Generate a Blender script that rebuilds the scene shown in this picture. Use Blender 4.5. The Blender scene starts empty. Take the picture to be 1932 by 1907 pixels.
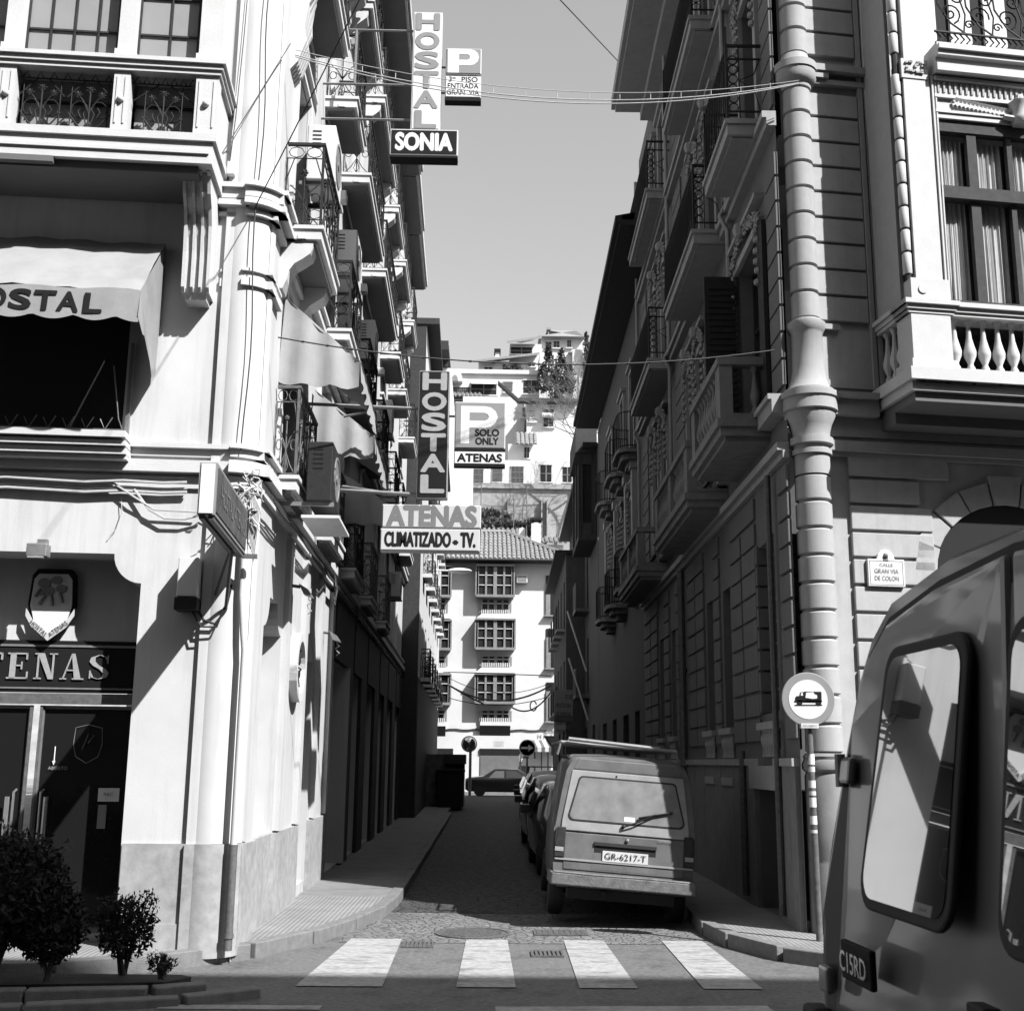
import bpy, bmesh, math, random
from mathutils import Vector, Matrix
from math import sin, cos, pi, radians, sqrt, atan2
random.seed(7)
scene = bpy.context.scene
C = scene.collection

# ---------------------------------------------------------------- camera
# world axes seen from the camera (right, up, forward); +Y runs up the side street, X across it
F_PX, CX, CY, EYE = 2250.0, 966.0, 953.5, 1.73
_Y = Vector((915 - CX, -(1437 - CY), F_PX)).normalized()
_X = Vector((cos(.0105), -sin(.0105), 0)); _X = (_X - _Y * _X.dot(_Y)).normalized()
_Z = Vector((0, 1, 0)); _Z -= _Y * _Z.dot(_Y); _Z = (_Z - _X * _Z.dot(_X)).normalized()
R_ = Vector((_X[0], _Y[0], _Z[0])); U_ = Vector((_X[1], _Y[1], _Z[1])); W_ = Vector((_X[2], _Y[2], _Z[2]))
cam_d = bpy.data.cameras.new('camera'); cam = bpy.data.objects.new('camera', cam_d); C.objects.link(cam)
cam_d.sensor_width = 36; cam_d.lens = 36 * F_PX / 1932; cam_d.clip_end = 3000; cam_d.clip_start = .05
m = Matrix((R_, U_, -W_)).transposed().to_4x4(); m.translation = (0, 0, EYE); cam.matrix_world = m
scene.camera = cam
cam_d.dof.use_dof = True; cam_d.dof.focus_distance = 14.0; cam_d.dof.aperture_fstop = 16.0

# ---------------------------------------------------------------- sky, sun, exposure
SUN = Vector((.76, -.685, 1.07)).normalized()
world = bpy.data.worlds.new('World'); scene.world = world; world.use_nodes = True
wt = world.node_tree; wt.nodes.clear()
wo = wt.nodes.new('ShaderNodeOutputWorld'); wb = wt.nodes.new('ShaderNodeBackground')
sk = wt.nodes.new('ShaderNodeTexSky'); sk.sky_type = 'NISHITA'; sk.sun_disc = False
sk.sun_elevation = math.asin(SUN.z); sk.sun_rotation = atan2(SUN.x, SUN.y)
sk.air_density = 1.0; sk.dust_density = 2.5; sk.ozone_density = 1.0
# blue-sensitive film: the grey of the sky is taken mostly from its blue
bw = wt.nodes.new('ShaderNodeSeparateColor'); wb.inputs[1].default_value = .090
wt.links.new(sk.outputs[0], bw.inputs[0]); wt.links.new(bw.outputs[2], wb.inputs[0]); wt.links.new(wb.outputs[0], wo.inputs[0])
sd = bpy.data.lights.new('sun', 'SUN'); sd.energy = 5.0; sd.angle = radians(.5); sd.color = (1, 1, 1)
so = bpy.data.objects.new('sun', sd); C.objects.link(so); so.rotation_euler = (-SUN).to_track_quat('-Z', 'Y').to_euler()
so.location = (20, -20, 40)
scene.view_settings.view_transform = 'Standard'; scene.view_settings.look = 'None'
scene.view_settings.exposure = 1.0; scene.view_settings.gamma = 1; scene.view_settings.use_curve_mapping = False
scene.render.engine = 'CYCLES'; scene.cycles.max_bounces = 6; scene.cycles.diffuse_bounces = 1; scene.cycles.use_denoising = True

# ---------------------------------------------------------------- materials (black and white photograph: neutral greys)
MATS = {}
def mat(name, base, rough=.8, var=.12, scale=6.0, bump=0.0, bscale=40.0, metal=0.0, spec=.4, streak=0.0, coat=0.0, kind='noise', dirt=0.0, dscale=1.3):
    m = bpy.data.materials.new(name); m.use_nodes = True; nt = m.node_tree; N = nt.nodes; L = nt.links
    b = N['Principled BSDF']; b.inputs['Roughness'].default_value = rough; b.inputs['Metallic'].default_value = metal
    b.inputs['Specular IOR Level'].default_value = spec
    if coat: b.inputs['Coat Weight'].default_value = coat; b.inputs['Coat Roughness'].default_value = .06
    geo = N.new('ShaderNodeNewGeometry')
    n1 = N.new('ShaderNodeTexNoise'); n1.inputs['Scale'].default_value = scale; n1.inputs['Detail'].default_value = 6; n1.inputs['Roughness'].default_value = .6
    L.new(geo.outputs['Position'], n1.inputs['Vector'])
    r = N.new('ShaderNodeMapRange'); r.inputs['From Min'].default_value = .3; r.inputs['From Max'].default_value = .7
    r.inputs['To Min'].default_value = base * (1 - var); r.inputs['To Max'].default_value = min(1, base * (1 + var))
    L.new(n1.outputs['Fac'], r.inputs['Value']); out = r.outputs[0]
    if streak or dirt:
        mp = N.new('ShaderNodeMapping'); mp.inputs['Scale'].default_value = (5, 5, .35) if streak else (dscale if isinstance(dscale, tuple) else (dscale,) * 3)
        n2 = N.new('ShaderNodeTexNoise'); n2.inputs['Scale'].default_value = 1.0; n2.inputs['Detail'].default_value = 8; n2.inputs['Roughness'].default_value = .7
        L.new(geo.outputs['Position'], mp.inputs['Vector']); L.new(mp.outputs[0], n2.inputs['Vector'])
        r2 = N.new('ShaderNodeMapRange'); r2.inputs['From Min'].default_value = .5; r2.inputs['From Max'].default_value = .72
        r2.inputs['To Min'].default_value = 1; r2.inputs['To Max'].default_value = 1 - max(streak, dirt)
        L.new(n2.outputs['Fac'], r2.inputs['Value'])
        mu = N.new('ShaderNodeMath'); mu.operation = 'MULTIPLY'; L.new(out, mu.inputs[0]); L.new(r2.outputs[0], mu.inputs[1]); out = mu.outputs[0]
    L.new(out, b.inputs['Base Color'])
    if bump:
        bp = N.new('ShaderNodeBump'); bp.inputs['Strength'].default_value = bump; bp.inputs['Distance'].default_value = .02
        if kind == 'cobble':
            t = N.new('ShaderNodeTexVoronoi'); t.feature = 'DISTANCE_TO_EDGE'; t.inputs['Scale'].default_value = bscale
            L.new(geo.outputs['Position'], t.inputs['Vector']); rr = N.new('ShaderNodeMapRange'); rr.inputs['From Max'].default_value = .12
            L.new(t.outputs['Distance'], rr.inputs['Value']); L.new(rr.outputs[0], bp.inputs['Height'])
            m3 = N.new('ShaderNodeMath'); m3.operation = 'MULTIPLY'; r3 = N.new('ShaderNodeMapRange'); r3.inputs['From Max'].default_value = .08; r3.inputs['To Min'].default_value = .45
            L.new(t.outputs['Distance'], r3.inputs['Value']); L.new(out, m3.inputs[0]); L.new(r3.outputs[0], m3.inputs[1]); L.new(m3.outputs[0], b.inputs['Base Color'])
        elif kind == 'ridge':
            t = N.new('ShaderNodeTexWave'); t.wave_type = 'BANDS'; t.bands_direction = 'X'; t.inputs['Scale'].default_value = bscale; t.inputs['Distortion'].default_value = .3
            t.inputs['Detail'].default_value = 1
            L.new(geo.outputs['Position'], t.inputs['Vector']); L.new(t.outputs['Fac'], bp.inputs['Height'])
            m3 = N.new('ShaderNodeMath'); m3.operation = 'MULTIPLY'; r3 = N.new('ShaderNodeMapRange'); r3.inputs['To Min'].default_value = .72; r3.inputs['To Max'].default_value = 1.05
            L.new(t.outputs['Fac'], r3.inputs['Value']); L.new(out, m3.inputs[0]); L.new(r3.outputs[0], m3.inputs[1]); L.new(m3.outputs[0], b.inputs['Base Color'])
        else:
            t = N.new('ShaderNodeTexNoise'); t.inputs['Scale'].default_value = bscale; t.inputs['Detail'].default_value = 5
            L.new(geo.outputs['Position'], t.inputs['Vector']); L.new(t.outputs['Fac'], bp.inputs['Height'])
        L.new(bp.outputs[0], b.inputs['Normal'])
    MATS[name] = m; return m
def glass(name, base=.02, rough=.03, alpha=1.0, tint=.75):
    m = bpy.data.materials.new(name); m.use_nodes = True; nt = m.node_tree; N = nt.nodes; L = nt.links
    b = N['Principled BSDF']; b.inputs['Base Color'].default_value = (base, base, base, 1); b.inputs['Roughness'].default_value = rough
    b.inputs['Specular IOR Level'].default_value = .45
    if alpha < 1:
        tr = N.new('ShaderNodeBsdfTransparent'); tr.inputs[0].default_value = (tint, tint, tint, 1); mx = N.new('ShaderNodeMixShader')
        lw = N.new('ShaderNodeLayerWeight'); fr = N.new('ShaderNodeMath'); fr.operation = 'POWER'; fr.inputs[1].default_value = 4.0; L.new(lw.outputs['Facing'], fr.inputs[0])
        mx2 = N.new('ShaderNodeMath'); mx2.operation = 'ADD'; mx2.inputs[1].default_value = alpha; mx2.use_clamp = True
        mx2.inputs[0].default_value = .04; L.new(mx2.outputs[0], mx.inputs[0]); L.new(tr.outputs[0], mx.inputs[1]); L.new(b.outputs[0], mx.inputs[2])
        L.new(mx.outputs[0], N['Material Output'].inputs[0])
    MATS[name] = m; return m
mat('white_plaster', .50, .9, .05, 2.5, .05, 60, streak=.20)
mat('side_plaster', .45, .9, .06, 2.5, .06, 60, streak=.25)
mat('cornice_white', .50, .8, .05, 4, .1, 50)
mat('plinth_stone', .30, .8, .2, 9, .08, 90, dirt=.28)
mat('soffit_shade_grey', .12, .85, .08, 3)  # undersides coloured dark to deepen the shade beneath them
mat('balcony_stone', .50, .8, .06, 5, .1, 50)
mat('right_stucco_shaded', .135, .85, .07, 7, .25, 90, streak=.14)  # street side of the corner building, darkened in colour to deepen its shade
mat('front_stucco_lit', .36, .85, .07, 7, .12, 90, streak=.14)  # same stucco, lighter copy for the sunlit avenue front
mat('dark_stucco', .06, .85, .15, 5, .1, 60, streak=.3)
mat('right_trim', .32, .8, .06, 7, .2, 90, streak=.15)
mat('right_stone', .19, .85, .16, 6, .1, 60, streak=.3)
mat('oriel_white', .46, .75, .05, 6, .08, 60)
mat('iron', .02, .65, .2, 20, spec=.2)
mat('iron_light', .10, .5, .3, 20)
mat('dark_wood', .03, .7, .25, 12, spec=.2)
mat('brown_wood', .05, .75, .2, 14, spec=.15)
mat('shade_cladding', .022, .7, .4, 5, .2, 40)  # near-black shopfront level, darkened further to deepen the lane's shade
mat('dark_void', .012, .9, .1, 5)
mat('awning_cloth', .28, .9, .10, 3, .1, 20, dirt=.15)
mat('awning_white', .25, .9, .08, 4, .1, 20, dirt=.18)
mat('lettering_black', .012, .7, .1, 10, spec=.15)
mat('lettering_grey', .15, .5, .06, 10)
mat('lettering_midgrey', .21, .5, .05, 10)
mat('lettering_silver', .30, .4, .1, 30)
mat('sign_white', .62, .4, .03, 4)
mat('sign_cream', .46, .5, .04, 4)
mat('sign_dark', .012, .7, .1, 4, spec=.12)
mat('sign_grey', .23, .45, .05, 4)
mat('sign_blue', .13, .35, .1, 6)
mat('metal_grey', .20, .5, .15, 20, metal=.3)
mat('metal_light', .55, .4, .1, 12)
mat('cable', .04, .6, .2, 20)
mat('cable_light', .42, .6, .1, 20)
mat('ac_white', .55, .5, .04, 4)
mat('asphalt', .125, .7, .35, 22, .5, 160, dirt=.55, dscale=2.2)
mat('cobbles', .05, .75, .5, 7, 1.0, 7.5, kind='cobble')
mat('patched_road', .15, .85, .3, 9, .8, 11, dirt=.45, kind='cobble')
mat('pavement_tiles', .21, .85, .14, 3, .25, 6.5, kind='ridge')
mat('pavement_plain', .17, .85, .14, 4, .3, 60, dirt=.2)
mat('kerb_granite', .15, .8, .2, 12, .3, 80)
mat('road_paint', .30, .7, .25, 14, .25, 120, dirt=.70, dscale=(2.2, 7, 1))
mat('soil', .04, .95, .3, 12, .6, 60)
mat('cover_iron', .09, .6, .3, 30, .5, 60)
mat('roof_tile', .20, .85, .35, 9)
mat('far_white', .50, .9, .06, .6, dirt=.08)
mat('far_shade', .45, .9, .08, .6)
mat('retaining_stone', .26, .9, .22, 1.2, dirt=.25)
mat('hill_earth', .20, .95, .3, .5)
mat('window_dark', .018, .35, .2, 5, spec=.2)
mat('frame_far', .17, .6, .15, 5)
mat('frame_light', .5, .6, .1, 5)
mat('leaf_dark', .028, .7, .4, 3)
mat('leaf_mid', .06, .7, .4, 2)
mat('leaf_far', .075, .8, .35, .5)
mat('bark', .09, .9, .2, 10)
mat('twig', .13, .9, .2, 10)
mat('shrub_dark', .014, .8, .4, 30)
mat('van_paint', .12, .35, .12, 2, coat=.8, spec=.5)
mat('car_dark', .02, .3, .1, 3, coat=.8)
mat('car_brown', .045, .3, .1, 3, coat=.8)
mat('old_paint', .11, .5, .20, 5, coat=.12, dirt=.25)
mat('old_paint_light', .26, .45, .12, 5, coat=.15, dirt=.2)
mat('bumper', .12, .7, .3, 14, .2, 40, dirt=.5)
mat('rubber', .018, .75, .2, 20)
mat('lamp_red', .035, .25, .2, 20, coat=.5)
mat('lamp_clear', .28, .25, .1, 20, coat=.5)
mat('dusty_glass', .17, .5, .25, 5, spec=.5, coat=.15)
mat('chrome', .55, .2, .05, 10, metal=.8)
mat('curtain', .55, .9, .08, 9)
mat('pane_frosted', .23, .6, .10, 1.5, spec=.5)
mat('graffiti_wall', .06, .8, .5, 5)
mat('stripe_dark', .10, .8, .1, 5)
mat('roller_metal', .20, .5, .12, 4)
glass('glass_dark', .012, .04)
m_ = mat('glass_van', .012, .1, .1, 3); _n = m_.node_tree.nodes; _l = m_.node_tree.links
_g = _n.new('ShaderNodeBsdfGlossy'); _g.inputs['Color'].default_value = (.9, .9, .9, 1); _g.inputs['Roughness'].default_value = .015
_x = _n.new('ShaderNodeMixShader'); _w = _n.new('ShaderNodeLayerWeight'); _r = _n.new('ShaderNodeMapRange'); _r.inputs['To Min'].default_value = .12; _r.inputs['To Max'].default_value = .85
_l.new(_w.outputs['Facing'], _r.inputs['Value']); _l.new(_r.outputs[0], _x.inputs[0]); _l.new(_n['Principled BSDF'].outputs[0], _x.inputs[1]); _l.new(_g.outputs[0], _x.inputs[2]); _l.new(_x.outputs[0], _n['Material Output'].inputs[0])
glass('glass_lit', .06, .06)
mat('mirror_glass', .5, .03, .02, 3, metal=1.0)

# ---------------------------------------------------------------- mesh builder
ORI = {}
class MB:
    def __init__(s, T=None): s.v = []; s.f = []; s.T = T
    def add(s, vs, fs):
        n = len(s.v); T = s.T
        s.v += [tuple(T(*p)) for p in vs] if T else [tuple(p) for p in vs]
        s.f += [tuple(n + i for i in f) for f in fs]; return s
    def box(s, x0, x1, y0, y1, z0, z1):
        return s.add([(x0, y0, z0), (x1, y0, z0), (x1, y1, z0), (x0, y1, z0), (x0, y0, z1), (x1, y0, z1), (x1, y1, z1), (x0, y1, z1)],
                     [(0, 3, 2, 1), (4, 5, 6, 7), (0, 1, 5, 4), (1, 2, 6, 5), (2, 3, 7, 6), (3, 0, 4, 7)])
    def quad(s, a, b, c, d): return s.add([a, b, c, d], [(0, 1, 2, 3)])
    def poly(s, pts): return s.add(pts, [tuple(range(len(pts)))])
    def prism(s, pts, a0, a1, axis='y'):
        """extrude a 2D outline; axis y: outline is (x,z); z: (x,y); x: (y,z)"""
        def P(p, a): return {'y': (p[0], a, p[1]), 'z': (p[0], p[1], a), 'x': (a, p[0], p[1])}[axis]
        n = len(pts)
        return s.add([P(p, a0) for p in pts] + [P(p, a1) for p in pts],
                     [tuple(range(n - 1, -1, -1)), tuple(range(n, 2 * n))] + [(i, (i + 1) % n, n + (i + 1) % n, n + i) for i in range(n)])
    def lathe(s, prof, cx=0, cy=0, n=16, a0=0, a1=2 * pi):
        full = abs(a1 - a0 - 2 * pi) < 1e-6; k = n if full else n + 1
        vs = [(cx + r * cos(a0 + (a1 - a0) * i / n), cy + r * sin(a0 + (a1 - a0) * i / n), z) for r, z in prof for i in range(k)]
        fs = []
        for j in range(len(prof) - 1):
            for i in range(n):
                i2 = (i + 1) % k
                fs.append((j * k + i, j * k + i2, (j + 1) * k + i2, (j + 1) * k + i))
        if full: fs += [tuple(range(k))[::-1], tuple((len(prof) - 1) * k + i for i in range(k))]
        return s.add(vs, fs)
    def tube(s, pts, r, n=5, closed=False):
        pts = [Vector(p) for p in pts]; m_ = len(pts); base = []
        for i, p in enumerate(pts):
            a = pts[(i - 1) % m_] if (i or closed) else p; b = pts[(i + 1) % m_] if (i < m_ - 1 or closed) else p
            t = (b - a).normalized() if (b - a).length > 1e-9 else Vector((0, 0, 1))
            up = Vector((0, 0, 1)) if abs(t.z) < .9 else Vector((0, 1, 0))
            e = t.cross(up).normalized(); g = e.cross(t); rr = r[i] if isinstance(r, (list, tuple)) else r
            base += [tuple(p + e * rr * cos(2 * pi * k / n) + g * rr * sin(2 * pi * k / n)) for k in range(n)]
        fs = []
        for i in range(m_ if closed else m_ - 1):
            for k in range(n):
                fs.append((i * n + k, i * n + (k + 1) % n, ((i + 1) % m_) * n + (k + 1) % n, ((i + 1) % m_) * n + k))
        if not closed: fs += [tuple(range(n))[::-1], tuple((m_ - 1) * n + k for k in range(n))]
        return s.add(base, fs)
    def ball(s, c, r, n=8, sz=1.0):
        m_ = max(3, n // 2); vs = []; fs = []
        for j in range(m_ + 1):
            a = pi * j / m_
            for i in range(n): vs.append((c[0] + r * sin(a) * cos(2 * pi * i / n), c[1] + r * sin(a) * sin(2 * pi * i / n), c[2] + r * sz * cos(a)))
        for j in range(m_):
            for i in range(n): fs.append((j * n + i, j * n + (i + 1) % n, (j + 1) * n + (i + 1) % n, (j + 1) * n + i))
        return s.add(vs, fs)
    def build(s, name, m, parent=None, smooth=False, kind=None, bevel=0.0, fix=True, label=None):
        me = bpy.data.meshes.new(name)
        o_ = ORI.get(parent.name) if (parent is not None and s.T) else None
        vs = s.v if o_ is None else [(x - o_[0], y - o_[1], z - o_[2]) for x, y, z in s.v]
        me.from_pydata(vs, [], s.f)
        if fix and len(s.f) < 60000:
            b = bmesh.new(); b.from_mesh(me)
            if bevel or smooth: bmesh.ops.remove_doubles(b, verts=b.verts, dist=1e-5)
            bmesh.ops.recalc_face_normals(b, faces=b.faces); b.to_mesh(me); b.free()
        if smooth:
            me.shade_smooth(); me.set_sharp_from_angle(angle=radians(40))
        me.materials.append(MATS[m] if isinstance(m, str) else m)
        ob = bpy.data.objects.new(name, me); C.objects.link(ob)
        if parent is not None:
            ob.parent = parent
            if o_ is not None: ORI[ob.name] = o_
        if kind: ob['kind'] = kind
        if label: ob['label'] = label
        if bevel:
            mo = ob.modifiers.new('edge', 'BEVEL'); mo.width = bevel; mo.segments = 2; mo.limit_method = 'ANGLE'; mo.angle_limit = radians(35)
        return ob
def tag(o, label, cat, group=None):
    o['label'] = label; o['category'] = cat
    if group: o['group'] = group
    return o
def thing(name, label, cat, loc=(0, 0, 0), rot=(0, 0, 0), group=None, world_built=False):
    o = bpy.data.objects.new(name, None); C.objects.link(o); o.location = loc; o.rotation_euler = rot
    o.empty_display_size = .2
    if world_built: ORI[o.name] = tuple(loc)
    return tag(o, label, cat, group)
def dup(root, loc, rot=None, label=None):
    r = root.copy(); C.objects.link(r); r.location = loc
    if rot is not None: r.rotation_euler = rot
    if label: r['label'] = label
    for ch in list(root.children):
        c = ch.copy(); C.objects.link(c); c.parent = r
        for g in list(ch.children):
            d = g.copy(); C.objects.link(d); d.parent = c
    return r
def dup_part(o, parent, off):
    c = o.copy(); C.objects.link(c); c.parent = parent; c.location = Vector(o.location) + Vector(off); return c

# frames: (along, outward, up) -> world
def frame(O, ang_d, out):
    d = Vector(ang_d); n = Vector(out); O = Vector(O)
    return lambda a, o, z: O + d * a + n * o + Vector((0, 0, z))
pL, pR, aL, aR = radians(3.7), radians(7.5), radians(-.8), radians(.92)
LO, RO = (-2.2, 11.0, 0), (3.2, 12.3, 0)
LF = frame(LO, (cos(pL), sin(pL), 0), (sin(pL), -cos(pL), 0))      # left building, avenue front
LS = frame(LO, (sin(aL), cos(aL), 0), (cos(aL), -sin(aL), 0))      # left building, street side
RF = frame(RO, (cos(pR), sin(pR), 0), (sin(pR), -cos(pR), 0))      # right building, avenue front
RS = frame(RO, (sin(aR), cos(aR), 0), (-cos(aR), sin(aR), 0))      # right building, street side
ID = lambda a, b, c: (a, b, c)
def at(px, py, Y):
    """the point at street depth Y that stands at photograph position (px, py)"""
    d = R_ * (px - CX) + U_ * (CY - py) + W_ * F_PX
    t = Y / d.y; return Vector((0, 0, EYE)) + d * t

def text(s, P0, right, up, h, m, parent, name='lettering', width=None, bold=.0, thick=.004, align='CENTER', shear=0.0, squash=None):
    """letters as flat solid shapes; P0 is the middle of the base line, h the capital height"""
    cu = bpy.data.curves.new('txt', 'FONT'); cu.body = s; cu.size = 1; cu.align_x = align; bold_x = bold - .015 if bold > .02 else 0; cu.offset = min(bold, .015); cu.resolution_u = 4; cu.shear = shear
    cu.extrude = 0
    ob = bpy.data.objects.new('txt', cu); C.objects.link(ob)
    dg = bpy.context.evaluated_depsgraph_get(); me = bpy.data.meshes.new_from_object(ob.evaluated_get(dg))
    bpy.data.objects.remove(ob); bpy.data.curves.remove(cu)
    if not me.vertices: return None
    xs = [v.co.x for v in me.vertices]; ys = [v.co.y for v in me.vertices]
    ch = .69; sy = h / ch; sx = sy if width is None else width / (max(xs) - min(xs)); mid = (max(xs) + min(xs)) / 2 if align == 'CENTER' else 0
    r = Vector(right).normalized(); u = Vector(up).normalized(); n = r.cross(u); P0 = Vector(P0)
    o_ = Vector(ORI.get(parent.name, (0, 0, 0))) if parent is not None else Vector()
    src = [v.co.copy() for v in me.vertices]; fcs = [tuple(p_.vertices) for p_ in me.polygons]; nv = len(src)
    ex = max(0, bold_x) * h / .69
    shifts = [(0, 0)] if ex < 1e-5 else [(-ex, 0), (ex, 0), (0, ex), (0, -ex), (0, 0)]
    vs_ = []; fs_ = []
    for k_, (dx, dz) in enumerate(shifts):
        fs_ += [tuple(i + k_ * nv for i in f) for f in fcs]
        vs_ += [P0 + r * ((c.x - mid) * sx + dx) + u * (c.y * sy + dz) + n * (thick + .00015 * k_) - o_ for c in src]
    me = bpy.data.meshes.new(name); me.from_pydata(vs_, [], fs_)
    me.materials.clear(); me.materials.append(MATS[m]); me.name = name
    ob = bpy.data.objects.new(name, me); C.objects.link(ob)
    if parent is not None: ob.parent = parent; ORI[ob.name] = tuple(o_)
    return ob

def wall(mb, u0, u1, z0, z1, ops=(), o=0.0, depth=.3):
    """a wall face with openings (u0,u1,z0,z1) and their reveals"""
    us = sorted({u0, u1} | {v for q in ops for v in q[:2] if u0 < v < u1}); zs = sorted({z0, z1} | {v for q in ops for v in q[2:4] if z0 < v < z1})
    for i in range(len(us) - 1):
        for j in range(len(zs) - 1):
            cu, cz = (us[i] + us[i + 1]) / 2, (zs[j] + zs[j + 1]) / 2
            if any(q[0] < cu < q[1] and q[2] < cz < q[3] for q in ops): continue
            mb.quad((us[i], o, zs[j]), (us[i + 1], o, zs[j]), (us[i + 1], o, zs[j + 1]), (us[i], o, zs[j + 1]))
    for q in ops:
        a, b, c, d = q[:4]; e = o - (q[4] if len(q) > 4 else depth)
        mb.quad((a, o, c), (a, e, c), (a, e, d), (a, o, d)); mb.quad((b, o, c), (b, o, d), (b, e, d), (b, e, c))
        mb.quad((a, o, d), (a, e, d), (b, e, d), (b, o, d)); mb.quad((a, o, c), (b, o, c), (b, e, c), (a, e, c))
    return mb
def spiral(cx, cz, r0, r1, turns, a0, n=14, sgn=1):
    return [(cx + (r0 + (r1 - r0) * i / n) * cos(a0 + sgn * turns * 2 * pi * i / n), cz + (r0 + (r1 - r0) * i / n) * sin(a0 + sgn * turns * 2 * pi * i / n)) for i in range(n + 1)]
def iron_panel(mb, P, w, h, r=.009, rings=True, style=0):
    """wrought iron panel between a=0..w and z=0..h; P maps (a,z) to facade coordinates"""
    def tb(pts, rr=r, n=4, closed=False): mb.tube([P(a, z) for a, z in pts], rr, n, closed)
    c = w / 2; k = min(w, .5) / .45; zt = h - .14
    tb([(0, 0), (w, 0)]); tb([(0, zt), (w, zt)], r * .8)
    if rings:
        nr = max(2, int(w / .13)); rr = w / nr / 2
        for i in range(nr): tb([(rr + 2 * rr * i + rr * .85 * cos(t * pi / 4), h - .07 + .06 * sin(t * pi / 4)) for t in range(8)], r * .6, 4, True)
    tb([(c, .02), (c, h * .62)], r * .9)
    for q in range(6): 
        a = q * pi / 3; tb([(c, h * .66), (c + .045 * k * cos(a), h * .66 + .045 * k * sin(a))], r * 1.5, 4)
    for sg in (-1, 1):
        tb([(c, h * .30), (c + sg * .08 * k, h * .42), (c + sg * .17 * k, h * .5)], r * .7)
        tb([(c, h * .28), (c + sg * .07 * k, h * .37)] + [(c + sg * x_, z_) for x_, z_ in [(.15 * k + .055 * k * cos(t), h * .34 + .055 * sin(t)) for t in [pi * .6 - q * .75 for q in range(9)]]], r * .7)
        tb([(c, h * .26), (c + sg * .10 * k, h * .1), (c + sg * .19 * k, .01)], r * .7)
        tb([(c, h * .24), (c + sg * .05 * k, h * .08), (c, .005)], r * .7)
        tb([(c + sg * w * .5, zt), (c + sg * w * .5, 0)], r)
        tb([(c + sg * w * .48, h * .6), (c + sg * w * .3, zt)], r * .7)
def iron_railing(T, parent, s0, s1, o0, o1, z, h, m='iron', ends=(True, True), name='railing', pitch=.5, r=.009):
    mb = MB(T)
    tp = [(s0, o0, z + h), (s0, o1, z + h), (s1, o1, z + h), (s1, o0, z + h)]
    mb.box(s0 - .02, s0 + .02, o0, o1 + .02, z + h - .015, z + h + .015); mb.box(s1 - .02, s1 + .02, o0, o1 + .02, z + h - .015, z + h + .015)
    mb.box(s0, s1, o1 - .02, o1 + .02, z + h - .015, z + h + .015)
    for s in (s0, s1): mb.box(s - .013, s + .013, o1 - .013, o1 + .013, z, z + h)
    if ends[0]: iron_panel(mb, lambda a, zz: (s0, o0 + a, z + zz), o1 - o0, h - .02, r)
    if ends[1]: iron_panel(mb, lambda a, zz: (s1, o0 + a, z + zz), o1 - o0, h - .02, r)
    n = max(1, int(round((s1 - s0) / pitch))); w = (s1 - s0) / n
    for i in range(n): iron_panel(mb, lambda a, zz, i=i: (s0 + i * w + a, o1, z + zz), w, h - .02, r)
    return mb.build(name, m, parent, fix=False)
def console(mb, s, w, z, dep, h, n=8):
    """scrolled bracket under a balcony: profile in (outward, up)"""
    pr = [(0, z), (dep, z), (dep, z - .10 * h), (dep * .93, z - .22 * h), (dep * .7, z - .34 * h), (dep * .45, z - .45 * h), (dep * .3, z - .6 * h), (dep * .24, z - .8 * h), (dep * .12, z - h), (0, z - h)]
    mb.prism(pr, s, s + w, 'x')
# ================================================================ ground
g = MB(); n = 60
g.quad((-400, -60, -.03), (400, -60, -.03), (400, 900, -.03), (-400, 900, -.03)); g.build('ground', 'hill_earth', kind='structure')
g = MB(); g.quad((-60, -12, -.004), (60, -12, -.004), (60, 12.75, -.004), (-60, 12.75, -.004)); g.build('avenue_road', 'asphalt', kind='structure')
g = MB(); g.quad((-1.4, 12.3, 0), (2.9, 12.3, 0), (2.9, 15.2, 0), (-1.4, 15.2, 0)); g.build('road_patch', 'patched_road', kind='structure')
g = MB(); g.poly([(-1.4, 14.7, .004), (.3, 14.6, .004), (2.9, 14.9, .004), (3.6, 62, .004), (-1.6, 62, .004)]); g.build('cobbled_street', 'cobbles', kind='structure')
g = MB(); g.quad((-40, 61.5, .008), (40, 61.5, .008), (40, 67, .008), (-40, 67, .008)); g.build('cross_street', 'asphalt', kind='structure')
g = MB(); g.box(-40, 40, 66.6, 72, -.02, .12); g.build('far_pavement', 'pavement_plain', kind='structure')
# pavements: raised slabs with kerb stones
def pxy(pts, z0, z1, name, m): return MB().prism(pts, z0, z1, 'z').build(name, m, kind='structure', fix=True)
kerbL = [(-1.27, 61), (-1.2, 40), (-1.17, 24), (-1.16, 17), (-1.18, 15.2), (-1.24, 14.3), (-1.45, 13.2), (-1.75, 12.2), (-2.15, 11.35), (-2.75, 10.75), (-3.5, 10.35), (-4.6, 10.1), (-9, 9.9), (-20, 9.8)]
inL = [(-20, 11.5), (-4.6, 11.5), (-2.2, 12.3), (-2.4, 16)]
pxy([(x, y) for x, y in kerbL if y < 15.3] + [(-20, 13), (-2.5, 13), (-2.5, 15.2)], -.05, .118, 'pavement_left', 'pavement_tiles')
pxy([(-1.18, 15.2), (-1.16, 17), (-1.17, 24), (-1.2, 40), (-1.27, 61), (-4, 61), (-3, 40), (-2.5, 15.2)], -.05, .118, 'pavement_street_left', 'pavement_plain')
kerbR = [(3.0, 61), (2.75, 40), (2.55, 20), (2.5, 14.6), (2.45, 13.6), (2.42, 13.0), (2.5, 12.2), (2.8, 11.4), (3.4, 10.8), (4.4, 10.55), (8, 10.6), (20, 11.5)]
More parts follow.
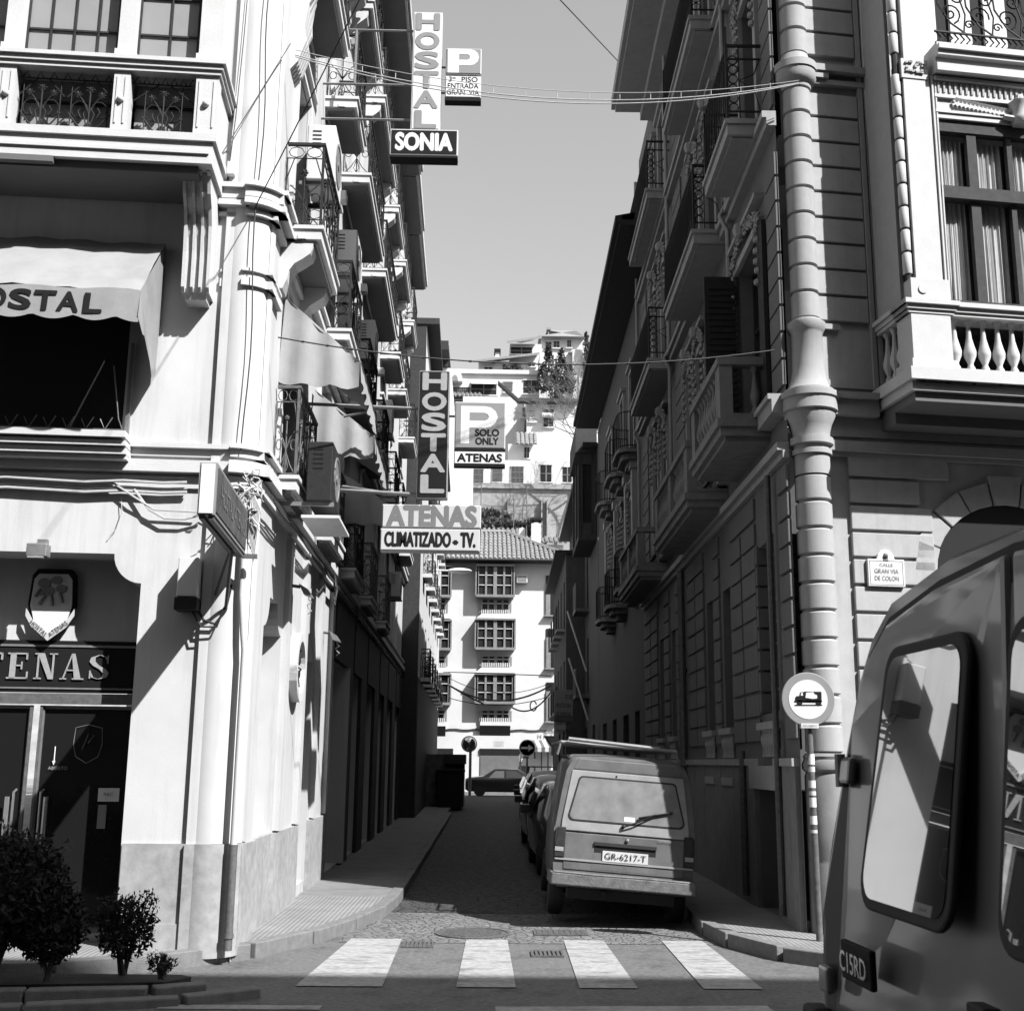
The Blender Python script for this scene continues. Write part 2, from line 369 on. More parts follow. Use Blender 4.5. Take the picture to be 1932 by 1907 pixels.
pxy([(x, y) for x, y in kerbR if y < 14.7] + [(20, 15), (3.3, 12.6), (3.3, 14.6)], -.05, .118, 'pavement_right', 'pavement_tiles')
pxy([(2.5, 14.6), (2.55, 20), (2.75, 40), (3.0, 61), (5, 61), (3.3, 14.6)], -.05, .118, 'pavement_street_right', 'pavement_plain')
def kerb(path, name, side, ln=.95, w=.14, h=.126, upto=300):
    """a row of separate kerb stones following a path"""
    root = MB(); first = True; root_ob = None; out = []
    pts = [Vector((x, y)) for x, y in path]; acc = []
    for i in range(len(pts) - 1):
        d = pts[i + 1] - pts[i]; k = max(1, int(round(d.length / ln)))
        for j in range(k): acc.append((pts[i] + d * (j / k), pts[i] + d * ((j + 1) / k)))
    base = bpy.data.objects.new(name, None); C.objects.link(base); base['kind'] = 'structure'
    for a, b in acc:
        t = (b - a).normalized(); nn = Vector((-t.y, t.x)) * side; a2 = a + t * .008; b2 = b - t * .008; dz = random.uniform(-.006, .006); sh = random.uniform(-.006, .006)
        q = [a2 + nn * sh, b2 + nn * sh, b2 - nn * (w - sh), a2 - nn * (w - sh)]
        MB().prism([tuple(p) for p in q], -.04, h + dz, 'z').build('kerb_stone', 'kerb_granite', base, bevel=.012)
    return base
kerb([p for p in kerbL if p[1] < 45], 'kerb_left', -1); kerb([p for p in kerbR if p[1] < 30 and p[0] < 9], 'kerb_right', 1)
# crossing
cx = [(-1.32, -.78), (-.18, .27), (.79, 1.23), (1.77, 2.22)]
for i, (x0, x1) in enumerate(cx):
    g = MB(); skew = .06 * (i - 1); g.quad((x0 - .02 - (.12 if i == 0 else 0), 9.95, .004), (x1, 9.95, .004), (x1 - .02, 12.52, .004), (x0 + .02, 12.52, .004))
    o = g.build('crossing_stripe', 'road_paint'); tag(o, ['worn white crossing stripe beside the left kerb', 'white crossing stripe second from the left kerb', 'white crossing stripe second from the right kerb', 'white crossing stripe beside the right kerb'][i], 'crossing stripe', 'painted stripes of the pedestrian crossing')
g = MB(); g.quad((-2.3, 9.05, .002), (-1.15, 9.05, .002), (-1.15, 9.2, .002), (-2.3, 9.2, .002)); tag(g.build('sun_streak', 'road_paint'), 'short streak of sunlight painted on the avenue before the left kerb', 'painted sunlight')  # streak of sunlight on the shaded road, put in as pale paint
g = MB(); g.quad((.1, 9.02, .002), (2.1, 9.1, .002), (2.1, 9.3, .002), (.1, 9.2, .002)); tag(g.build('sun_streak', 'road_paint'), 'long streak of sunlight painted on the avenue before the crossing', 'painted sunlight')  # longer streak of sunlight, likewise painted onto the road
# iron covers in the road
g = MB(); c = at(908, 1760, 12.9); c = (-.10, 12.95)
g.lathe([(.0, .010), (.33, .010), (.33, .006), (.36, .006), (.36, .013), (.39, .013), (.39, .004)], c[0], c[1], 32)
for i in range(-5, 6):
    w_ = sqrt(max(0, .3 ** 2 - (i * .055) ** 2)); g.box(c[0] - w_, c[0] + w_, c[1] + i * .055 - .012, c[1] + i * .055 + .012, .01, .018)
tag(g.build('manhole_cover', 'cover_iron'), 'round iron manhole cover set in the patched road', 'manhole cover')
g = MB(); g.box(.53, 1.09, 12.85, 13.2, .004, .012); 
for i in range(9):
    for j in range(5): g.box(.56 + i * .058, .595 + i * .058, 12.88 + j * .062, 12.925 + j * .062, .012, .018)
tag(g.build('manhole_cover', 'cover_iron'), 'rectangular iron cover in the road behind the crossing', 'manhole cover')
for (gx, gy, lab) in ((.6, 11.5, 'small square iron grating between the middle crossing stripes'), (-.62, 12.0, 'small square iron grating beside the first crossing stripe')):
    g = MB(); g.box(gx - .15, gx + .15, gy - .02, gy, .0, .012); g.box(gx - .15, gx + .15, gy + .28, gy + .30, .0, .012)
    for i in range(8): g.box(gx - .15 + i * .04, gx - .128 + i * .04, gy, gy + .28, .0, .011)
    tag(g.build('road_grating', 'cover_iron'), lab, 'grating', 'small gratings in the road')
g = MB(); g.box(3.55, 4.3, 11.15, 11.5, .118, .126)
for i in range(12):
    for j in range(5): g.box(3.57 + i * .061, 3.6 + i * .061, 11.17 + j * .066, 11.21 + j * .066, .126, .131)
tag(g.build('manhole_cover', 'cover_iron'), 'rectangular iron cover in the right pavement near the sign pole', 'manhole cover')

# ================================================================ the buildings across the avenue, behind the viewer (unseen; height and roof slit shaped to cast the foreground shade)
b = thing('avenue_building', 'pale unseen apartment block across the avenue, shaped to shade the foreground', 'building', (10, -9, 0), world_built=True)
q = MB(ID); q.box(-14, 46, -16, -4, -.05, 19.72); q.build('wall', 'soffit_shade_grey', b)
q = MB(ID)
for x in range(-13, 46, 6): q.box(x, x + .35, -5, -4.05, 19.72, 20.06)
q.build('pier', 'side_plaster', b)  # piers added in the roof slit to break up its strip of light
q = MB(ID); q.box(-14, 46, -16, -4, 20.06, 22.6); q.build('attic_blocker', 'side_plaster', b)  # unseen blocker, raised over a slit that throws a sunlit strip on the road
for i in range(9):
    for j in range(5):
        q = MB(ID); q.box(-12 + i * 5.5, -10.6 + i * 5.5, -4.0, -3.95, 2 + j * 3.7, 4.3 + j * 3.7); q.build('window', 'glass_dark', b)

# ================================================================ left building: hostel on the corner
H = thing('hostel_building', 'white corner building with wrought iron balconies and hostel signs', 'building', LO, world_built=True)
U0 = -7.5
# --- avenue front
w = MB(LF)
door = (-2.86, -.985, .1, 3.57, .42); win1 = (-3.6, -1.27, 4.66, 6.6, .3)
wall(w, U0, -.1, .0, 11.5, [door, win1])
w.build('front_wall', 'white_plaster', H)
# concave shoulders of the door head
for cx_, sg in ((-.985, -1), (-2.86, 1)):
    q = MB(LF); pts = [(cx_, 3.57)] + [(cx_ + sg * .26 * cos(t * pi / 16), 3.57 - .27 * sin(t * pi / 16)) for t in range(9)]
    q.prism([(a, z) for a, z in pts], .0, -.42, 'y'); q.build('door_head_shoulder', 'white_plaster', H)
q = MB(LF); q.box(door[0] - .05, door[1] + .05, -.5, -.43, 2.78, 3.75); q.build('door_head_panel', 'white_plaster', H)
# stone plinth
for r_ in ((-.97, -.43, .0, .035, .05, 1.0), (-.965, -.43, .033, .05, .05, .33), (U0, -2.9, .0, .035, .05, 1.0)): q = MB(LF); q.box(*r_); q.build('plinth', 'plinth_stone', H)
# corner pilaster and rounded corner shaft, in drums between the mouldings
q = MB(LF); q.box(-.42, -.2, .0, .05, .99, 11.5); q.build('pilaster', 'white_plaster', H)
q = MB(LF); q.box(-.43, -.2, .0, .075, .05, 1.0); q.build('pilaster_base', 'plinth_stone', H)
cc = (-.235, -.20)   # corner shaft centre (along, outward) in the front frame
def shaft(z0, z1, r, m='white_plaster', name='corner_shaft', a0=-pi * .62, a1=pi * .62, dz=0):
    q = MB(lambda a, o, z: LF(cc[0] + a, cc[1] + o, z)); q.lathe([(r, z0), (r, z1)], 0, 0, 20, -.55, pi / 2 + .55)
    return q.build(name, m, H, smooth=True)
shaft(1.0, 11.5, .27); shaft(.05, 1.0, .295, 'plinth_stone', 'corner_shaft_base')
def course(z0, z1, pr, m='cornice_white', ufront=(U0, -.2), sside=(.0, 25.0), name='cornice'):
    q = MB(LF); q.box(ufront[0], ufront[1], -.02, pr, z0, z1); q.build(name, m, H)
    q = MB(lambda a, o, z: LF(cc[0] + a, cc[1] + o, z)); q.lathe([(.2, z0), (.27 + pr, z0), (.27 + pr, z1), (.2, z1)], 0, 0, 20, 0, pi / 2); q.build(name, m, H, smooth=True)
    if sside: q = MB(LS); q.box(sside[0], sside[1], -.02, pr + .02, z0, z1); q.build(name, m, H)
course(4.575, 4.62, .09); course(4.50, 4.575, .045); course(4.34, 4.455, .10); course(4.20, 4.31, .03)
course(6.37, 6.40, .03, ufront=(-.45, -.2), sside=(.0, .6)); course(6.22, 6.30, .035, ufront=(-.45, -.2), sside=(.0, .6))
course(7.22, 7.27, .14, ufront=(-.5, -.2)); course(7.12, 7.22, .10, ufront=(-.5, -.2)); course(7.04, 7.10, .12, ufront=(-.5, -.2)); course(6.95, 6.99, .05, ufront=(-.5, -.2))
# door: dark glazed double leaf under a name panel
fr = thing('hostel_door', 'dark glazed double door with long handles under the name panel', 'door', LF(-1.92, -.42, .1), world_built=True)
q = MB(LF); q.box(-2.86, -.985, -.46, -.40, 2.32, 2.80); q.build('name_panel', 'sign_dark', fr)
q = MB(LF)
for a, b_, c_, d_ in ((-2.84, -1.0, 2.74, 2.76), (-2.84, -1.0, 2.35, 2.365), (-1.03, -1.0, 2.35, 2.76), (-2.84, -2.81, 2.35, 2.76)): q.box(a, b_, -.40, -.39, c_, d_)
q.build('panel_border', 'metal_grey', fr)
q = MB(LF); q.box(-2.82, -1.03, -.44, -.37, 2.215, 2.31); q.build('transom_bar', 'iron_light', fr)
for (a, b_) in ((-2.82, -1.98), (-1.88, -1.03)):
    q = MB(LF); q.box(a, b_, -.44, -.43, .12, 2.2); lf = q.build('leaf', 'glass_dark', fr)
    q = MB(LF)
    for r_ in ((a, a + .02, .12, 2.2), (b_ - .02, b_, .12, 2.2), (a, b_, 2.17, 2.2), (a, b_, .12, .2)): q.box(r_[0], r_[1], -.43, -.41, r_[2], r_[3])
    q.build('leaf_frame', 'metal_grey', lf)
    hx = b_ - .07 if a < -2.5 else a + .07
    q = MB(LF); q.tube([(hx, -.42, .88), (hx, -.35, .9), (hx, -.35, 1.42), (hx, -.42, 1.44)], .012, 8)
    q.tube([(hx + (.05 if a > -2.5 else -.05), -.34, .95), (hx + (.05 if a > -2.5 else -.05), -.34, 1.38)], .022, 8); q.build('handle', 'chrome', lf)
for x in (-1.975, -1.885): q = MB(LF); q.box(x - .012, x + .012, -.42, -.39, .12, 2.2); q.build('door_stile', 'iron_light', fr)
# serif letters, cut as heavy and fine strokes
def serif(ch, x, z, w_, h_, o, T, parent, m):
    q = MB(T); th, tn, sf = w_ * .26, w_ * .09, .035 * h_ / .16
    def bar(x0, x1, z0, z1): q.box(x + x0 * w_, x + x1 * w_, o, o + .012, z + z0 * h_, z + z1 * h_)
    def dia(xa, xb, t): q.prism([(x + xa * w_, z), (x + (xa + t) * w_, z), (x + (xb + t) * w_, z + h_), (x + xb * w_, z + h_)], o, o + .012, 'y')
    if ch == 'T': bar(.38, .64, 0, 1); bar(.22, .8, 0, .05); bar(0, 1, .93, 1); bar(0, .08, .72, 1); bar(.92, 1, .72, 1)
    if ch == 'E': bar(.12, .38, 0, 1); bar(0, .95, 0, .06); bar(0, .9, .94, 1); bar(.38, .66, .48, .54); bar(.62, .68, .36, .66); bar(.88, .95, 0, .28); bar(.83, .9, .74, 1)
    if ch == 'N': bar(.12, .2, 0, 1); bar(0, .34, 0, .05); bar(.8, .88, 0, 1); bar(.66, 1.02, .95, 1); bar(0, .3, .95, 1); q.prism([(x + .12 * w_, z + h_), (x + .42 * w_, z + h_), (x + .88 * w_, z), (x + .66 * w_, z)], o + .001, o + .013, 'y')
    if ch == 'A':
        q.prism([(x + .06 * w_, z), (x + .13 * w_, z), (x + .5 * w_, z + h_), (x + .44 * w_, z + h_)], o, o + .012, 'y'); q.prism([(x + .62 * w_, z), (x + .92 * w_, z), (x + .58 * w_, z + h_), (x + .44 * w_, z + h_)], o + .001, o + .013, 'y')
        bar(.22, .7, .33, .38); bar(-.04, .26, 0, .05); bar(.52, 1.04, 0, .05)
    if ch == 'S':
        pts = [(.86, .72, .02), (.8, .88, .05), (.5, .97, .04), (.2, .86, .10), (.17, .7, .13), (.35, .55, .15), (.65, .42, .15), (.82, .26, .13), (.76, .1, .10), (.48, .03, .04), (.2, .1, .05), (.12, .28, .02)]
        for a, b_ in zip(pts[:-1], pts[1:]):
            q.prism([(x + (a[0] - a[2]) * w_, z + a[1] * h_), (x + (a[0] + a[2]) * w_, z + a[1] * h_), (x + (b_[0] + b_[2]) * w_, z + b_[1] * h_), (x + (b_[0] - b_[2]) * w_, z + b_[1] * h_)], o, o + .012, 'y')
        bar(.84, .9, .64, .95); bar(.06, .12, .05, .36)
    return q.build('letter', m, parent)
for i, ch in enumerate('ATENAS'): serif(ch, -2.72 + i * .245 * 1.0, 2.44, .2, .24, -.398, LF, fr, 'lettering_silver')
# stickers and etched marks on the glass
q = MB(LF); q.box(-1.32, -1.13, -.425, -.42, 1.34, 1.46); st = q.build('sticker', 'sign_white', fr); text('RAC', LF(-1.225, -.41, 1.39), LF(1, 0, 0) - LF(0, 0, 0), (0, 0, 1), .03, 'lettering_black', fr)
q = MB(LF); q.box(-1.31, -1.235, -.425, -.42, 1.1, 1.31); q.build('sticker', 'sign_grey', fr)
q = MB(LF); q.tube([(-1.74, -.42, 1.68), (-1.74, -.42, 1.83)], .006, 4); q.prism([(-1.755, 1.70), (-1.725, 1.70), (-1.74, 1.66)], -.425, -.415, 'y'); q.build('arrow_mark', 'sign_white', fr)
text('ABIERTO', LF(-1.70, -.42, 1.62), LF(1, 0, 0) - LF(0, 0, 0), (0, 0, 1), .03, 'lettering_silver', fr)
for cxx in (-1.45, -2.4):
    q = MB(LF); q.tube([(cxx - .12, -.425, 2.0), (cxx - .13, -.425, 1.85), (cxx - .1, -.425, 1.74), (cxx, -.425, 1.68), (cxx + .1, -.425, 1.74), (cxx + .13, -.425, 1.85), (cxx + .12, -.425, 2.0), (cxx, -.425, 2.03)], .004, 4, True)
    q.tube([(cxx - .05, -.425, 1.8), (cxx, -.425, 1.95), (cxx + .05, -.425, 1.93), (cxx, -.425, 1.86)], .004, 4); q.build('etched_crest', 'metal_grey', fr)
# shield over the door
s_ = thing('shield_emblem', 'shield with dark figure and lettered ribbon above the hostel door', 'emblem', LF(-1.87, -.40, 3.0), world_built=True)
def shield(c, z, k, o0, o1, m, nm):
    q = MB(LF); pts = [(-.5, .9), (-.55, .2), (-.42, -.25), (0, -.62), (.42, -.25), (.55, .2), (.5, .9), (.38, 1.05), (-.38, 1.05)]
    q.prism([(c + a * k, z + b_ * k) for a, b_ in pts], o0, o1, 'y'); return q.build(nm, m, s_, bevel=.006)
shield(-1.87, 3.05, .40, -.43, -.36, 'lettering_black', 'shield_rim'); shield(-1.87, 3.055, .35, -.36, -.345, 'sign_white', 'shield_face')
q = MB(LF)
for (a, z, r_) in ((-1.95, 3.33, .06), (-1.84, 3.36, .05), (-1.90, 3.26, .05), (-1.79, 3.28, .05), (-1.97, 3.24, .03)): q.lathe([(r_, -.345), (r_, -.335)], 0, 0, 10) if False else q.prism([(a + r_ * cos(t * pi / 5), z + r_ * .8 * sin(t * pi / 5)) for t in range(10)], -.345, -.336, 'y')
for p in (((-1.98, 3.28), (-2.02, 3.2)), ((-1.8, 3.24), (-1.77, 3.15)), ((-1.93, 3.22), (-1.98, 3.13)), ((-1.88, 3.22), (-1.86, 3.12))): q.tube([(p[0][0], -.34, p[0][1]), (p[1][0], -.34, p[1][1])], .015, 5)
q.build('figure_relief', 'lettering_midgrey', s_)
q = MB(LF); rib = [(-2.09, 3.09), (-2.03, 2.99), (-1.87, 2.86), (-1.71, 2.99), (-1.65, 3.09)]
for a, b_ in zip(rib[:-1], rib[1:]): q.prism([(a[0], a[1]), (b_[0], b_[1]), (b_[0], b_[1] - .07), (a[0], a[1] - .07)], -.345, -.325, 'y')
q.build('ribbon', 'sign_cream', s_)
text('HOSTAL', LF(-1.97, -.322, 2.885), LF(.166, 0, -.135) - LF(0, 0, 0), (.13, 0, .166), .045, 'lettering_black', s_, width=.2)
text('ATENAS', LF(-1.77, -.322, 2.885), LF(.166, 0, .135) - LF(0, 0, 0), (-.13, 0, .166), .045, 'lettering_black', s_, width=.2)
# floodlight over the door
f_ = thing('floodlight', 'small square floodlight above the hostel door opening', 'floodlight', LF(-1.88, .02, 3.6), world_built=True)
q = MB(LF); q.box(-1.98, -1.80, .05, .19, 3.50, 3.62); q.build('housing', 'metal_grey', f_, bevel=.01)
q = MB(LF); q.box(-1.93, -1.84, 0, .05, 3.58, 3.68); q.build('bracket', 'metal_grey', f_)
q = MB(LF); q.box(-1.96, -1.82, .10, .2, 3.485, 3.50); q.build('lens', 'lamp_clear', f_)
# window box and spiked rail under the awning
q = MB(LF); q.box(-3.55, -1.27, -.33, -.3, 4.66, 6.6); q.build('window_recess', 'dark_void', H)
q = MB(LF)
for z0, z1, p in ((4.60, 4.66, .32), (4.53, 4.58, .28), (4.46, 4.52, .24), (4.42, 4.455, .20)): q.box(-3.8, -1.16, .0, p, z0, z1)
q.build('balcony_shelf', 'cornice_white', H)
q = MB(LF)
for i in range(13):
    x = -3.4 + i * .17; q.tube([(x - .05, .25, 4.78), (x, .26, 4.68), (x + .06, .25, 4.8)], .006, 4)
q.tube([(-3.7, .26, 4.68), (-1.2, .26, 4.68)], .01, 5); q.tube([(-1.2, .26, 4.68), (-1.26, .2, 4.8), (-1.33, .24, 5.3)], .007, 4)
q.build('spiked_rail', 'iron_light', H)
q = MB(LF); q.box(-1.235, -1.2, .0, .05, 4.66, 5.6); q.build('awning_rail', 'metal_grey', H)
# --- oriel
O_ = .75
q = MB(LF)
q.box(U0, -.47, .0, O_, 7.13, 7.42)
q.box(U0, -.44, -.02, O_ + .03, 7.345, 7.42); q.box(U0, -.50, O_, O_ + .02, 7.22, 7.25)
q.build('oriel_floor', 'oriel_white' if False else 'cornice_white', H)
q = MB(LF); q.box(U0, -.6, .05, O_ - .06, 7.05, 7.13); q.box(U0, -1.9, O_ - .06, O_ + .012, 7.07, 7.128); q.build('oriel_soffit', 'soffit_shade_grey', H)
q = MB(LF)
for z0, z1, p in ((8.13, 8.17, .06), (8.08, 8.13, .035), (8.035, 8.08, .015)): q.box(U0, -.42 - .03 + p, .0, O_ + p, z0, z1)
q.build('oriel_rail', 'cornice_white', H)
for c_ in (-3.42, -2.385, -1.345, -.56):
    hw = .075 if c_ != -.56 else .105
    q = MB(LF); q.box(c_ - hw, c_ + hw, O_ - .16, O_ - .01, 7.42, 8.035); q.box(c_ - hw + .03, c_ - hw + .045, O_ - .01, O_, 7.5, 7.98); q.box(c_ + hw - .045, c_ + hw - .03, O_ - .01, O_, 7.5, 7.98)
    p_ = q.build('oriel_post', 'oriel_white' if False else 'cornice_white', H); q = MB(LF); q.ball((c_, O_, 7.74), .035, 10); q.build('boss', 'cornice_white', p_, smooth=True)
    q = MB(LF); q.box(c_ - hw, c_ + hw, O_ - .2, O_ - .03, 8.17, 11.4); q.box(c_ - hw - .02, c_ + hw + .02, O_ - .22, O_ - .01, 8.17, 8.27); q.build('oriel_column', 'cornice_white', H)
q = MB(LF); q.box(-.485, -.47, .0, O_ - .1, 7.42, 8.03); q.box(-.5, -.47, .0, O_ - .1, 8.17, 11.4); q.build('oriel_cheek', 'cornice_white', H)
for a, b_ in ((-4.4, -3.5), (-3.34, -2.465), (-2.305, -1.425), (-1.265, -.67)):
    q = MB(LF); q.box(a, b_, O_ - .20, O_ - .185, 8.17, 11.4); pn = q.build('window_glazing', 'pane_frosted', H)
    q = MB(LF); k = 4 if b_ - a > .7 else 2
    for i in range(1, k): x = a + (b_ - a) * i / k; q.box(x - .008, x + .008, O_ - .185, O_ - .165, 8.17, 11.4)
    for z in (8.53, 8.93, 9.4): q.box(a, b_, O_ - .185, O_ - .165, z - .009, z + .009)
    q.box(b_ - .045, b_, O_ - .185, O_ - .15, 8.17, 11.4); q.box(a, a + .012, O_ - .185, O_ - .15, 8.17, 11.4); q.build('glazing_bars', 'dark_wood', pn)
    # grille of flowers and scrolls with a pale panel behind
    q = MB(LF); q.box(a, b_, O_ - .27, O_ - .25, 7.42, 8.03); q.build('backing_panel', 'pane_frosted', H)
    q = MB(LF)
    for zz in (7.52, 7.80): q.box(a, b_, O_ - .24, O_ - .22, zz - .012, zz + .012)
    q.build('backing_bars', 'iron', H)
    q = MB(LF); nn = 2 if b_ - a > .7 else 1; ww = (b_ - a) / nn
    for i in range(nn):
        c_ = a + ww * (i + .5); P = lambda x, z: (c_ + x, O_ - .09, 7.42 + z)
        def tb(pts, r=.007): q.tube([P(*p) for p in pts], r, 5)
        for sg in (-1, 1):
            tb([(0, .02), (sg * .05, .2), (sg * .02, .24)]); tb([(0, .22)] + [(sg * (.09 + .075 * cos(t)), .24 + .085 * sin(t)) for t in [pi - u_ * .62 for u_ in range(9)]] + [(sg * .1, .22), (sg * .075, .26)])
            tb([(sg * .02, .02), (sg * .1, .08), (sg * .19, .2)]); tb([(0, .2), (sg * .06, .33), (sg * .1, .38)], .006); tb([(sg * .17, 0), (sg * .17, .52)], .006); tb([(sg * .05, .54), (sg * ww * .47, .36)], .008)
            for f in range(7): tb([(sg * .11, .395), (sg * .11 + .038 * cos(f * 2 * pi / 7), .395 + .034 * sin(f * 2 * pi / 7))], .010)
        tb([(0, 0), (0, .42)], .009)
        for f in range(7): tb([(0, .45), (.042 * cos(f * 2 * pi / 7), .45 + .038 * sin(f * 2 * pi / 7))], .011)
    q.tube([(a, O_ - .09, 7.96), (b_, O_ - .09, 7.96)], .008, 4); q.tube([(a, O_ - .09, 7.43), (b_, O_ - .09, 7.43)], .01, 4)
    for i in range(7): x = a + (b_ - a) * (i + .5) / 7; q.tube([(x - .03, O_ - .09, 7.965), (x, O_ - .09, 8.03), (x + .03, O_ - .09, 7.965)], .006, 4)
    q.build('grille', 'iron', H, fix=False)
# console bracket, fluted
q = MB(LF)
prof = [(0, 7.30), (.62, 7.30), (.62, 7.12), (.56, 7.10), (.5, 6.95), (.40, 6.85), (.33, 6.7), (.30, 6.45), (.28, 6.1), (.25, 6.06), (0, 6.06)]
q.prism(prof, -.765, -.735, 'x'); q.prism(prof, -.68, -.655, 'x'); q.prism(prof, -.605, -.58, 'x'); q.prism(prof, -.535, -.505, 'x')
inner = [(0, 7.2), (.57, 7.2), (.57, 7.12), (.46, 6.93), (.35, 6.8), (.28, 6.6), (.24, 6.1), (.2, 6.0), (0, 6.0)]
q.prism(inner, -.735, -.535, 'x'); q.box(-.79, -.48, 0, .68, 7.24, 7.34); q.box(-.785, -.485, 0, .72, 7.34, 7.42)
q.build('console_bracket', 'cornice_white', H)
# ================================================================ hostel: street side
SE = 24.8
ops = [(.85, 1.95, 1.0, 3.35, .30), (3.75, 4.75, .25, 3.3, .30), (6.62, 8.6, .15, 3.2, .35), (9.6, 11.2, .15, 3.2, .35), (12.4, 14.4, .15, 3.2, .35), (15.6, 17.2, .15, 3.2, .35), (18.4, 20.4, .15, 3.2, .35), (21.6, 23.6, .15, 3.2, .35)]
bays = [.95, 3.9, 6.9, 10.0, 13.8, 16.6, 20.6]
for zf in (4.62, 7.27, 10.35, 13.35):
    for b0 in bays: ops.append((b0 + .15, b0 + 1.05, zf, zf + 2.1, .22))
w = MB(LS); wall(w, .06, SE, 0, 16.6, ops); w.build('side_wall', 'side_plaster', H)
q = MB(LS); q.quad((SE, 0, 0), (SE, -8, 0), (SE, -8, 16.6), (SE, 0, 16.6)); q.build('end_wall', 'side_plaster', H)
q = MB(LS); q.box(-.1, SE, -9, -.0, 16.45, 16.6); q.build('roof', 'soffit_shade_grey', H)
q = MB(LF); q.box(U0, -.1, -.6, 0, 11.45, 11.5); q.quad((U0, 0, 0), (U0, -5, 0), (U0, -5, 11.5), (U0, 0, 11.5)); q.build('front_cap', 'soffit_shade_grey', H)
for o_ in ops[:8]:
    if o_[0] < 3: q = MB(LS); q.box(o_[0] - .02, o_[1] + .02, -.33, -.29, .9, 3.4); q.build('niche_back', 'side_plaster', H); continue
    q = MB(LS); q.box(o_[0] - .02, o_[1] + .02, -.40, -.36 if o_[0] > 6 else -.29, .1, 3.4); q.build('shopfront', 'dark_wood' if o_[0] > 6 else 'glass_dark', H)
for o_ in ops[8:]:
    q = MB(LS); q.box(o_[0], o_[1], -.23, -.19, o_[2], o_[3]); f_ = q.build('balcony_door', 'window_dark', H)
    q = MB(LS); a, b_, c_, d_ = o_[:4]
    for r_ in ((a - .12, a, c_, d_ + .12), (b_, b_ + .12, c_, d_ + .12), (a, b_, d_, d_ + .12)): q.box(r_[0], r_[1], -.01, .045, r_[2], r_[3])
    q.box(a - .16, b_ + .16, -.01, .09, d_ + .12, d_ + .17)
    q.build('door_surround', 'balcony_stone', f_)
# concave head corners for the ground floor openings
for (a, b_, zt) in ((.85, 1.95, 3.35), (3.75, 4.75, 3.3)):
    for cx_, sg in ((a, 1), (b_, -1)):
        q = MB(LS); pts = [(cx_, zt)] + [(cx_ + sg * .3 * cos(t * pi / 12), zt - .32 * sin(t * pi / 12)) for t in range(7)]
        q.prism(pts, .0, -.3, 'y'); q.build('opening_shoulder', 'side_plaster', H)
for r_ in ((.1, .86, 0, .045), (1.95, 3.74, 0, .045), (.86, 1.95, -.25, .01), (4.76, 6.6, 0, .045)): q = MB(LS); q.box(*r_, .05, .98); q.build('plinth', 'plinth_stone', H)
for a, b_ in ((8.62, 9.58), (11.22, 12.38), (14.42, 15.58), (17.22, 18.38), (20.42, 21.58)): q = MB(LS); q.box(a, b_, 0, .05, .05, 1.0); q.build('plinth', 'plinth_stone', H)
# flat pilaster strips and pipes on the side wall
for s in (2.05, 3.45, 5.0, 6.3): q = MB(LS); q.box(s, s + .26, 0, .06, 1.0, 4.12); q.build('pilaster_strip', 'side_plaster', H)
q = MB(LS); q.box(8.6, 8.7, -.02, .10, .15, 3.2); q.build('shopfront_post', 'side_plaster', H)
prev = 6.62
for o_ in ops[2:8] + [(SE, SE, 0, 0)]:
    if o_[0] - prev > .3: q = MB(LS); q.box(prev + .01, o_[0] - .01, -.01, .065, .1, 4.1); q.build('shade_panel', 'shade_cladding', H)  # panels added to darken the wall base like deep shade
    if o_[1] > o_[0]: q = MB(LS); q.box(o_[0], o_[1], -.01, .08, o_[3], 4.1); q.build('shop_fascia', 'shade_cladding', H)  # fascias given the same shade-darkened colour
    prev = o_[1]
# round window with a grille
rw = MB(LS); cz, cs = 2.78, 2.98
rw_o = [(cs + .40 * cos(t * pi / 14), cz + .40 * sin(t * pi / 14)) for t in range(28)]; rw_i = [(cs + .30 * cos(t * pi / 14), cz + .30 * sin(t * pi / 14)) for t in range(28)]
for i in range(28):
    j = (i + 1) % 28; rw.add([(rw_o[i][0], .0, rw_o[i][1]), (rw_o[j][0], .0, rw_o[j][1]), (rw_o[j][0], .10, rw_o[j][1]), (rw_o[i][0], .10, rw_o[i][1]), (rw_i[i][0], .10, rw_i[i][1]), (rw_i[j][0], .10, rw_i[j][1]), (rw_i[i][0], .0, rw_i[i][1]), (rw_i[j][0], .0, rw_i[j][1])], [(0, 1, 2, 3), (3, 2, 5, 4), (4, 5, 7, 6)])
rr = rw.build('round_window', 'cornice_white', H)
q = MB(LS); q.prism(rw_i, .008, .014, 'y'); q.build('pane', 'window_dark', rr)
q = MB(LS)
for i in range(8): a = i * pi / 4; q.tube([(cs + .06 * cos(a), .05, cz + .06 * sin(a)), (cs + .3 * cos(a), .05, cz + .3 * sin(a))], .01, 5); q.tube([(x, .05, z) for x, z in spiral(cs + .17 * cos(a + .4), cz + .17 * sin(a + .4), .06, .01, 1.1, a)], .007, 4)
q.build('grille', 'iron', rr)
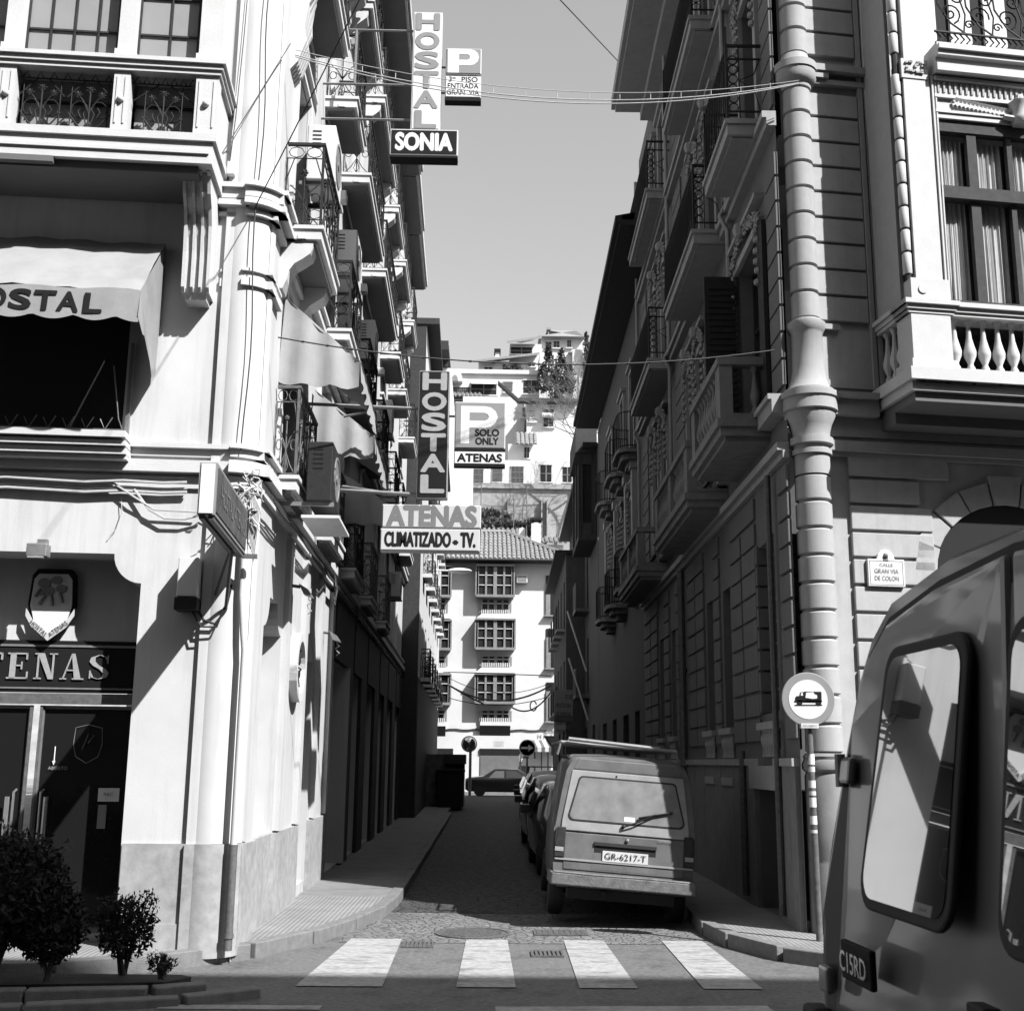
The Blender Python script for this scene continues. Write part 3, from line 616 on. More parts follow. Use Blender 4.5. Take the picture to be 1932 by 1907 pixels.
# balconies: (start, end, slab underside, projection, console?)
BAL = [(.80, 2.25, 4.40, .26, 0), (3.6, 5.1, 4.40, .30, 0), (6.7, 8.2, 4.40, .30, 0), (9.8, 11.3, 4.40, .30, 0), (13.6, 15.0, 4.40, .3, 0),
       (.62, 2.15, 7.04, .42, 1), (3.65, 5.2, 7.04, .42, 0), (6.6, 8.2, 7.04, .42, 0), (9.8, 11.3, 7.04, .42, 0), (13.5, 15.0, 7.04, .42, 0), (16.4, 17.9, 7.04, .42, 0), (20.2, 21.8, 7.04, .42, 0),
       (.55, 2.25, 10.20, .42, 0), (3.40, 4.62, 10.20, .42, 0), (5.50, 8.42, 10.20, .42, 0), (9.05, 12.4, 10.20, .42, 0), (13.5, 15.2, 10.20, .42, 0), (16.1, 18.0, 10.20, .42, 0), (20.4, 22.1, 10.20, .42, 0),
       (3.6, 5.4, 13.2, .36, 1), (5.6, 7.6, 13.2, .36, 1), (8.33, 11.6, 13.2, .36, 1), (12.65, 14.6, 13.2, .36, 1), (15.6, 18.0, 13.25, .36, 1), (19.7, 21.6, 13.3, .36, 1)]
for (s0, s1, z, p, con) in BAL:
    q = MB(LS); q.box(s0, s1, .0, p, z, z + .11); q.box(s0 - .02, s1 + .02, .0, p + .025, z + .11, z + .15); q.box(s0 + .06, s1 - .06, .0, p - .05, z - .035, z)
    bl = q.build('balcony', 'balcony_stone', H)
    q = MB(LS); q.box(s0 + .04, s1 - .04, .03, p - .06, z - .045, z - .035); q.build('soffit', 'soffit_shade_grey', bl)
    q = MB(LS); q.box(s0 - .01, s0 + .03, p * .42, p * .62, z + .0, z + .045); q.build('drip_block', 'balcony_stone', bl)
    iron_railing(LS, bl, s0 + .03, s1 - .03, .02, p - .02, z + .17, .92, pitch=.5 if z < 9 else .45, m='iron_light' if z < 6 else 'iron')
    if con:
        for sc in (s0 + .02, s1 - .32): q = MB(LS); console(q, sc, .26, z - .04, p * .8, .5); q.build('console', 'balcony_stone', bl)
# roof overhang in three stepped lengths
for a, b_, p in ((3.0, 9.9, .62), (9.9, 17.2, .58), (17.2, 20.7, .50), (20.7, 24.8, .44)):
    q = MB(LS); q.box(a, b_ - .04, -.3, p, 16.42, 16.55); q.box(a, b_ - .04, p - .02, p + .05, 16.5, 16.72); q.build('eave', 'side_plaster', H)
    q = MB(LS); q.box(a + .02, b_ - .06, .0, p - .06, 16.39, 16.42); q.build('eave_soffit', 'soffit_shade_grey', H)
# carved block at the top of the near bay, above the second balcony
q = MB(LS); 
for i in range(5): q.prism([(0, 10.16), (.28 - .02 * i, 10.16), (.28 - .03 * i, 10.0 - .05 * i), (.17, 9.8 - .05 * i), (.13, 9.5), (.16, 9.35), (.08, 9.1), (0, 9.0)], .62 + i * .075, .67 + i * .075, 'x')
q.build('carved_console', 'balcony_stone', H)

# ---------------------------------------------------------------- awnings
def scallop(n, amp): return [amp * abs(sin(pi * i / 4)) for i in range(n)]
# front awning over the avenue window
A = thing('window_awning', 'pale awning with scalloped valance lettered HOSTAL on the avenue front', 'awning', LF(-2.3, .0, 6.6), world_built=True)
q = MB(LF); nu = 22; rows = [(.06, 6.62), (.25, 6.44), (.5, 6.2), (.72, 5.97), (.9, 5.80)]
us = [-3.7 + (3.7 - .98) * i / nu for i in range(nu + 1)]
def sag(i, j): return .012 * sin(i * 1.7 + j * 1.1) + .01 * sin(i * .6)
vs = [(u, o, z + sag(i, j)) for j, (o, z) in enumerate(rows) for i, u in enumerate(us)]
k = nu + 1; q.add(vs, [(j * k + i, j * k + i + 1, (j + 1) * k + i + 1, (j + 1) * k + i) for j in range(len(rows) - 1) for i in range(nu)])
q.build('cloth', 'awning_white', A, smooth=True, fix=False)
q = MB(LF); nv = 72; va = []; top = []; bot = []
for i in range(nv + 1):
    u = -3.7 + (3.7 - .98) * i / nu * nu / nv if False else -3.7 + 2.72 * i / nv
    top.append((u, .905 + .0, 5.80 + .01 * sin(u * 9))); bot.append((u, .912 + .004 * sin(u * 14), 5.54 - .045 * abs(sin((u + .1) * pi / .36))))
q.add(top + bot, [(i, i + 1, nv + 2 + i, nv + 1 + i) for i in range(nv)]); q.build('valance', 'awning_white', A, smooth=True, fix=False)
q = MB(LF); q.add([(-.98, .05, 6.62), (-.98, .905, 5.80), (-.985, .92, 5.55), (-.96, .8, 5.42), (-.99, .6, 5.48), (-.97, .4, 5.3), (-.985, .2, 5.2), (-.99, .05, 5.28)], [(0, 1, 2, 3, 4, 5, 6, 7)]); q.build('side_flap', 'awning_white', A, fix=False)
for i, (ch, u) in enumerate(zip('HOSTAL', (-2.44, -2.225, -2.01, -1.80, -1.60, -1.385))):
    text(ch, LF(u + .0, .917, 5.585 - .004 * i), LF(1, 0, 0) - LF(0, 0, 0), (0.05, 0, 1), .175, 'lettering_black', A, 'letter', width=.185 if ch != 'L' else .155, bold=.035, thick=.0)
# side-street awnings, open at the near end with a triangular flap
def side_awning(s0, s1, zt, zb, p, label, first):
    A = thing('street_awning', label, 'awning', LS(s0, 0, zt), group='canvas awnings on the street side', world_built=True)
    n = 16; q = MB(LS); rows = [(.03, zt), (p * .5, (zt + zb) / 2 - .03), (p, zb)]
    vs = [(s0 + (s1 - s0) * i / n, o, z + .012 * sin(i * 1.9 + j)) for j, (o, z) in enumerate(rows) for i in range(n + 1)]
    k = n + 1; q.add(vs, [(j * k + i, j * k + i + 1, (j + 1) * k + i + 1, (j + 1) * k + i) for j in range(2) for i in range(n)]); q.build('cloth', 'awning_cloth', A, smooth=True, fix=False)
    q = MB(LS); n2 = 40
    top = [(s0 + (s1 - s0) * i / n2, p + .005, zb) for i in range(n2 + 1)]; bot = [(a[0], p + .02 + .02 * sin(i * .9), zb - .22 - .05 * abs(sin(i * pi / 8))) for i, a in enumerate(top)]
    q.add(top + bot, [(i, i + 1, n2 + 2 + i, n2 + 1 + i) for i in range(n2)]); q.build('valance', 'awning_cloth', A, smooth=True, fix=False)
    # near end: triangle with folds, then its own little valance
    m_ = 14; q = MB(LS); T0 = [(s0 + .012 * sin(i * 1.3), .03 + (p - .03) * i / m_, zt - (zt - zb) * i / m_) for i in range(m_ + 1)]; B0 = [(s0 + .035 * sin(i * 1.1) - .02, .0 + p * i / m_, zb) for i in range(m_ + 1)]
    D0 = [(s0 + .03 * sin(i * 1.1 + .7) - .03, p * i / m_, zb - .24 - .03 * abs(sin(i * pi / 4.6)) - .04 * (i / m_)) for i in range(m_ + 1)]
    M0 = [tuple((a + b) / 2 for a, b in zip(x, y)) for x, y in zip(T0, B0)]
    q.add(T0 + M0 + B0 + D0, [(r * (m_ + 1) + i, r * (m_ + 1) + i + 1, (r + 1) * (m_ + 1) + i + 1, (r + 1) * (m_ + 1) + i) for r in range(3) for i in range(m_)]); q.build('end_flap', 'awning_cloth', A, smooth=True, fix=False)
    q = MB(LS); q.tube([(s0 + .07, 0, zb + .0), (s0 + .07, p, zb + .0)], .012, 6); q.tube([(s0, p, zb), (s1, p, zb)], .016, 6); q.build('frame_bar', 'metal_grey', A)
side_awning(.95, 3.0, 6.52, 5.82, .84, 'large pale canvas awning nearest the corner, above the big air conditioner', 1)
side_awning(3.45, 5.9, 6.3, 5.70, .80, 'second canvas awning, half hidden behind the big air conditioner', 0)
side_awning(6.5, 8.7, 6.0, 5.45, .86, 'third canvas awning, low and dark behind the lower sign bar', 0)

# ---------------------------------------------------------------- air conditioners
def aircon(s0, s1, o0, o1, z0, z1, m, label, shelf=False):
    A = thing('air_conditioner', label, 'air conditioner', LS((s0 + s1) / 2, o0, z0), group='air conditioners on the street side', world_built=True)
    q = MB(LS); q.box(s0, s1, o0, o1, z0, z1); q.build('casing', m, A, bevel=.012)
    q = MB(LS)
    for i in range(5): q.box(s0 - .004, s0, o0 + .06 + .0, o0 + .16, z1 - .09 - i * .05, z1 - .075 - i * .05)
    q.build('vent_slots', 'lettering_black', A)
    q = MB(lambda a, b, c: LS((s0 + s1) / 2 + a, o1 + c, (z0 + z1) / 2 + b)); r_ = (z1 - z0) * .38; q.lathe([(r_, .0), (r_, .012), (r_ * .9, .012), (r_ * .9, .002), (.05, .002), (.05, .014)], 0, 0, 20)
    q.build('fan_grille', 'metal_grey', A)
    for b_ in (s0 + .05, s1 - .09): q = MB(LS); q.box(b_, b_ + .04, .0, o1 + .02, z0 - .04, z0); q.build('bracket', 'metal_grey', A)
    if shelf: q = MB(LS); q.box(s0 - .12, s1 + .12, o0 - .02, o1 + .10, z0 - .20, z0 - .17); q.build('drip_tray', 'metal_light', A)
    return A
aircon(.95, 1.75, .34, .60, 4.32, 4.95, 'iron', 'large dark air conditioner on a tray under the first awning', True)
aircon(1.55, 2.25, .08, .40, 8.2, 8.88, 'ac_white', 'white air conditioner above the near iron balcony')
aircon(4.25, 5.0, .08, .40, 8.2, 8.85, 'ac_white', 'white air conditioner with hanging hose beyond the near iron balcony')
aircon(7.75, 8.5, .08, .38, 8.2, 8.88, 'ac_white', 'white air conditioner under the long third-floor balconies')
aircon(12.6, 13.2, .06, .36, 8.3, 9.0, 'ac_white', 'small white air conditioner between the farther balconies')
aircon(17.6, 18.3, .06, .34, 5.6, 6.2, 'ac_white', 'farthest white air conditioner, low behind the vertical sign')
for (s, z, l) in ((4.05, 9.15, 'small square lamp box near the top balcony'), (7.4, 9.2, 'small square lamp box over the second air conditioner'), (11.5, 9.15, 'small square lamp box farther along the wall')):
    A = thing('wall_lamp', 'white ' + l, 'lamp', LS(s, 0, z), group='small lamp boxes on the street side', world_built=True)
    q = MB(LS); q.box(s - .09, s + .09, .1, .26, z, z + .14); q.build('housing', 'ac_white', A, bevel=.01); q = MB(LS); q.tube([(s, 0, z + .05), (s, .12, z + .05)], .015, 6); q.build('arm', 'metal_grey', A)

# ---------------------------------------------------------------- projecting box sign on the corner
A = thing('box_sign', 'long box sign standing out from the corner on iron struts', 'sign', LF(-.33, 0, 3.6), world_built=True)
q = MB(LF); q.box(-.165, -.03, .22, 2.0, 3.56, 3.97); q.build('casing', 'sign_grey', A)
q = MB(LF); q.box(-.15, -.045, 2.0, 2.01, 3.57, 3.96); q.build('end_plate', 'sign_white', A)
q = MB(LF); q.box(-.032, -.022, .26, 1.96, 3.59, 3.94); q.build('face', 'graffiti_wall', A)
q = MB(LF); q.box(-.15, -.11, .24, 1.98, 3.53, 3.56); q.box(-.08, -.04, .24, 1.98, 3.525, 3.56); q.build('bottom_rail', 'iron_light', A)
text('HOSTAL ATENAS', LF(-.020, 1.1, 3.69), LF(0, -1, 0) - LF(0, 0, 0), (0, 0, 1), .15, 'lettering_grey', A, width=1.4)
q = MB(LF)
q.tube([(-.2, .05, 3.05), (-.1, .55, 3.55)], .016, 6); q.tube([(-.3, .05, 3.2), (-.14, .4, 3.56)], .014, 6); q.box(-.05, .08, .2, .24, 3.52, 3.56); q.build('strut', 'iron_light', A)
A = thing('transformer_box', 'small white metal transformer box on the wall under the box sign', 'electrical box', LF(-.5, 0, 3.1), world_built=True)
q = MB(LF); q.box(-.62, -.44, .02, .22, 3.16, 3.52); q.build('casing', 'ac_white', A, bevel=.01); q = MB(LF); q.box(-.63, -.43, .02, .24, 3.04, 3.15); q.build('base', 'iron', A)
q = MB(LF); q.tube([(-.45, .1, 3.08), (-.38, .12, 2.96), (-.28, .1, 2.93), (-.2, .08, 3.05), (-.16, .05, 3.3)], .014, 6); q.tube([(-.5, .1, 3.06), (-.40, .13, 2.90), (-.26, .12, 2.9), (-.2, .08, 3.1)], .010, 6); q.build('wires', 'iron', A)

# ---------------------------------------------------------------- floodlights on the side wall
for s, z, l in ((2.2, 3.55, 'small floodlight with a hanging wire above the round window'), (5.2, 3.35, 'farther small floodlight on the street side wall')):
    A = thing('floodlight', l, 'floodlight', LS(s, 0, z), group='floodlights on the street side', world_built=True)
    q = MB(LS); q.tube([(s, .0, z + .08), (s, .15, z + .06)], .02, 6); q.build('arm', 'iron_light', A)
    q = MB(LS); q.prism([(.14, z + .09), (.24, z + .03), (.30, z - .06), (.2, z - .03)], s - .08, s + .08, 'x'); q.build('housing', 'metal_grey', A)
    q = MB(LS); q.tube([(s, .25, z - .05)] + [(s + .02 * i, .25 + .03 * sin(i * 2), z - .08 - .03 * i) for i in range(6)], .005, 4); q.build('wire', 'cable_light', A)

# ---------------------------------------------------------------- drainpipe and cables on the corner
A = thing('drainpipe', 'white drainpipe with dark iron foot down the rounded corner', 'drainpipe', LF(-.02, .12, .1), world_built=True)
q = MB(LF); q.tube([(-.06, .09, 4.2), (-.055, .09, 3.2), (-.02, .10, 2.86), (.0, .10, 2.7), (.0, .10, 1.0)], .032, 10); q.build('upper_pipe', 'cornice_white', A, smooth=True)
q = MB(LF); q.tube([(.0, .10, 1.0), (.0, .10, .12)], .038, 10); q.tube([(.0, .10, .22), (.0, .10, .26)], .046, 10); q.build('iron_foot', 'iron_light', A, smooth=True)
def cable(pts, r, m, label, name='cable', T=None, sagn=None, group=None):
    q = MB(T); q.tube(pts, r, 5); o = q.build(name, m, fix=False); tag(o, label, 'cable', group); return o
def sagged(a, b, sag, n=24):
    a, b = Vector(a), Vector(b); return [tuple(a.lerp(b, i / n) - Vector((0, 0, sag * 4 * (i / n) * (1 - i / n)))) for i in range(n + 1)]
q = MB(LF)
for z, o, r_ in ((4.245, .09, .014), (4.16, .05, .016), (4.195, .05, .012)):
    q.tube([(U0 + i * .35, o, z - (.012 * (i % 3))) for i in range(20)] + [(-.62, o, z)], r_, 5)
q.tube([(-1.1, .06, 4.17), (-.95, .07, 3.98), (-.8, .07, 3.9), (-.62, .07, 3.9), (-.45, .07, 3.95)], .012, 5); q.tube([(-1.35, .06, 4.26), (-1.1, .08, 4.1), (-.9, .07, 3.98), (-.5, .07, 3.97)], .010, 5)
q.tube([(-1.22, .03, 4.1), (-1.2, .03, 3.95), (-1.24, .03, 3.8), (-1.3, .03, 3.72)], .004, 4); q.build('wall_cables', 'cable_light'); ob = bpy.data.objects['wall_cables']; tag(ob, 'bundle of pale cables clipped along the band above the hostel door', 'cables')
# tangle of wires at the corner
q = MB(LF); rnd = random.Random(3)
for i in range(26):
    a = Vector((-.25 + rnd.random() * .25, .1 + rnd.random() * .12, 4.0 + rnd.random() * .3)); pts = [a]
    for j in range(7): a = a + Vector((rnd.uniform(-.06, .07), rnd.uniform(-.03, .035), rnd.uniform(-.09, .045))); pts.append(a)
    q.tube(pts, rnd.choice((.005, .007, .009)), 4)
for i in range(7): q.tube([(-.1 + .02 * i, .14, 4.35 - .03 * i), (-.02, .16, 4.2), (.0 + .012 * i, .15, 4.0), (-.02 + .01 * i, .13, 3.75 - .04 * i)], .008, 4)
q.tube([(-.15 + .09 * cos(t * .6), .2, 4.12 + .09 * sin(t * .6)) for t in range(11)], .012, 5)
tag(q.build('wire_tangle', 'cable_light', fix=False), 'untidy tangle of pale wires at the building corner beside the box sign', 'wires')
q = MB(LF)
for k_, (dx, r_) in enumerate(((0, .007),)): q.tube([(-.12 + dx + .02 * sin(i * .9 + k_), .125 - dx * .4, 10.8 - i * .33) for i in range(20)], r_, 4)
q.tube([(-.33, .07, 10.5), (-.36, .08, 8.9), (-.39, .08, 8.0), (-.42, .08, 7.5)], .005, 4)
tag(q.build('hanging_wires', 'cable', fix=False), 'thin dark wires hanging down the rounded corner shaft', 'wires')
tag(MB(LF).box(-.44, -.36, .05, .12, 7.36, 7.5).build('junction_box', 'ac_white', bevel=.01), 'small white junction box above the pilaster capital', 'junction box')
q = MB(LS)
for k_ in range(4): q.tube([(.1 + i * .42, .13 + .01 * k_, 4.18 - .02 * k_ + .015 * sin(i * 1.3 + k_)) for i in range(40)], .012, 5)
for s in (5.3, 8.5):
    for j in range(8): q.tube([(s + rnd.uniform(-.1, .1), .18, 4.2), (s + rnd.uniform(-.15, .15), .2, 4.05), (s + rnd.uniform(-.1, .2), .18, 3.9 - .1 * rnd.random())], .008, 4)
tag(q.build('street_cables', 'cable', fix=False), 'dark cables running along the street side under the first balconies', 'cables')
# ================================================================ signs hung over the street
XR, ZU = (1, 0, 0), (0, 0, 1)
def panel_sign(name, label, p0, p1, Y, th, mc, mf, items, cat='sign', group=None, border=.03, edge_m=None):
    """a lit box sign facing the avenue: p0 top-left, p1 bottom-right as (x, z)"""
    x0, z1 = p0; x1, z0 = p1; A = thing(name, label, cat, ((x0 + x1) / 2, Y, z0), group=group)
    w_, h_ = (x1 - x0), (z1 - z0); q = MB(); q.box(-w_ / 2, w_ / 2, 0, th, 0, h_); q.build('casing', mc, A, bevel=.008)
    q = MB(); q.box(-w_ / 2 + border, w_ / 2 - border, -.006, .002, border, h_ - border); q.build('face', mf, A)
    for (s_, x, z, hh, mm, ww, bo) in items:
        text(s_, (x * w_ - w_ / 2, -.0075, z * h_), XR, ZU, hh, mm, A, 'letter', width=ww, bold=bo, thick=0)
    return A, w_, h_
# upper column: HOSTAL
A, w_, h_ = panel_sign('hostal_sign', 'tall white upright sign lettered HOSTAL in grey above the small dark sign', (-1.08, 11.36), (-.70, 9.66), 14.0, .16, 'sign_cream', 'sign_white', [], border=.02)
for i, ch in enumerate('HOSTAL'): text(ch, (0, -.0075, h_ * (1 - (i + .92) / 6.05)), XR, ZU, .225, 'lettering_midgrey', A, 'letter', width=.30 if ch != 'L' else .27, bold=.045)
q = MB(); q.box(-.19, .19, -.002, .17, -.05, -.005); q.build('bottom_shade', 'sign_dark', A)
A, w_, h_ = panel_sign('sonia_sign', 'dark box sign lettered SONIA in white under the upright sign', (-1.33, 9.64), (-.46, 9.28), 13.95, .2, 'sign_cream', 'sign_dark', [('SONIA', .5, .20, .225, 'sign_white', .72, .045)], border=.018)
q = MB(); q.box(-.43, .43, .0, .2, -.03, -.002); q.build('bottom_shade', 'sign_dark', A)
A, w_, h_ = panel_sign('parking_sign', 'upper square parking sign with white P on grey', (-.645, 10.84), (-.18, 10.47), 14.0, .12, 'sign_cream', 'sign_grey', [], border=.012)
q = MB(); q.box(-.205, -.06, -.0085, -.006, .012, .355); q.prism([(-.06, .355), (.08, .355), (.14, .34), (.185, .30), (.2, .24), (.185, .18), (.14, .135), (.08, .12), (-.06, .12), (-.06, .2), (.05, .2), (.08, .22), (.08, .26), (.05, .28), (-.06, .28)], -.0087, -.006, 'y'); q.build('letter', 'sign_white', A)
A, w_, h_ = panel_sign('floor_sign', 'white sign lettered 3er PISO ENTRADA GRAN VIA below the upper parking sign', (-.645, 10.44), (-.18, 10.13), 14.0, .12, 'sign_cream', 'sign_white', [('GRAN  VIA', .5, .12, .07, 'lettering_black', .42, .02), ('ENTRADA', .5, .42, .07, 'lettering_black', .40, .02), ('PISO', .68, .72, .07, 'lettering_black', .21, .02), ('3', .14, .72, .07, 'lettering_black', .04, .02), ('ER', .25, .84, .025, 'lettering_black', .045, .02)], border=.012)
q = MB(); q.box(-.235, .235, -.004, .125, -.045, -.002); q.build('bottom_shade', 'sign_dark', A)
# iron frame that carries the upper signs from the wall
A = thing('sign_bracket', 'iron pipe frame holding the white upright sign from the wall', 'bracket', (-1.5, 14.1, 10.3), group='sign brackets')
q = MB(); 
for z in (11.14, 10.35, 9.85): q.tube([(-.74, 0, z - 10.3), (.42, 0, z - 10.3)], .016, 6); q.tube([(-.1, .03, z - 10.3 + .012), (.35, .03, z - 10.3 + .02)], .012, 6)
q.tube([(.43, 0, 11.15 - 10.3), (.43, 0, 9.6 - 10.3)], .018, 6); q.tube([(-.33, 0, 11.14 - 10.3), (-.33, 0, 10.35 - 10.3)], .018, 6)
q.tube([(.8, 0, .32), (.88, 0, .32)], .014, 6); q.tube([(.8, 0, -.05), (.88, 0, -.05)], .014, 6); q.build('pipe', 'metal_grey', A)
# lower column: HOSTAL
A, w_, h_ = panel_sign('hostal_sign', 'tall black upright sign lettered HOSTAL in grey, the lower of the two', (-.875, 6.42), (-.50, 4.82), 14.0, .16, 'sign_grey', 'sign_dark', [], border=.014)
for i, ch in enumerate('HOSTAL'): text(ch, (0.005, -.0075, h_ * (1 - (i + .93) / 6.2)), XR, ZU, .205, 'lettering_silver', A, 'letter', width=.285 if ch != 'L' else .275, bold=.045)
A, w_, h_ = panel_sign('parking_sign', 'lower square parking sign with big white P and words SOLO ONLY', (-.43, 6.03), (.19, 5.44), 14.0, .10, 'sign_cream', 'sign_grey', [('SOLO', .64, .27, .082, 'lettering_black', .29, .045), ('ONLY', .64, .09, .082, 'lettering_black', .28, .045)], border=.014)
q = MB(); q.box(-.235, -.13, -.0085, -.006, .06, .535); q.prism([(-.13, .535), (.06, .535), (.13, .52), (.19, .47), (.215, .40), (.19, .33), (.13, .275), (.06, .26), (-.13, .26), (-.13, .35), (.05, .35), (.09, .365), (.11, .40), (.09, .435), (.05, .45), (-.13, .45)], -.0087, -.006, 'y'); q.build('letter', 'sign_white', A)
A, w_, h_ = panel_sign('atenas_sign', 'small white sign lettered ATENAS under the big P', (-.43, 5.405), (.19, 5.245), 14.0, .10, 'sign_cream', 'sign_white', [('ATENAS', .5, .2, .095, 'lettering_black', .54, .045)], border=.010)
q = MB(); q.box(-.31, .31, -.002, .10, -.03, -.002); q.box(-.31, .31, -.002, .1, .161, .193); q.build('edge_shade', 'sign_dark', A)
A, w_, h_ = panel_sign('atenas_sign', 'wide cream sign lettered ATENAS in grey above the CLIMATIZADO sign', (-1.27, 4.73), (-.09, 4.45), 13.97, .2, 'sign_cream', 'sign_cream', [('ATENAS', .5, .08, .235, 'lettering_grey', 1.06, .055)], border=.012)
A, w_, h_ = panel_sign('climatizado_sign', 'wide cream sign lettered CLIMATIZADO - TV in black, lowest over the street', (-1.28, 4.43), (-.10, 4.165), 13.94, .2, 'sign_cream', 'sign_cream', [('CLIMATIZADO', .375, .2, .165, 'lettering_black', .78, .045), ('TV.', .88, .2, .165, 'lettering_black', .17, .05), ('-', .755, .2, .16, 'lettering_black', .04, .08)], border=.012)
A = thing('sign_bracket', 'iron pipe frame holding the black upright sign from the wall', 'bracket', (-1.5, 14.1, 5.5), group='sign brackets')
q = MB(); q.tube([(-.74, 0, .5), (.62, 0, .46)], .022, 6); q.tube([(-.3, .05, .36), (.25, .02, .48)], .016, 6); q.tube([(-.74, 0, -.56), (.62, 0, -.62)], .026, 6); q.tube([(-.3, .04, -.52), (.3, .04, -.6)], .018, 6)
q.tube([(.64, 0, .9), (.64, 0, -1.0)], .02, 6); q.tube([(.99, .03, .38), (1.07, .03, .38)], .014, 6); q.build('pipe', 'metal_grey', A)

# ---------------------------------------------------------------- cables across the street
q = MB(); P1, P2 = LS(.2, .12, 8.9), RF(.2, .25, 9.25)
for k_, (s_, dz) in enumerate(((.35, 0), (.38, -.02), (.30, .06))): q.tube(sagged(P1 + Vector((0, 0, dz)), P2 + Vector((0, 0, dz * .5)), s_, 28), .006 if k_ < 2 else .004, 5)
for i in range(1, 16): p = P1.lerp(P2, i / 16) - Vector((0, 0, .34 * 4 * (i / 16) * (1 - i / 16))); q.tube([p, p + Vector((0, 0, .06))], .004, 4)
tag(q.build('street_cable', 'cable_light', fix=False), 'pale cable bundle crossing the street high above the white sign', 'cable', 'cables across the street')
q = MB(); q.tube(sagged(LS(.2, .1, 5.80), RS(.05, .1, 6.17), .22, 28), .008, 5)
for i in range(1, 22): p = Vector(LS(.2, .1, 5.8)).lerp(RS(.05, .1, 6.17), i / 22) - Vector((0, 0, .22 * 4 * (i / 22) * (1 - i / 22))); q.tube([p + Vector((-.015, 0, 0)), p + Vector((.015, 0, 0))], .012, 4)
tag(q.build('street_cable', 'cable', fix=False), 'dark cable crossing the street above the black upright sign', 'cable', 'cables across the street')
q = MB(); q.tube([at(1000, -60, 18), at(1170, 120, 24)], .012, 5); q.tube([LS(.0, .1, 8.9), LF(-.5, .3, 7.4)], .005, 4)
tag(q.build('thin_wire', 'cable'), 'thin single wire slanting across the sky to the right cornice', 'cable')
# cable whose shadow slants over the white wall
q = MB(); q.tube(sagged(LF(-.15, .12, 7.0), Vector((1.8, 5.2, 11.9)), .15, 20), .006, 5); tag(q.build('avenue_cable', 'cable', fix=False), 'dark cable leaving the corner over the avenue', 'cable')

# ================================================================ right building
G = thing('corner_building', 'grey rusticated corner building with oriel, stone balconies and iron balconies', 'building', RO, world_built=True)
CH = .29
# street side wall
ops = [(.92, 1.72, 2.3, 4.25, .28), (.95, 2.05, .12, 1.45, .45), (3.5, 4.08, 1.9, 4.07, .3), (4.85, 5.42, 1.9, 4.07, .3), (8.75, 9.3, 1.9, 4.07, .3), (10.3, 10.95, 1.9, 4.07, .3),
       (.85, 1.55, 1.9, 2.12, .2)]
up = [(.9, 2.3, 5.75, 8.0), (4.9, 5.6, 5.75, 8.0), (6.0, 6.6, 5.75, 8.0), (9.2, 9.9, 5.75, 8.0), (10.5, 11.2, 5.75, 8.0), (14.9, 15.9, 5.7, 7.9), (17.5, 18.4, 5.7, 7.9), (20.4, 21.3, 5.7, 7.9),
      (.75, 1.6, 9.15, 11.3), (3.6, 4.4, 9.1, 11.2), (5.0, 5.7, 9.1, 11.2), (8.8, 9.5, 9.1, 11.2), (10.2, 10.9, 9.1, 11.2), (14.8, 15.6, 9.0, 11), (17.2, 18, 9.0, 11), (20.6, 21.4, 9, 11),
      (.75, 1.6, 12.25, 14.3), (3.7, 4.4, 12.25, 14.3), (5.0, 5.7, 12.25, 14.3), (8.9, 9.6, 12.3, 14.3), (10.3, 11.0, 12.3, 14.3)]
low = [(14.6, 15.6, .2, 2.9), (17.0, 18.4, .2, 2.9), (20.2, 21.4, .2, 2.9), (23.4, 24.8, .2, 2.9)]
gops = [o for o in ops] + [u_ + (.22,) for u_ in up] + [l_ + (.3,) for l_ in low]
w = MB(RS); wall(w, -.0, 13.4, 0, 15.6, [o for o in gops if o[1] < 13.4]); w.build('side_wall', 'right_stucco_shaded', G)
q = MB(RS); q.box(.0, 13.4, -9, -.32, 15.5, 15.6); q.quad((13.4, 0, 12.4), (13.4, -8, 12.4), (13.4, -8, 15.6), (13.4, 0, 15.6)); q.build('roof', 'soffit_shade_grey', G)
q = MB(RS); q.box(-.3, 10.95, 0, .78, 15.42, 15.58); q.box(-.35, 11.0, .7, .86, 15.5, 15.75); q.box(-.1, 10.9, 0, .25, 15.2, 15.42); q.build('eave', 'right_trim', G)
G2 = thing('street_house', 'long shaded house with dark eave and rounded balconies beyond the corner building', 'building', RS(13.4, 0, 0), world_built=True)
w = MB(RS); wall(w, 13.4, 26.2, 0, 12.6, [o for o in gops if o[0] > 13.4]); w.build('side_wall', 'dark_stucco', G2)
q = MB(RS); q.quad((26.2, 0, 0), (26.2, -8, 0), (26.2, -8, 12.6), (26.2, 0, 12.6)); q.quad((13.4, -.02, 12.6), (26.2, -.02, 12.6), (26.2, -8, 12.9), (13.4, -8, 12.9)); q.build('end_wall', 'dark_stucco', G2)
q = MB(RS); q.box(10.5, 25.9, .02, .74, 12.60, 12.72); q.build('eave_soffit', 'dark_wood', G2); q = MB(RS); q.box(10.5, 25.95, .70, .84, 12.66, 12.8); q.quad((10.5, .84, 12.8), (25.95, .84, 12.8), (25.95, -3, 13.6), (10.5, -3, 13.6)); q.build('eave_edge', 'dark_wood', G2)
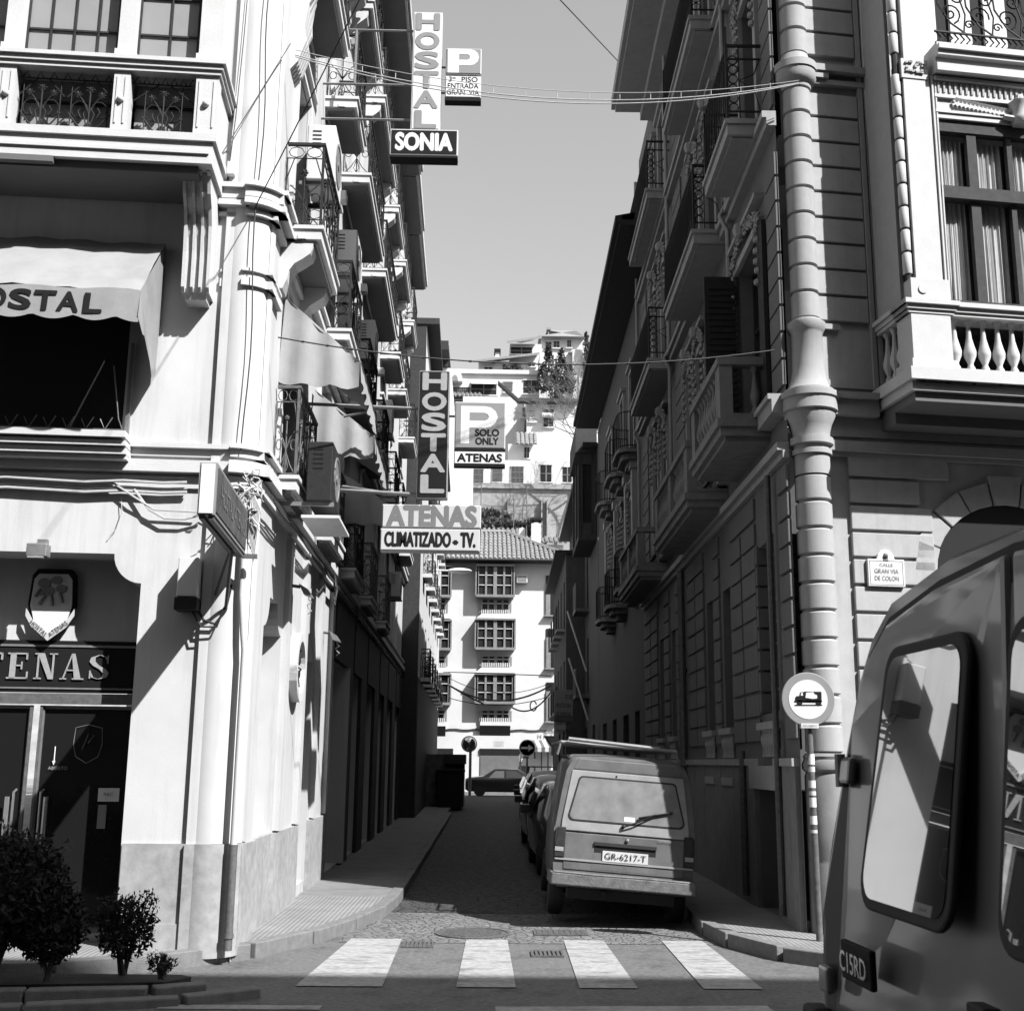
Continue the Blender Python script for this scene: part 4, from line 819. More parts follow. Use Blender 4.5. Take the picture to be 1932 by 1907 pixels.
def infill(o, par, m='window_dark', arch=False):
    a, b_, c_, d_ = o[:4]; e = -(o[4] if len(o) > 4 else .22)
    q = MB(RS); q.box(a, b_, e - .03, e + .01, c_, d_); f_ = q.build('window', m, par)
    q = MB(RS); mid = (a + b_) / 2
    for r_ in ((a, a + .05, c_, d_), (b_ - .05, b_, c_, d_), (mid - .03, mid + .03, c_, d_), (a, b_, d_ - .05, d_), (a, b_, c_ + (d_ - c_) * .62, c_ + (d_ - c_) * .62 + .04)): q.box(r_[0], r_[1], e + .01, e + .05, r_[2], r_[3])
    q.build('frame', 'dark_wood', f_); return f_
for o in gops:
    par = G if o[1] < 13.4 else G2; infill(o, par, 'dark_void' if o[3] < 1.6 else 'window_dark')
q = MB(RS); q.box(.60, .88, .02, .07, 5.75, 7.98); q.build('shutter', 'dark_wood', G)
q = MB(RS); q.box(2.30, 2.35, .0, .46, 5.75, 7.98)
for i in range(24): q.box(2.285, 2.30, .05, .41, 5.85 + i * .085, 5.90 + i * .085)
q.build('shutter', 'dark_wood', G)
# surrounds of the upper windows with carved heads
def surround(o, par, carved):
    a, b_, c_, d_ = o[:4]; q = MB(RS)
    for r_ in ((a - .13, a, c_, d_ + .1), (b_, b_ + .13, c_, d_ + .1), (a, b_, d_, d_ + .1)): q.box(r_[0], r_[1], -.01, .06, r_[2], r_[3])
    q.box(a - .2, b_ + .2, -.01, .12, d_ + .32 if carved else d_ + .1, d_ + .38 if carved else d_ + .18)
    q.build('window_surround', 'right_trim', par)
    if carved:
        q = MB(RS); rd = random.Random(int(a * 10 + c_)); mid = (a + b_) / 2
        for i in range(9):
            t = (i - 4) / 4; cxx = mid + t * (b_ - a) * .62; czz = d_ + .28 - .22 * abs(t) ** 1.5
            for sg in (-1, 1): q.tube([(x, .08 + .02 * (k_ % 2), z) for k_, (x, z) in enumerate(spiral(cxx + sg * .05, czz, .085, .015, 1.1, rd.random() * 6, 9, sg))], .018, 5)
        for sg in (-1, 1):
            xx = (a - .06) if sg < 0 else (b_ + .06)
            for j in range(6): q.ball((xx + rd.uniform(-.04, .04), .08, d_ - .05 - j * .13), .05, 6)
        q.ball((mid, .12, d_ + .3), .09, 8, 1.3); q.build('carved_head', 'right_trim', par, smooth=True)
for o in up: surround(o, G if o[1] < 13.4 else G2, o[2] < 6 or (o[2] < 9.2 and o[0] < 12))
# channelled blocks on the lower wall
blk = [(.0, .5), (1.74, 2.55), (2.62, 3.36), (4.22, 4.72), (5.56, 6.3), (6.36, 7.2), (7.62, 8.55), (9.42, 10.15), (11.1, 12.1), (12.2, 13.3)]
for a, b_ in blk:
    for i in range(9):
        z = 1.98 + i * CH; q = MB(RS); q.box(a + .012, b_ - .012, -.01, .035, z + .018, z + CH - .018); q.build('block', 'right_stucco_shaded', G, bevel=.008)
for a, b_ in ((.0, .5), (1.74, 3.36), (4.22, 4.72), (5.56, 7.2), (7.62, 8.55), (9.42, 10.15), (11.1, 13.3)):
    for z in (4.61,): q = MB(RS); q.box(a + .012, b_ - .012, -.01, .035, z + .018, z + CH - .02); q.build('block', 'right_stucco_shaded', G, bevel=.008)
for a, b_ in ((.5, .9), (1.72, 1.74)): pass
# rounded jamb stones of the arched window
for i in range(8):
    z = 2.3 + i * CH * .86; q = MB(RS); q.box(1.66, 1.735, -.27, .03, z + .014, z + CH * .86 - .014); q.build('jamb_stone', 'right_stucco_shaded', G, bevel=.008)
    q = MB(RS); q.box(.84, .93, -.27, .03, z + .014, z + CH * .86 - .014); q.build('jamb_stone', 'right_stucco_shaded', G, bevel=.008)
# strips of blocks on the upper floors
for a, b_ in ((-.0, .52), (2.62, 3.2), (7.0, 8.0), (12.2, 13.2)):
    for fl, nz in ((5.75, 9), (9.1, 9), (12.25, 9)):
        for i in range(nz):
            q = MB(RS); q.box(a + .01, b_ - .01, -.01, .03, fl + i * .31 + .02, fl + i * .31 + .295); q.build('block', 'right_stucco_shaded', G)
# plinth, mouldings and string courses
q = MB(RS); q.box(.05, .9, -.01, .05, .1, 1.72); q.box(2.1, 13.3, -.01, .05, .1, 1.72); q.build('plinth', 'right_stone', G)
q = MB(RS); q.box(.05, .94, -.01, .08, 1.72, 1.80); q.box(1.7, 13.3, -.01, .08, 1.72, 1.80); q.box(.8, 2.2, .0, .09, 1.46, 1.72); q.build('plinth_moulding', 'right_trim', G)
q = MB(RS); q.box(13.5, 26.1, -.01, .05, .1, 1.5); q.build('plinth', 'right_stone', G2)
for z0, z1, p in ((4.95, 5.03, .06), (5.03, 5.12, .12), (5.45, 5.60, .16), (5.6, 5.66, .2), (8.85, 8.95, .1), (8.95, 9.03, .15), (12.0, 12.1, .1), (12.1, 12.18, .15)):
    q = MB(RS); q.box(.0, 13.3, -.01, p, z0, z1); q.build('string_course', 'right_trim', G)
# basement windows with little balusters
for (a, b_) in ((.85, 1.62), (3.4, 4.15), (4.8, 5.5), (8.7, 9.3), (10.2, 10.9)):
    q = MB(RS); q.box(a - .08, b_ + .08, 0, .09, 2.12, 2.2); q.box(a - .05, b_ + .05, 0, .07, 1.46, 1.56); bs = q.build('baluster_sill', 'right_trim', G)
    n_ = 6
    for i in range(n_):
        s = a + (b_ - a) * (i + .5) / n_; q = MB(lambda x, y, z, s=s: RS(s + x, .03 + y, z)); q.lathe([(.03, 1.82), (.02, 1.85), (.018, 1.93), (.04, 1.99), (.04, 2.03), (.02, 2.09), (.035, 2.12)], 0, 0, 8); q.build('baluster', 'right_trim', G, smooth=True)
# drain pipes on the shaded wall
for s, r_ in ((7.42, .06), (.66, .035), (2.58, .04)):
    q = MB(RS); q.tube([(s, .09, 4.9 if s != 2.58 else 1.9), (s, .09, .2)], r_, 8); q.tube([(s, .09, 3.2), (s, .09, 3.27)], r_ * 1.3, 8) if s > 7 else None; q.build('downpipe', 'iron_light', G, smooth=True)
for s in (2.45, 8.2, 13.3): q = MB(RS); q.tube([(s, .1, 15), (s + .02, .1, 9.1), (s, .2, 8.9), (s, .1, 8.7), (s, .1, 5.8)], .035, 8); q.build('downpipe', 'right_trim', G, smooth=True)
# stone balconies with turned balusters
bprof = [(.055, 0), (.055, .05), (.035, .07), (.03, .10), (.062, .18), (.062, .23), (.035, .34), (.022, .46), (.022, .50), (.045, .54), (.05, .58)]
def stone_balcony(s0, s1, z, p):
    q = MB(RS); q.box(s0, s1, .0, p, z, z + .1); q.box(s0 - .03, s1 + .03, .0, p + .04, z + .1, z + .19); q.box(s0 + .05, s1 - .05, 0, p - .06, z - .06, z)
    B_ = q.build('stone_balcony', 'right_stone', G)
    zb = z + .19
    q = MB(RS); q.box(s0, s1, p - .13, p, zb, zb + .07); q.box(s0, s0 + .13, 0, p - .13, zb, zb + .07); q.build('base_rail', 'right_stone', B_)
    q = MB(RS); q.box(s0 - .02, s1 + .02, p - .15, p + .02, zb + .65, zb + .74); q.box(s0 - .02, s0 + .15, 0, p - .15, zb + .65, zb + .74); q.box(s1 - .15, s1 + .02, 0, p - .15, zb + .65, zb + .74); q.build('hand_rail', 'right_stone', B_)
    for a in [s0 + .0, s1 - .26] + ([(s0 + s1) / 2 - .12] if s1 - s0 > 2.5 else []):
        q = MB(RS); q.box(a, a + .26, p - .15, p, zb + .07, zb + .65); q.build('pedestal', 'right_stone', B_)
    n_ = int((s1 - s0 - .6) / .17)
    for i in range(n_):
        s = s0 + .36 + i * (s1 - s0 - .72) / max(1, n_ - 1)
        if s1 - s0 > 2.5 and abs(s - (s0 + s1) / 2) < .18: continue
        q = MB(lambda x, y, zz, s=s: RS(s + x, p - .07 + y, zb + .07 + zz)); q.lathe(bprof, 0, 0, 8); q.build('baluster', 'right_stone', B_, smooth=True)
    for a in ([.16] if p > .45 else []):
        q = MB(lambda x, y, zz: RS(s0 + .07 + x, a + y, zb + .07 + zz)); q.lathe(bprof, 0, 0, 10); q.build('baluster', 'right_stone', B_, smooth=True)
for s0, s1, z, p in ((.75, 2.85, 5.40, .58), (3.45, 6.95, 5.14, .56), (9.6, 13.1, 5.14, .56)): stone_balcony(s0, s1, z, p)
# iron balconies
IB = [(.45, 2.05, 8.98, .46), (3.05, 6.05, 8.8, .46), (8.3, 11.4, 8.75, .46), (.45, 2.1, 12.05, .44), (3.0, 6.0, 12.1, .44), (8.4, 11.6, 12.15, .44)]
for (s0, s1, z, p) in IB:
    q = MB(RS); q.box(s0 + .05, s1 - .05, .0, p - .06, z - .02, z); q.box(s0, s1, .0, p, z, z + .14); q.box(s0 - .02, s1 + .02, 0, p + .03, z + .14, z + .2); bl = q.build('balcony', 'right_trim', G)
    q = MB(RS); q.box(s0, s1, p - .03, p - .01, z + 1.16, z + 1.19)
    for a in (s0 + .02, s1 - .02): q.box(a - .015, a + .015, .0, p, z + 1.16, z + 1.19); q.box(a - .015, a + .015, p - .03, p, z + .2, z + 1.16); q.box(a - .008, a + .008, 0, p, z + .3, z + .32); q.box(a - .008, a + .008, 0, p, z + .99, z + 1.01)
    q.box(s0, s1, p - .03, p - .01, z + .26, z + .28)
    for a in (s0 + .02, s1 - .02):
        for i in range(6): q.tube([(a, p - .09 + .055 * cos(t * pi / 5), z + .36 + i * .125 + .058 * sin(t * pi / 5)) for t in range(10)], .008, 4, True)
        q.tube([(a, p - .16, z + .2), (a, p - .16, z + 1.16)], .008, 4); q.tube([(a, .05, z + .3), (a, .12, z + .6), (a, p - .16, z + .72), (a, .12, z + .8), (a, .05, z + 1.0)], .009, 4)
    n_ = int((s1 - s0) / .115)
    for i in range(n_ + 1):
        s = s0 + (s1 - s0) * i / n_; q.tube([(s, p - .02, z + .2), (s + .02, p - .01, z + .5), (s - .02, p - .01, z + .9), (s, p - .02, z + 1.17)], .010, 4)
        q.tube([(s + .05 * cos(t * pi / 3), p - .02, z + 1.08 + .05 * sin(t * pi / 3)) for t in range(6)], .006, 4, True)
    q.build('railing', 'iron', bl, fix=False)
# rounded balconies of the next house
for (s0, s1, z) in ((14.1, 15.7, 8.72), (16.5, 18.1, 8.72), (19.8, 21.4, 8.72), (14.3, 15.7, 5.55), (17.0, 18.4, 5.5), (20.0, 21.4, 5.5)):
    q = MB(RS); mid = (s0 + s1) / 2; out = [(s0, 0), (s0, .3), (s0 + .12, .45), (s0 + .35, .5), (s1 - .35, .5), (s1 - .12, .45), (s1, .3), (s1, 0)]
    q.prism(out, z, z + .09, 'z'); q.prism([(mid + (a - mid) * .8, o * .75) for a, o in out], z - .13, z, 'z'); q.prism([(mid + (a - mid) * .5, o * .45) for a, o in out], z - .26, z - .13, 'z'); bl = q.build('rounded_balcony', 'right_stone', G2)
    q = MB(RS); 
    for zz in (.15, .95): q.tube([(a, o * .95, z + zz) for a, o in out], .015, 5)
    for i in range(len(out) - 1):
        for t in (.0, .33, .66): a = out[i][0] + (out[i + 1][0] - out[i][0]) * t; o = (out[i][1] + (out[i + 1][1] - out[i][1]) * t) * .95; q.tube([(a, o, z + .09), (a, o, z + .95)], .008, 4)
    q.build('railing', 'iron', bl, fix=False)
for s in (14.4, 16.0, 18.9, 21.8): q = MB(RS); q.box(s, s + .3, 0, .14, 5.9, 8.6); q.box(s - .05, s + .35, 0, .18, 8.4, 8.6); q.build('pilaster', 'right_trim', G2)
# glazed bay and farther shaded buildings
G3 = thing('glazed_bay_house', 'dark house with a tall glazed wooden bay near the far end of the street', 'building', RS(26.3, 0, 0), world_built=True)
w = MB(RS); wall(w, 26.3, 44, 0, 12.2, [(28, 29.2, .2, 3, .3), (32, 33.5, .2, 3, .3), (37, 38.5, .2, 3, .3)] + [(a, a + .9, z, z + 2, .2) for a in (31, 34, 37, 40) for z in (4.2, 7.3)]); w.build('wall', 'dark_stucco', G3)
q = MB(RS); q.quad((44, 0, 0), (44, -8, 0), (44, -8, 12.2), (44, 0, 12.2)); q.quad((26.3, 0, 12.2), (44, 0, 12.2), (44, -8, 13), (26.3, -8, 13)); q.box(26.3, 44, 0, .5, 12.1, 12.25); q.build('roof', 'dark_wood', G3)
q = MB(RS); q.box(26.8, 30.2, 0, .62, 9.0, 9.2); q.box(26.7, 30.3, 0, .72, 12.0, 12.9)
for s in (26.8, 28.4, 30.1): q.box(s, s + .12, .5, .62, 9.2, 12.0)
for o_ in (.0, .45): q.box(26.8, 26.9, o_ + .02, o_ + .17, 9.2, 12.0)
q.box(26.8, 26.9, .1, .6, 9.2, 9.6); q.box(26.8, 26.9, .1, .6, 11.6, 12.0); q.build('glazed_bay', 'brown_wood', G3)
q = MB(RS); q.box(26.86, 30.1, .1, .55, 9.2, 12.0); q.build('bay_glass', 'window_dark', G3)
for a in (28, 32, 37): q = MB(RS); q.box(a, a + 1.4, -.32, -.28, .2, 3); q.build('doorway', 'dark_void', G3)
for a in (31, 34, 37, 40):
    for z in (4.2, 7.3): q = MB(RS); q.box(a, a + .9, -.22, -.18, z, z + 2); q.build('window', 'window_dark', G3)
q = MB(RS)
for s in (31, 35, 39.5):
    for z in (4.0, 7.1): q.box(s - .3, s + 1.4, 0, .5, z, z + .12); [q.tube([(s - .3 + i * .1, .48, z + .1), (s - .3 + i * .1, .48, z + 1)], .012, 4) for i in range(18)]; q.box(s - .3, s + 1.4, .46, .5, z + 1, z + 1.04)
q.build('balconies', 'iron_light', G3); bpy.data.objects['balconies'].name = 'balcony'

G4 = thing('projecting_house', 'dark narrow house standing proud of its row at the far end of the right side', 'building', RS(33, 0, 0), world_built=True)
w = MB(RS); wall(w, 33, 44.2, 0, 9.6, [(34, 35.4, .2, 2.9, .25), (37.5, 39, .2, 2.9, .25)] + [(a, a + .9, z, z + 1.9, .18) for a in (34, 36.6, 39.2, 41.8) for z in (3.7, 6.8)], o=.72); w.build('wall', 'dark_stucco', G4)
q = MB(RS); q.quad((33, .72, 0), (33, 0, 0), (33, 0, 9.6), (33, .72, 9.6)); q.build('end_wall', 'dark_stucco', G4); q = MB(RS); q.quad((44.2, .72, 0), (44.2, -8, 0), (44.2, -8, 9.6), (44.2, .72, 9.6)); q.build('end_wall', 'dark_stucco', G4)
q = MB(RS); q.box(32.8, 44.4, -.5, 1.15, 9.6, 9.72); q.build('eave', 'dark_wood', G4)
for a, z0, z1 in [(34, .2, 2.9), (37.6, .2, 2.9)] + [(a, z, z + 1.9) for a in (34, 36.6, 39.2, 41.8) for z in (3.7, 6.8)]:
    q = MB(RS); q.box(a, a + .9 + (.5 if z0 < 1 else 0), .46, .5, z0, z1); q.build('window', 'window_dark', G4)
    if z0 > 1: q = MB(RS); q.box(a - .15, a + 1.05, .72, 1.05, z0 - .1, z0); bl = q.build('balcony', 'right_trim', G4); q = MB(RS); [q.tube([(a - .15 + i * .1, 1.03, z0), (a - .15 + i * .1, 1.03, z0 + .85)], .012, 4) for i in range(13)]; q.box(a - .15, a + 1.05, 1.01, 1.05, z0 + .85, z0 + .89); q.build('railing', 'iron', bl)
for s_, z_ in ((31.5, 7.2), (30.6, 5.4)):
    q = MB(RS); q.tube([(s_, .05, z_ - 2.2), (s_, .75, z_)], .035, 6); pl2 = q.build('flagpole', 'metal_light', G3)
# --- avenue front of the right building
w = MB(RF)
fo = [(1.62, 3.3, .1, 3.85, .5), (1.13, 1.27, 6.4, 9.0, .3)]
wall(w, .35, 9.0, 0, 13.5, fo + [(4.6, 6.2, .1, 3.6, .5)]); w.build('front_wall', 'front_stucco_lit', G)
q = MB(RF); q.box(.35, 9, -.6, -.01, 13.4, 13.5); q.quad((9, 0, 0), (9, -6, 0), (9, -6, 13.5), (9, 0, 13.5)); q.build('front_cap', 'soffit_shade_grey', G)
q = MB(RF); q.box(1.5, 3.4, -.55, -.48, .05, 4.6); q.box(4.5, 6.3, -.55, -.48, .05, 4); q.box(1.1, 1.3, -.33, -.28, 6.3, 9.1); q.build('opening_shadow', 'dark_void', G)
# arch over the opening: voussoirs
c0, z0_ = 2.46, 3.75; ri, ro = .86, 1.12
q = MB(RF); pts = [(1.6, 3.84)] + [(c0 - ri * cos(t * pi / 16), z0_ + ri * .9 * sin(t * pi / 16)) for t in range(17)] + [(3.32, 3.84), (3.32, 3.84)]
for k_ in range(9):
    a0, a1 = pi * k_ / 9 + .012, pi * (k_ + 1) / 9 - .012; dz = .0 if k_ % 2 else .015; r2 = ro + (.08 if k_ == 4 else 0)
    v = [(c0 - ri * cos(a0), z0_ + ri * .9 * sin(a0)), (c0 - ri * cos((a0 + a1) / 2), z0_ + ri * .9 * sin((a0 + a1) / 2)), (c0 - ri * cos(a1), z0_ + ri * .9 * sin(a1)), (c0 - r2 * cos(a1), z0_ + r2 * .93 * sin(a1)), (c0 - r2 * cos(a0), z0_ + r2 * .93 * sin(a0))]
    MB(RF).prism(v, -.3, dz + .03, 'y').build('arch_stone', 'front_stucco_lit', G, bevel=.01)
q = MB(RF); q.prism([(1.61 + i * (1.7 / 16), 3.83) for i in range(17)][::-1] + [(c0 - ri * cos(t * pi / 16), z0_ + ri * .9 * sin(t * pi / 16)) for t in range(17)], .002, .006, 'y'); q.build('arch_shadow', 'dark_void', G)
# channelled ashlar beside the corner shaft, and above, between shaft and oriel
for i in range(9):
    z = 1.85 + i * CH; q = MB(RF); q.box(.66, 1.58 + (.0 if z < 3.6 else .0), -.01, .045, z + .018, z + CH - .018); q.build('block', 'front_stucco_lit', G, bevel=.008)
for z, x1 in ((4.46, 1.45), (4.75, 1.8)): q = MB(RF); q.box(.66, x1, -.01, .045, z + .018, z + CH - .018); q.build('block', 'front_stucco_lit', G, bevel=.008)
for z in (4.75,): q = MB(RF); q.box(3.2, 5, -.01, .045, z + .018, z + CH - .018); q.build('block', 'front_stucco_lit', G, bevel=.008)
for fl in ((6.5, 9), (9.75, 9)):
    for i in range(fl[1]): q = MB(RF); q.box(.36, .98, -.01, .05, fl[0] + i * .31 + .018, fl[0] + i * .31 + .292); q.build('block', 'front_stucco_lit', G, bevel=.006)
q = MB(RF)
for x in (.99, 1.06, 1.3): q.box(x, x + .05, -.01, .07 if x < 1.2 else .1, 5.75, 13.4)
q.build('window_moulding', 'right_trim', G)
q = MB(RF); q.box(.4, 1.1, -.01, .035, 5.75, 6.42); q.build('panel', 'front_stucco_lit', G)
# corner shaft in drums
ks = (.26, .0)
def rs_(prof, name='shaft_drum', m='right_trim', n_=28):
    q = MB(lambda a, o, z: RF(ks[0] + a, ks[1] + o, z)); q.lathe(prof, 0, 0, n_); return q.build(name, m, G, smooth=True)
R0, R1 = .19, .155; rd_ = random.Random(21)
for i in range(10): z = 1.85 + i * CH; rs_([(R0 - .03, z), (R0 - .028, z + .008), (R0, z + .022), (R0 + rd_.uniform(-.002, .002), z + CH - .03), (R0 - .028, z + CH - .008), (R0 - .03, z + CH)])
for i in range(9): z = 6.5 + i * .31; rs_([(R1 - .025, z), (R1 - .024, z + .008), (R1, z + .02), (R1 + rd_.uniform(-.002, .002), z + .285), (R1 - .024, z + .302), (R1 - .025, z + .31)])
for i in range(12): z = 9.72 + i * .31; rs_([(R1 - .025, z), (R1 - .024, z + .008), (R1, z + .02), (R1 + rd_.uniform(-.002, .002), z + .285), (R1 - .024, z + .302), (R1 - .025, z + .31)])
rs_([(R0 + .02, .1), (R0 + .02, .78), (R0 + .015, .8), (R0 + .02, .82), (R0 + .02, 1.62), (R0 + .005, 1.66), (R0 + .04, 1.69), (R0 + .045, 1.74), (R0 + .02, 1.79), (R0 + .03, 1.82), (R0, 1.85)], 'shaft_base', 'right_stone')
rs_([(.19, 4.75), (.19, 4.97), (.215, 4.97), (.215, 5.02), (.195, 5.03), (.195, 5.07), (.235, 5.08), (.235, 5.15), (.2, 5.16), (.205, 5.22), (.225, 5.30), (.27, 5.40), (.27, 5.44), (.30, 5.45), (.30, 5.58), (.32, 5.59), (.32, 5.65), (.27, 5.66), (.27, 5.69)], 'shaft_capital')
rs_([(.25, 5.69), (.22, 5.74), (.19, 5.83), (.175, 5.95), (.172, 6.34), (.185, 6.36), (.21, 6.41), (.21, 6.46), (.17, 6.465), (.165, 6.5)], 'shaft_pedestal')
rs_([(.155, 9.28), (.17, 9.29), (.175, 9.33), (.21, 9.36), (.235, 9.40), (.235, 9.50), (.25, 9.505), (.25, 9.59), (.19, 9.6), (.17, 9.66), (.155, 9.72)], 'shaft_ring')
# wall strip right of the shaft carries the same mouldings
for z0, z1, p, x1 in ((9.38, 9.44, .08, 1.3), (9.44, 9.52, .12, .62), (9.52, 9.60, .14, 1.3), (5.42, 5.6, .14, 1.0), (5.6, 5.66, .2, 1.02), (6.40, 6.46, .09, .62), (5.03, 5.14, .1, 9.0), (4.98, 5.03, .05, 9.0), (5.2, 5.42, .04, 9.0), (1.69, 1.80, .07, 1.6)):
    q = MB(RF); q.box(.38, x1, -.01, p, z0, z1); q.build('string_course', 'right_trim', G)
q = MB(RF); q.box(.66, 1.58, -.01, .07, .1, 1.69); q.build('plinth', 'right_stone', G)
# --- oriel of the right building
OR = .80; UL, UR = 1.10, 9.0
q = MB(RF); q.box(UL - .08, UR, .0, OR + .05, 5.50, 5.60); q.box(UL - .12, UR, 0, OR + .12, 5.60, 5.73); q.build('oriel_floor', 'oriel_white', G)
q = MB(RF); q.box(UL - .03, UR, .0, OR, 5.40, 5.50); q.box(UL - .03, UR, 0, .35, 5.28, 5.4); q.build('oriel_soffit', 'soffit_shade_grey', G)
q = MB(RF)
for i in range(14): x = UL + .02 + i * .28; q.tube([(x, OR + .05, 5.58), (x + .04, OR + .09, 5.62)], .015, 5)
q.tube([(UL - .04 + i * .3, OR + .075, 5.575 - .012 * sin(i * 1.2)) for i in range(26)], .014, 5); q.tube([(UL - .04 + i * .3, OR + .075, 5.60 - .01 * sin(i * 1.7)) for i in range(26)], .007, 5); q.build('clipped_cable', 'cable', G, fix=False)
q = MB(RF); q.box(UL - .02, UL + .42, OR - .32, OR, 5.73, 6.36); q.box(UL - .05, UL + .45, OR - .34, OR + .03, 5.73, 5.85); q.build('oriel_pedestal', 'oriel_white', G)
for z0, z1, p in ((6.36, 6.40, .01), (6.40, 6.45, .03), (6.45, 6.50, .06)): 
    q = MB(RF); q.box(UL - .04 - p, UR, OR - .30, OR + p - .03, z0, z1); q.box(UL - .04 - p, UL + .45 + p, OR - .3, OR + p, z0, z1); q.box(UL - .04 - p, UL + .1, .0, OR - .3, z0, z1); q.build('oriel_rail', 'oriel_white', G)
q = MB(RF); q.box(UL + .42, UR, OR - .2, OR - .06, 5.73, 5.80); q.build('oriel_base_rail', 'oriel_white', G)
bp2 = [(.045, 0), (.045, .03), (.03, .06), (.028, .08), (.062, .16), (.066, .21), (.05, .27), (.03, .36), (.022, .47), (.022, .50), (.04, .53), (.048, .56)]
for i in range(34):
    x = UL + .52 + i * .165; q = MB(lambda a, b, c, x=x: RF(x + a, OR - .13 + b, 5.80 + c)); q.lathe(bp2, 0, 0, 12); q.build('baluster', 'oriel_white', G, smooth=True)
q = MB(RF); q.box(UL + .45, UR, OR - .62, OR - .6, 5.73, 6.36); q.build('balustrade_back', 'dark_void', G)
for s in range(3): q = MB(lambda a, b, c, s=s: RF(UL + .03 + a, .15 + s * .16 + b, 5.80 + c)); q.lathe(bp2, 0, 0, 8); q.build('baluster', 'oriel_white', G, smooth=True)
# corner pier of the oriel with a quarter shaft of drums
q = MB(RF); q.box(UL + .08, UL + .38, OR - .25, OR - .03, 6.5, 9.15); q.box(UL + .0, UL + .44, OR - .34, OR + .0, 6.5, 6.75); q.box(UL + .40, UL + .42, OR - .2, OR - .015, 6.75, 9.15); q.box(UL + .44, UL + .455, OR - .2, OR - .02, 6.75, 9.15)
q.box(UL + .06, UL + .37, OR - .25, OR - .02, 9.1, 9.33); q.box(UL + .1, UL + .34, OR - .25, OR - .03, 9.33, 12); q.build('oriel_pier', 'oriel_white', G)
q = MB(RF); q.box(UL - .04, UL + .0, .1, OR - .16, 6.5, 12); q.build('oriel_cheek', 'right_trim', G)
for i in range(9):
    z = 6.82 + i * .262 if i < 9 else 0
    q = MB(lambda a, b, c: RF(UL + .02 + a, OR - .09 + b, c)); q.lathe([(.045, z), (.05, z + .01), (.05, z + .225), (.045, z + .235)], 0, 0, 12); q.build('shaft_drum', 'oriel_white', G, smooth=True)
for i in range(9):
    z = 9.42 + i * .262; q = MB(lambda a, b, c: RF(UL + .02 + a, OR - .09 + b, c)); q.lathe([(.045, z), (.05, z + .01), (.05, z + .225), (.045, z + .235)], 0, 0, 12); q.build('shaft_drum', 'oriel_white', G, smooth=True)
q = MB(RF); q.tube([(UL + .02, OR - .09, 6.75), (UL + .02, OR - .09, 12)], .035, 8); q.build('shaft_core', 'dark_wood', G)
q = MB(RF); rd = random.Random(5)
for i in range(22): q.box(*(lambda x, z: (x, x + .03, OR - .02, OR + .0, z, z + .02))(UL + .1 + rd.random() * .2, 9.14 + rd.random() * .15))
q.build('carved_panel', 'right_trim', G)
q = MB(RF)
for c_ in (UL + .13,): q.prism([(c_ + .05 * cos(t * pi / 8), 6.63 + .05 * sin(t * pi / 8)) for t in range(16)], OR + .0, OR + .012, 'y')
q.build('boss', 'oriel_white', G)
# windows of the oriel: timber frames, glass, curtains
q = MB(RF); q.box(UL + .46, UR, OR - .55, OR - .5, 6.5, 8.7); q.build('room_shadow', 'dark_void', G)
q = MB(RF); n_ = 260; v0 = []; v1 = []; cu_ = []
segs = [(1.60, 1.88), (2.02, 2.36), (2.44, 2.80), (2.95, 3.4)]
for a, b_ in segs:
    q = MB(RF); k = 40; top = []; bot = []
    for i in range(k + 1): t = i / k; x = a + (b_ - a) * t; o_ = OR - .20 + .014 * sin(t * 34 + a * 7) + .01 * sin(t * 71); top.append((x, o_, 8.5 - .02 * abs(sin(t * 17)))); bot.append((x + .01 * sin(t * 9), OR - .20 + .016 * sin(t * 31 + a * 5 + .5), 6.52))
    q.add(top + bot, [(i, i + 1, k + 2 + i, k + 1 + i) for i in range(k)]); q.build('curtain', 'curtain', G, smooth=True, fix=False)
q = MB(RF)
q.box(1.53, UR, OR - .16, OR - .06, 8.52, 8.66); q.box(1.53, UR, OR - .16, OR - .03, 7.72, 7.86); q.box(1.53, UR, OR - .16, OR - .06, 6.5, 6.56)
for x, w_ in ((1.53, .05), (1.90, .11), (2.37, .06), (2.82, .11), (3.4, .1)): q.box(x, x + w_, OR - .14, OR - .075, 6.5, 8.6)

q.build('window_frame', 'brown_wood', G)
q = MB(RF); q.quad((1.55, OR - .12, 6.5), (3.6, OR - .12, 6.5), (3.6, OR - .12, 8.6), (1.55, OR - .12, 8.6)); q.build('window_glass', glass('glass_clear', .02, .02, .04, .95), G, fix=False)
# entablature over the oriel window
for z0, z1, p in ((8.66, 8.72, .0), (8.72, 8.75, .02), (8.75, 8.90, -.02), (8.90, 8.94, .02), (8.94, 9.10, .0), (9.10, 9.14, .05), (9.17, 9.26, .14), (9.26, 9.34, .10), (9.34, 9.40, .18), (9.40, 9.46, .22), (9.46, 9.5, .16)):
    q = MB(RF); q.box(UL + .43, UR, 0, OR - .03 + p * .8, z0, z1); q.build('entablature', 'oriel_white', G)
for i in range(48): x = UL + .47 + i * .066; q = MB(RF); q.box(x, x + .022, OR - .03, OR - .012, 8.96, 9.08); q.build('dentil', 'right_trim', G)
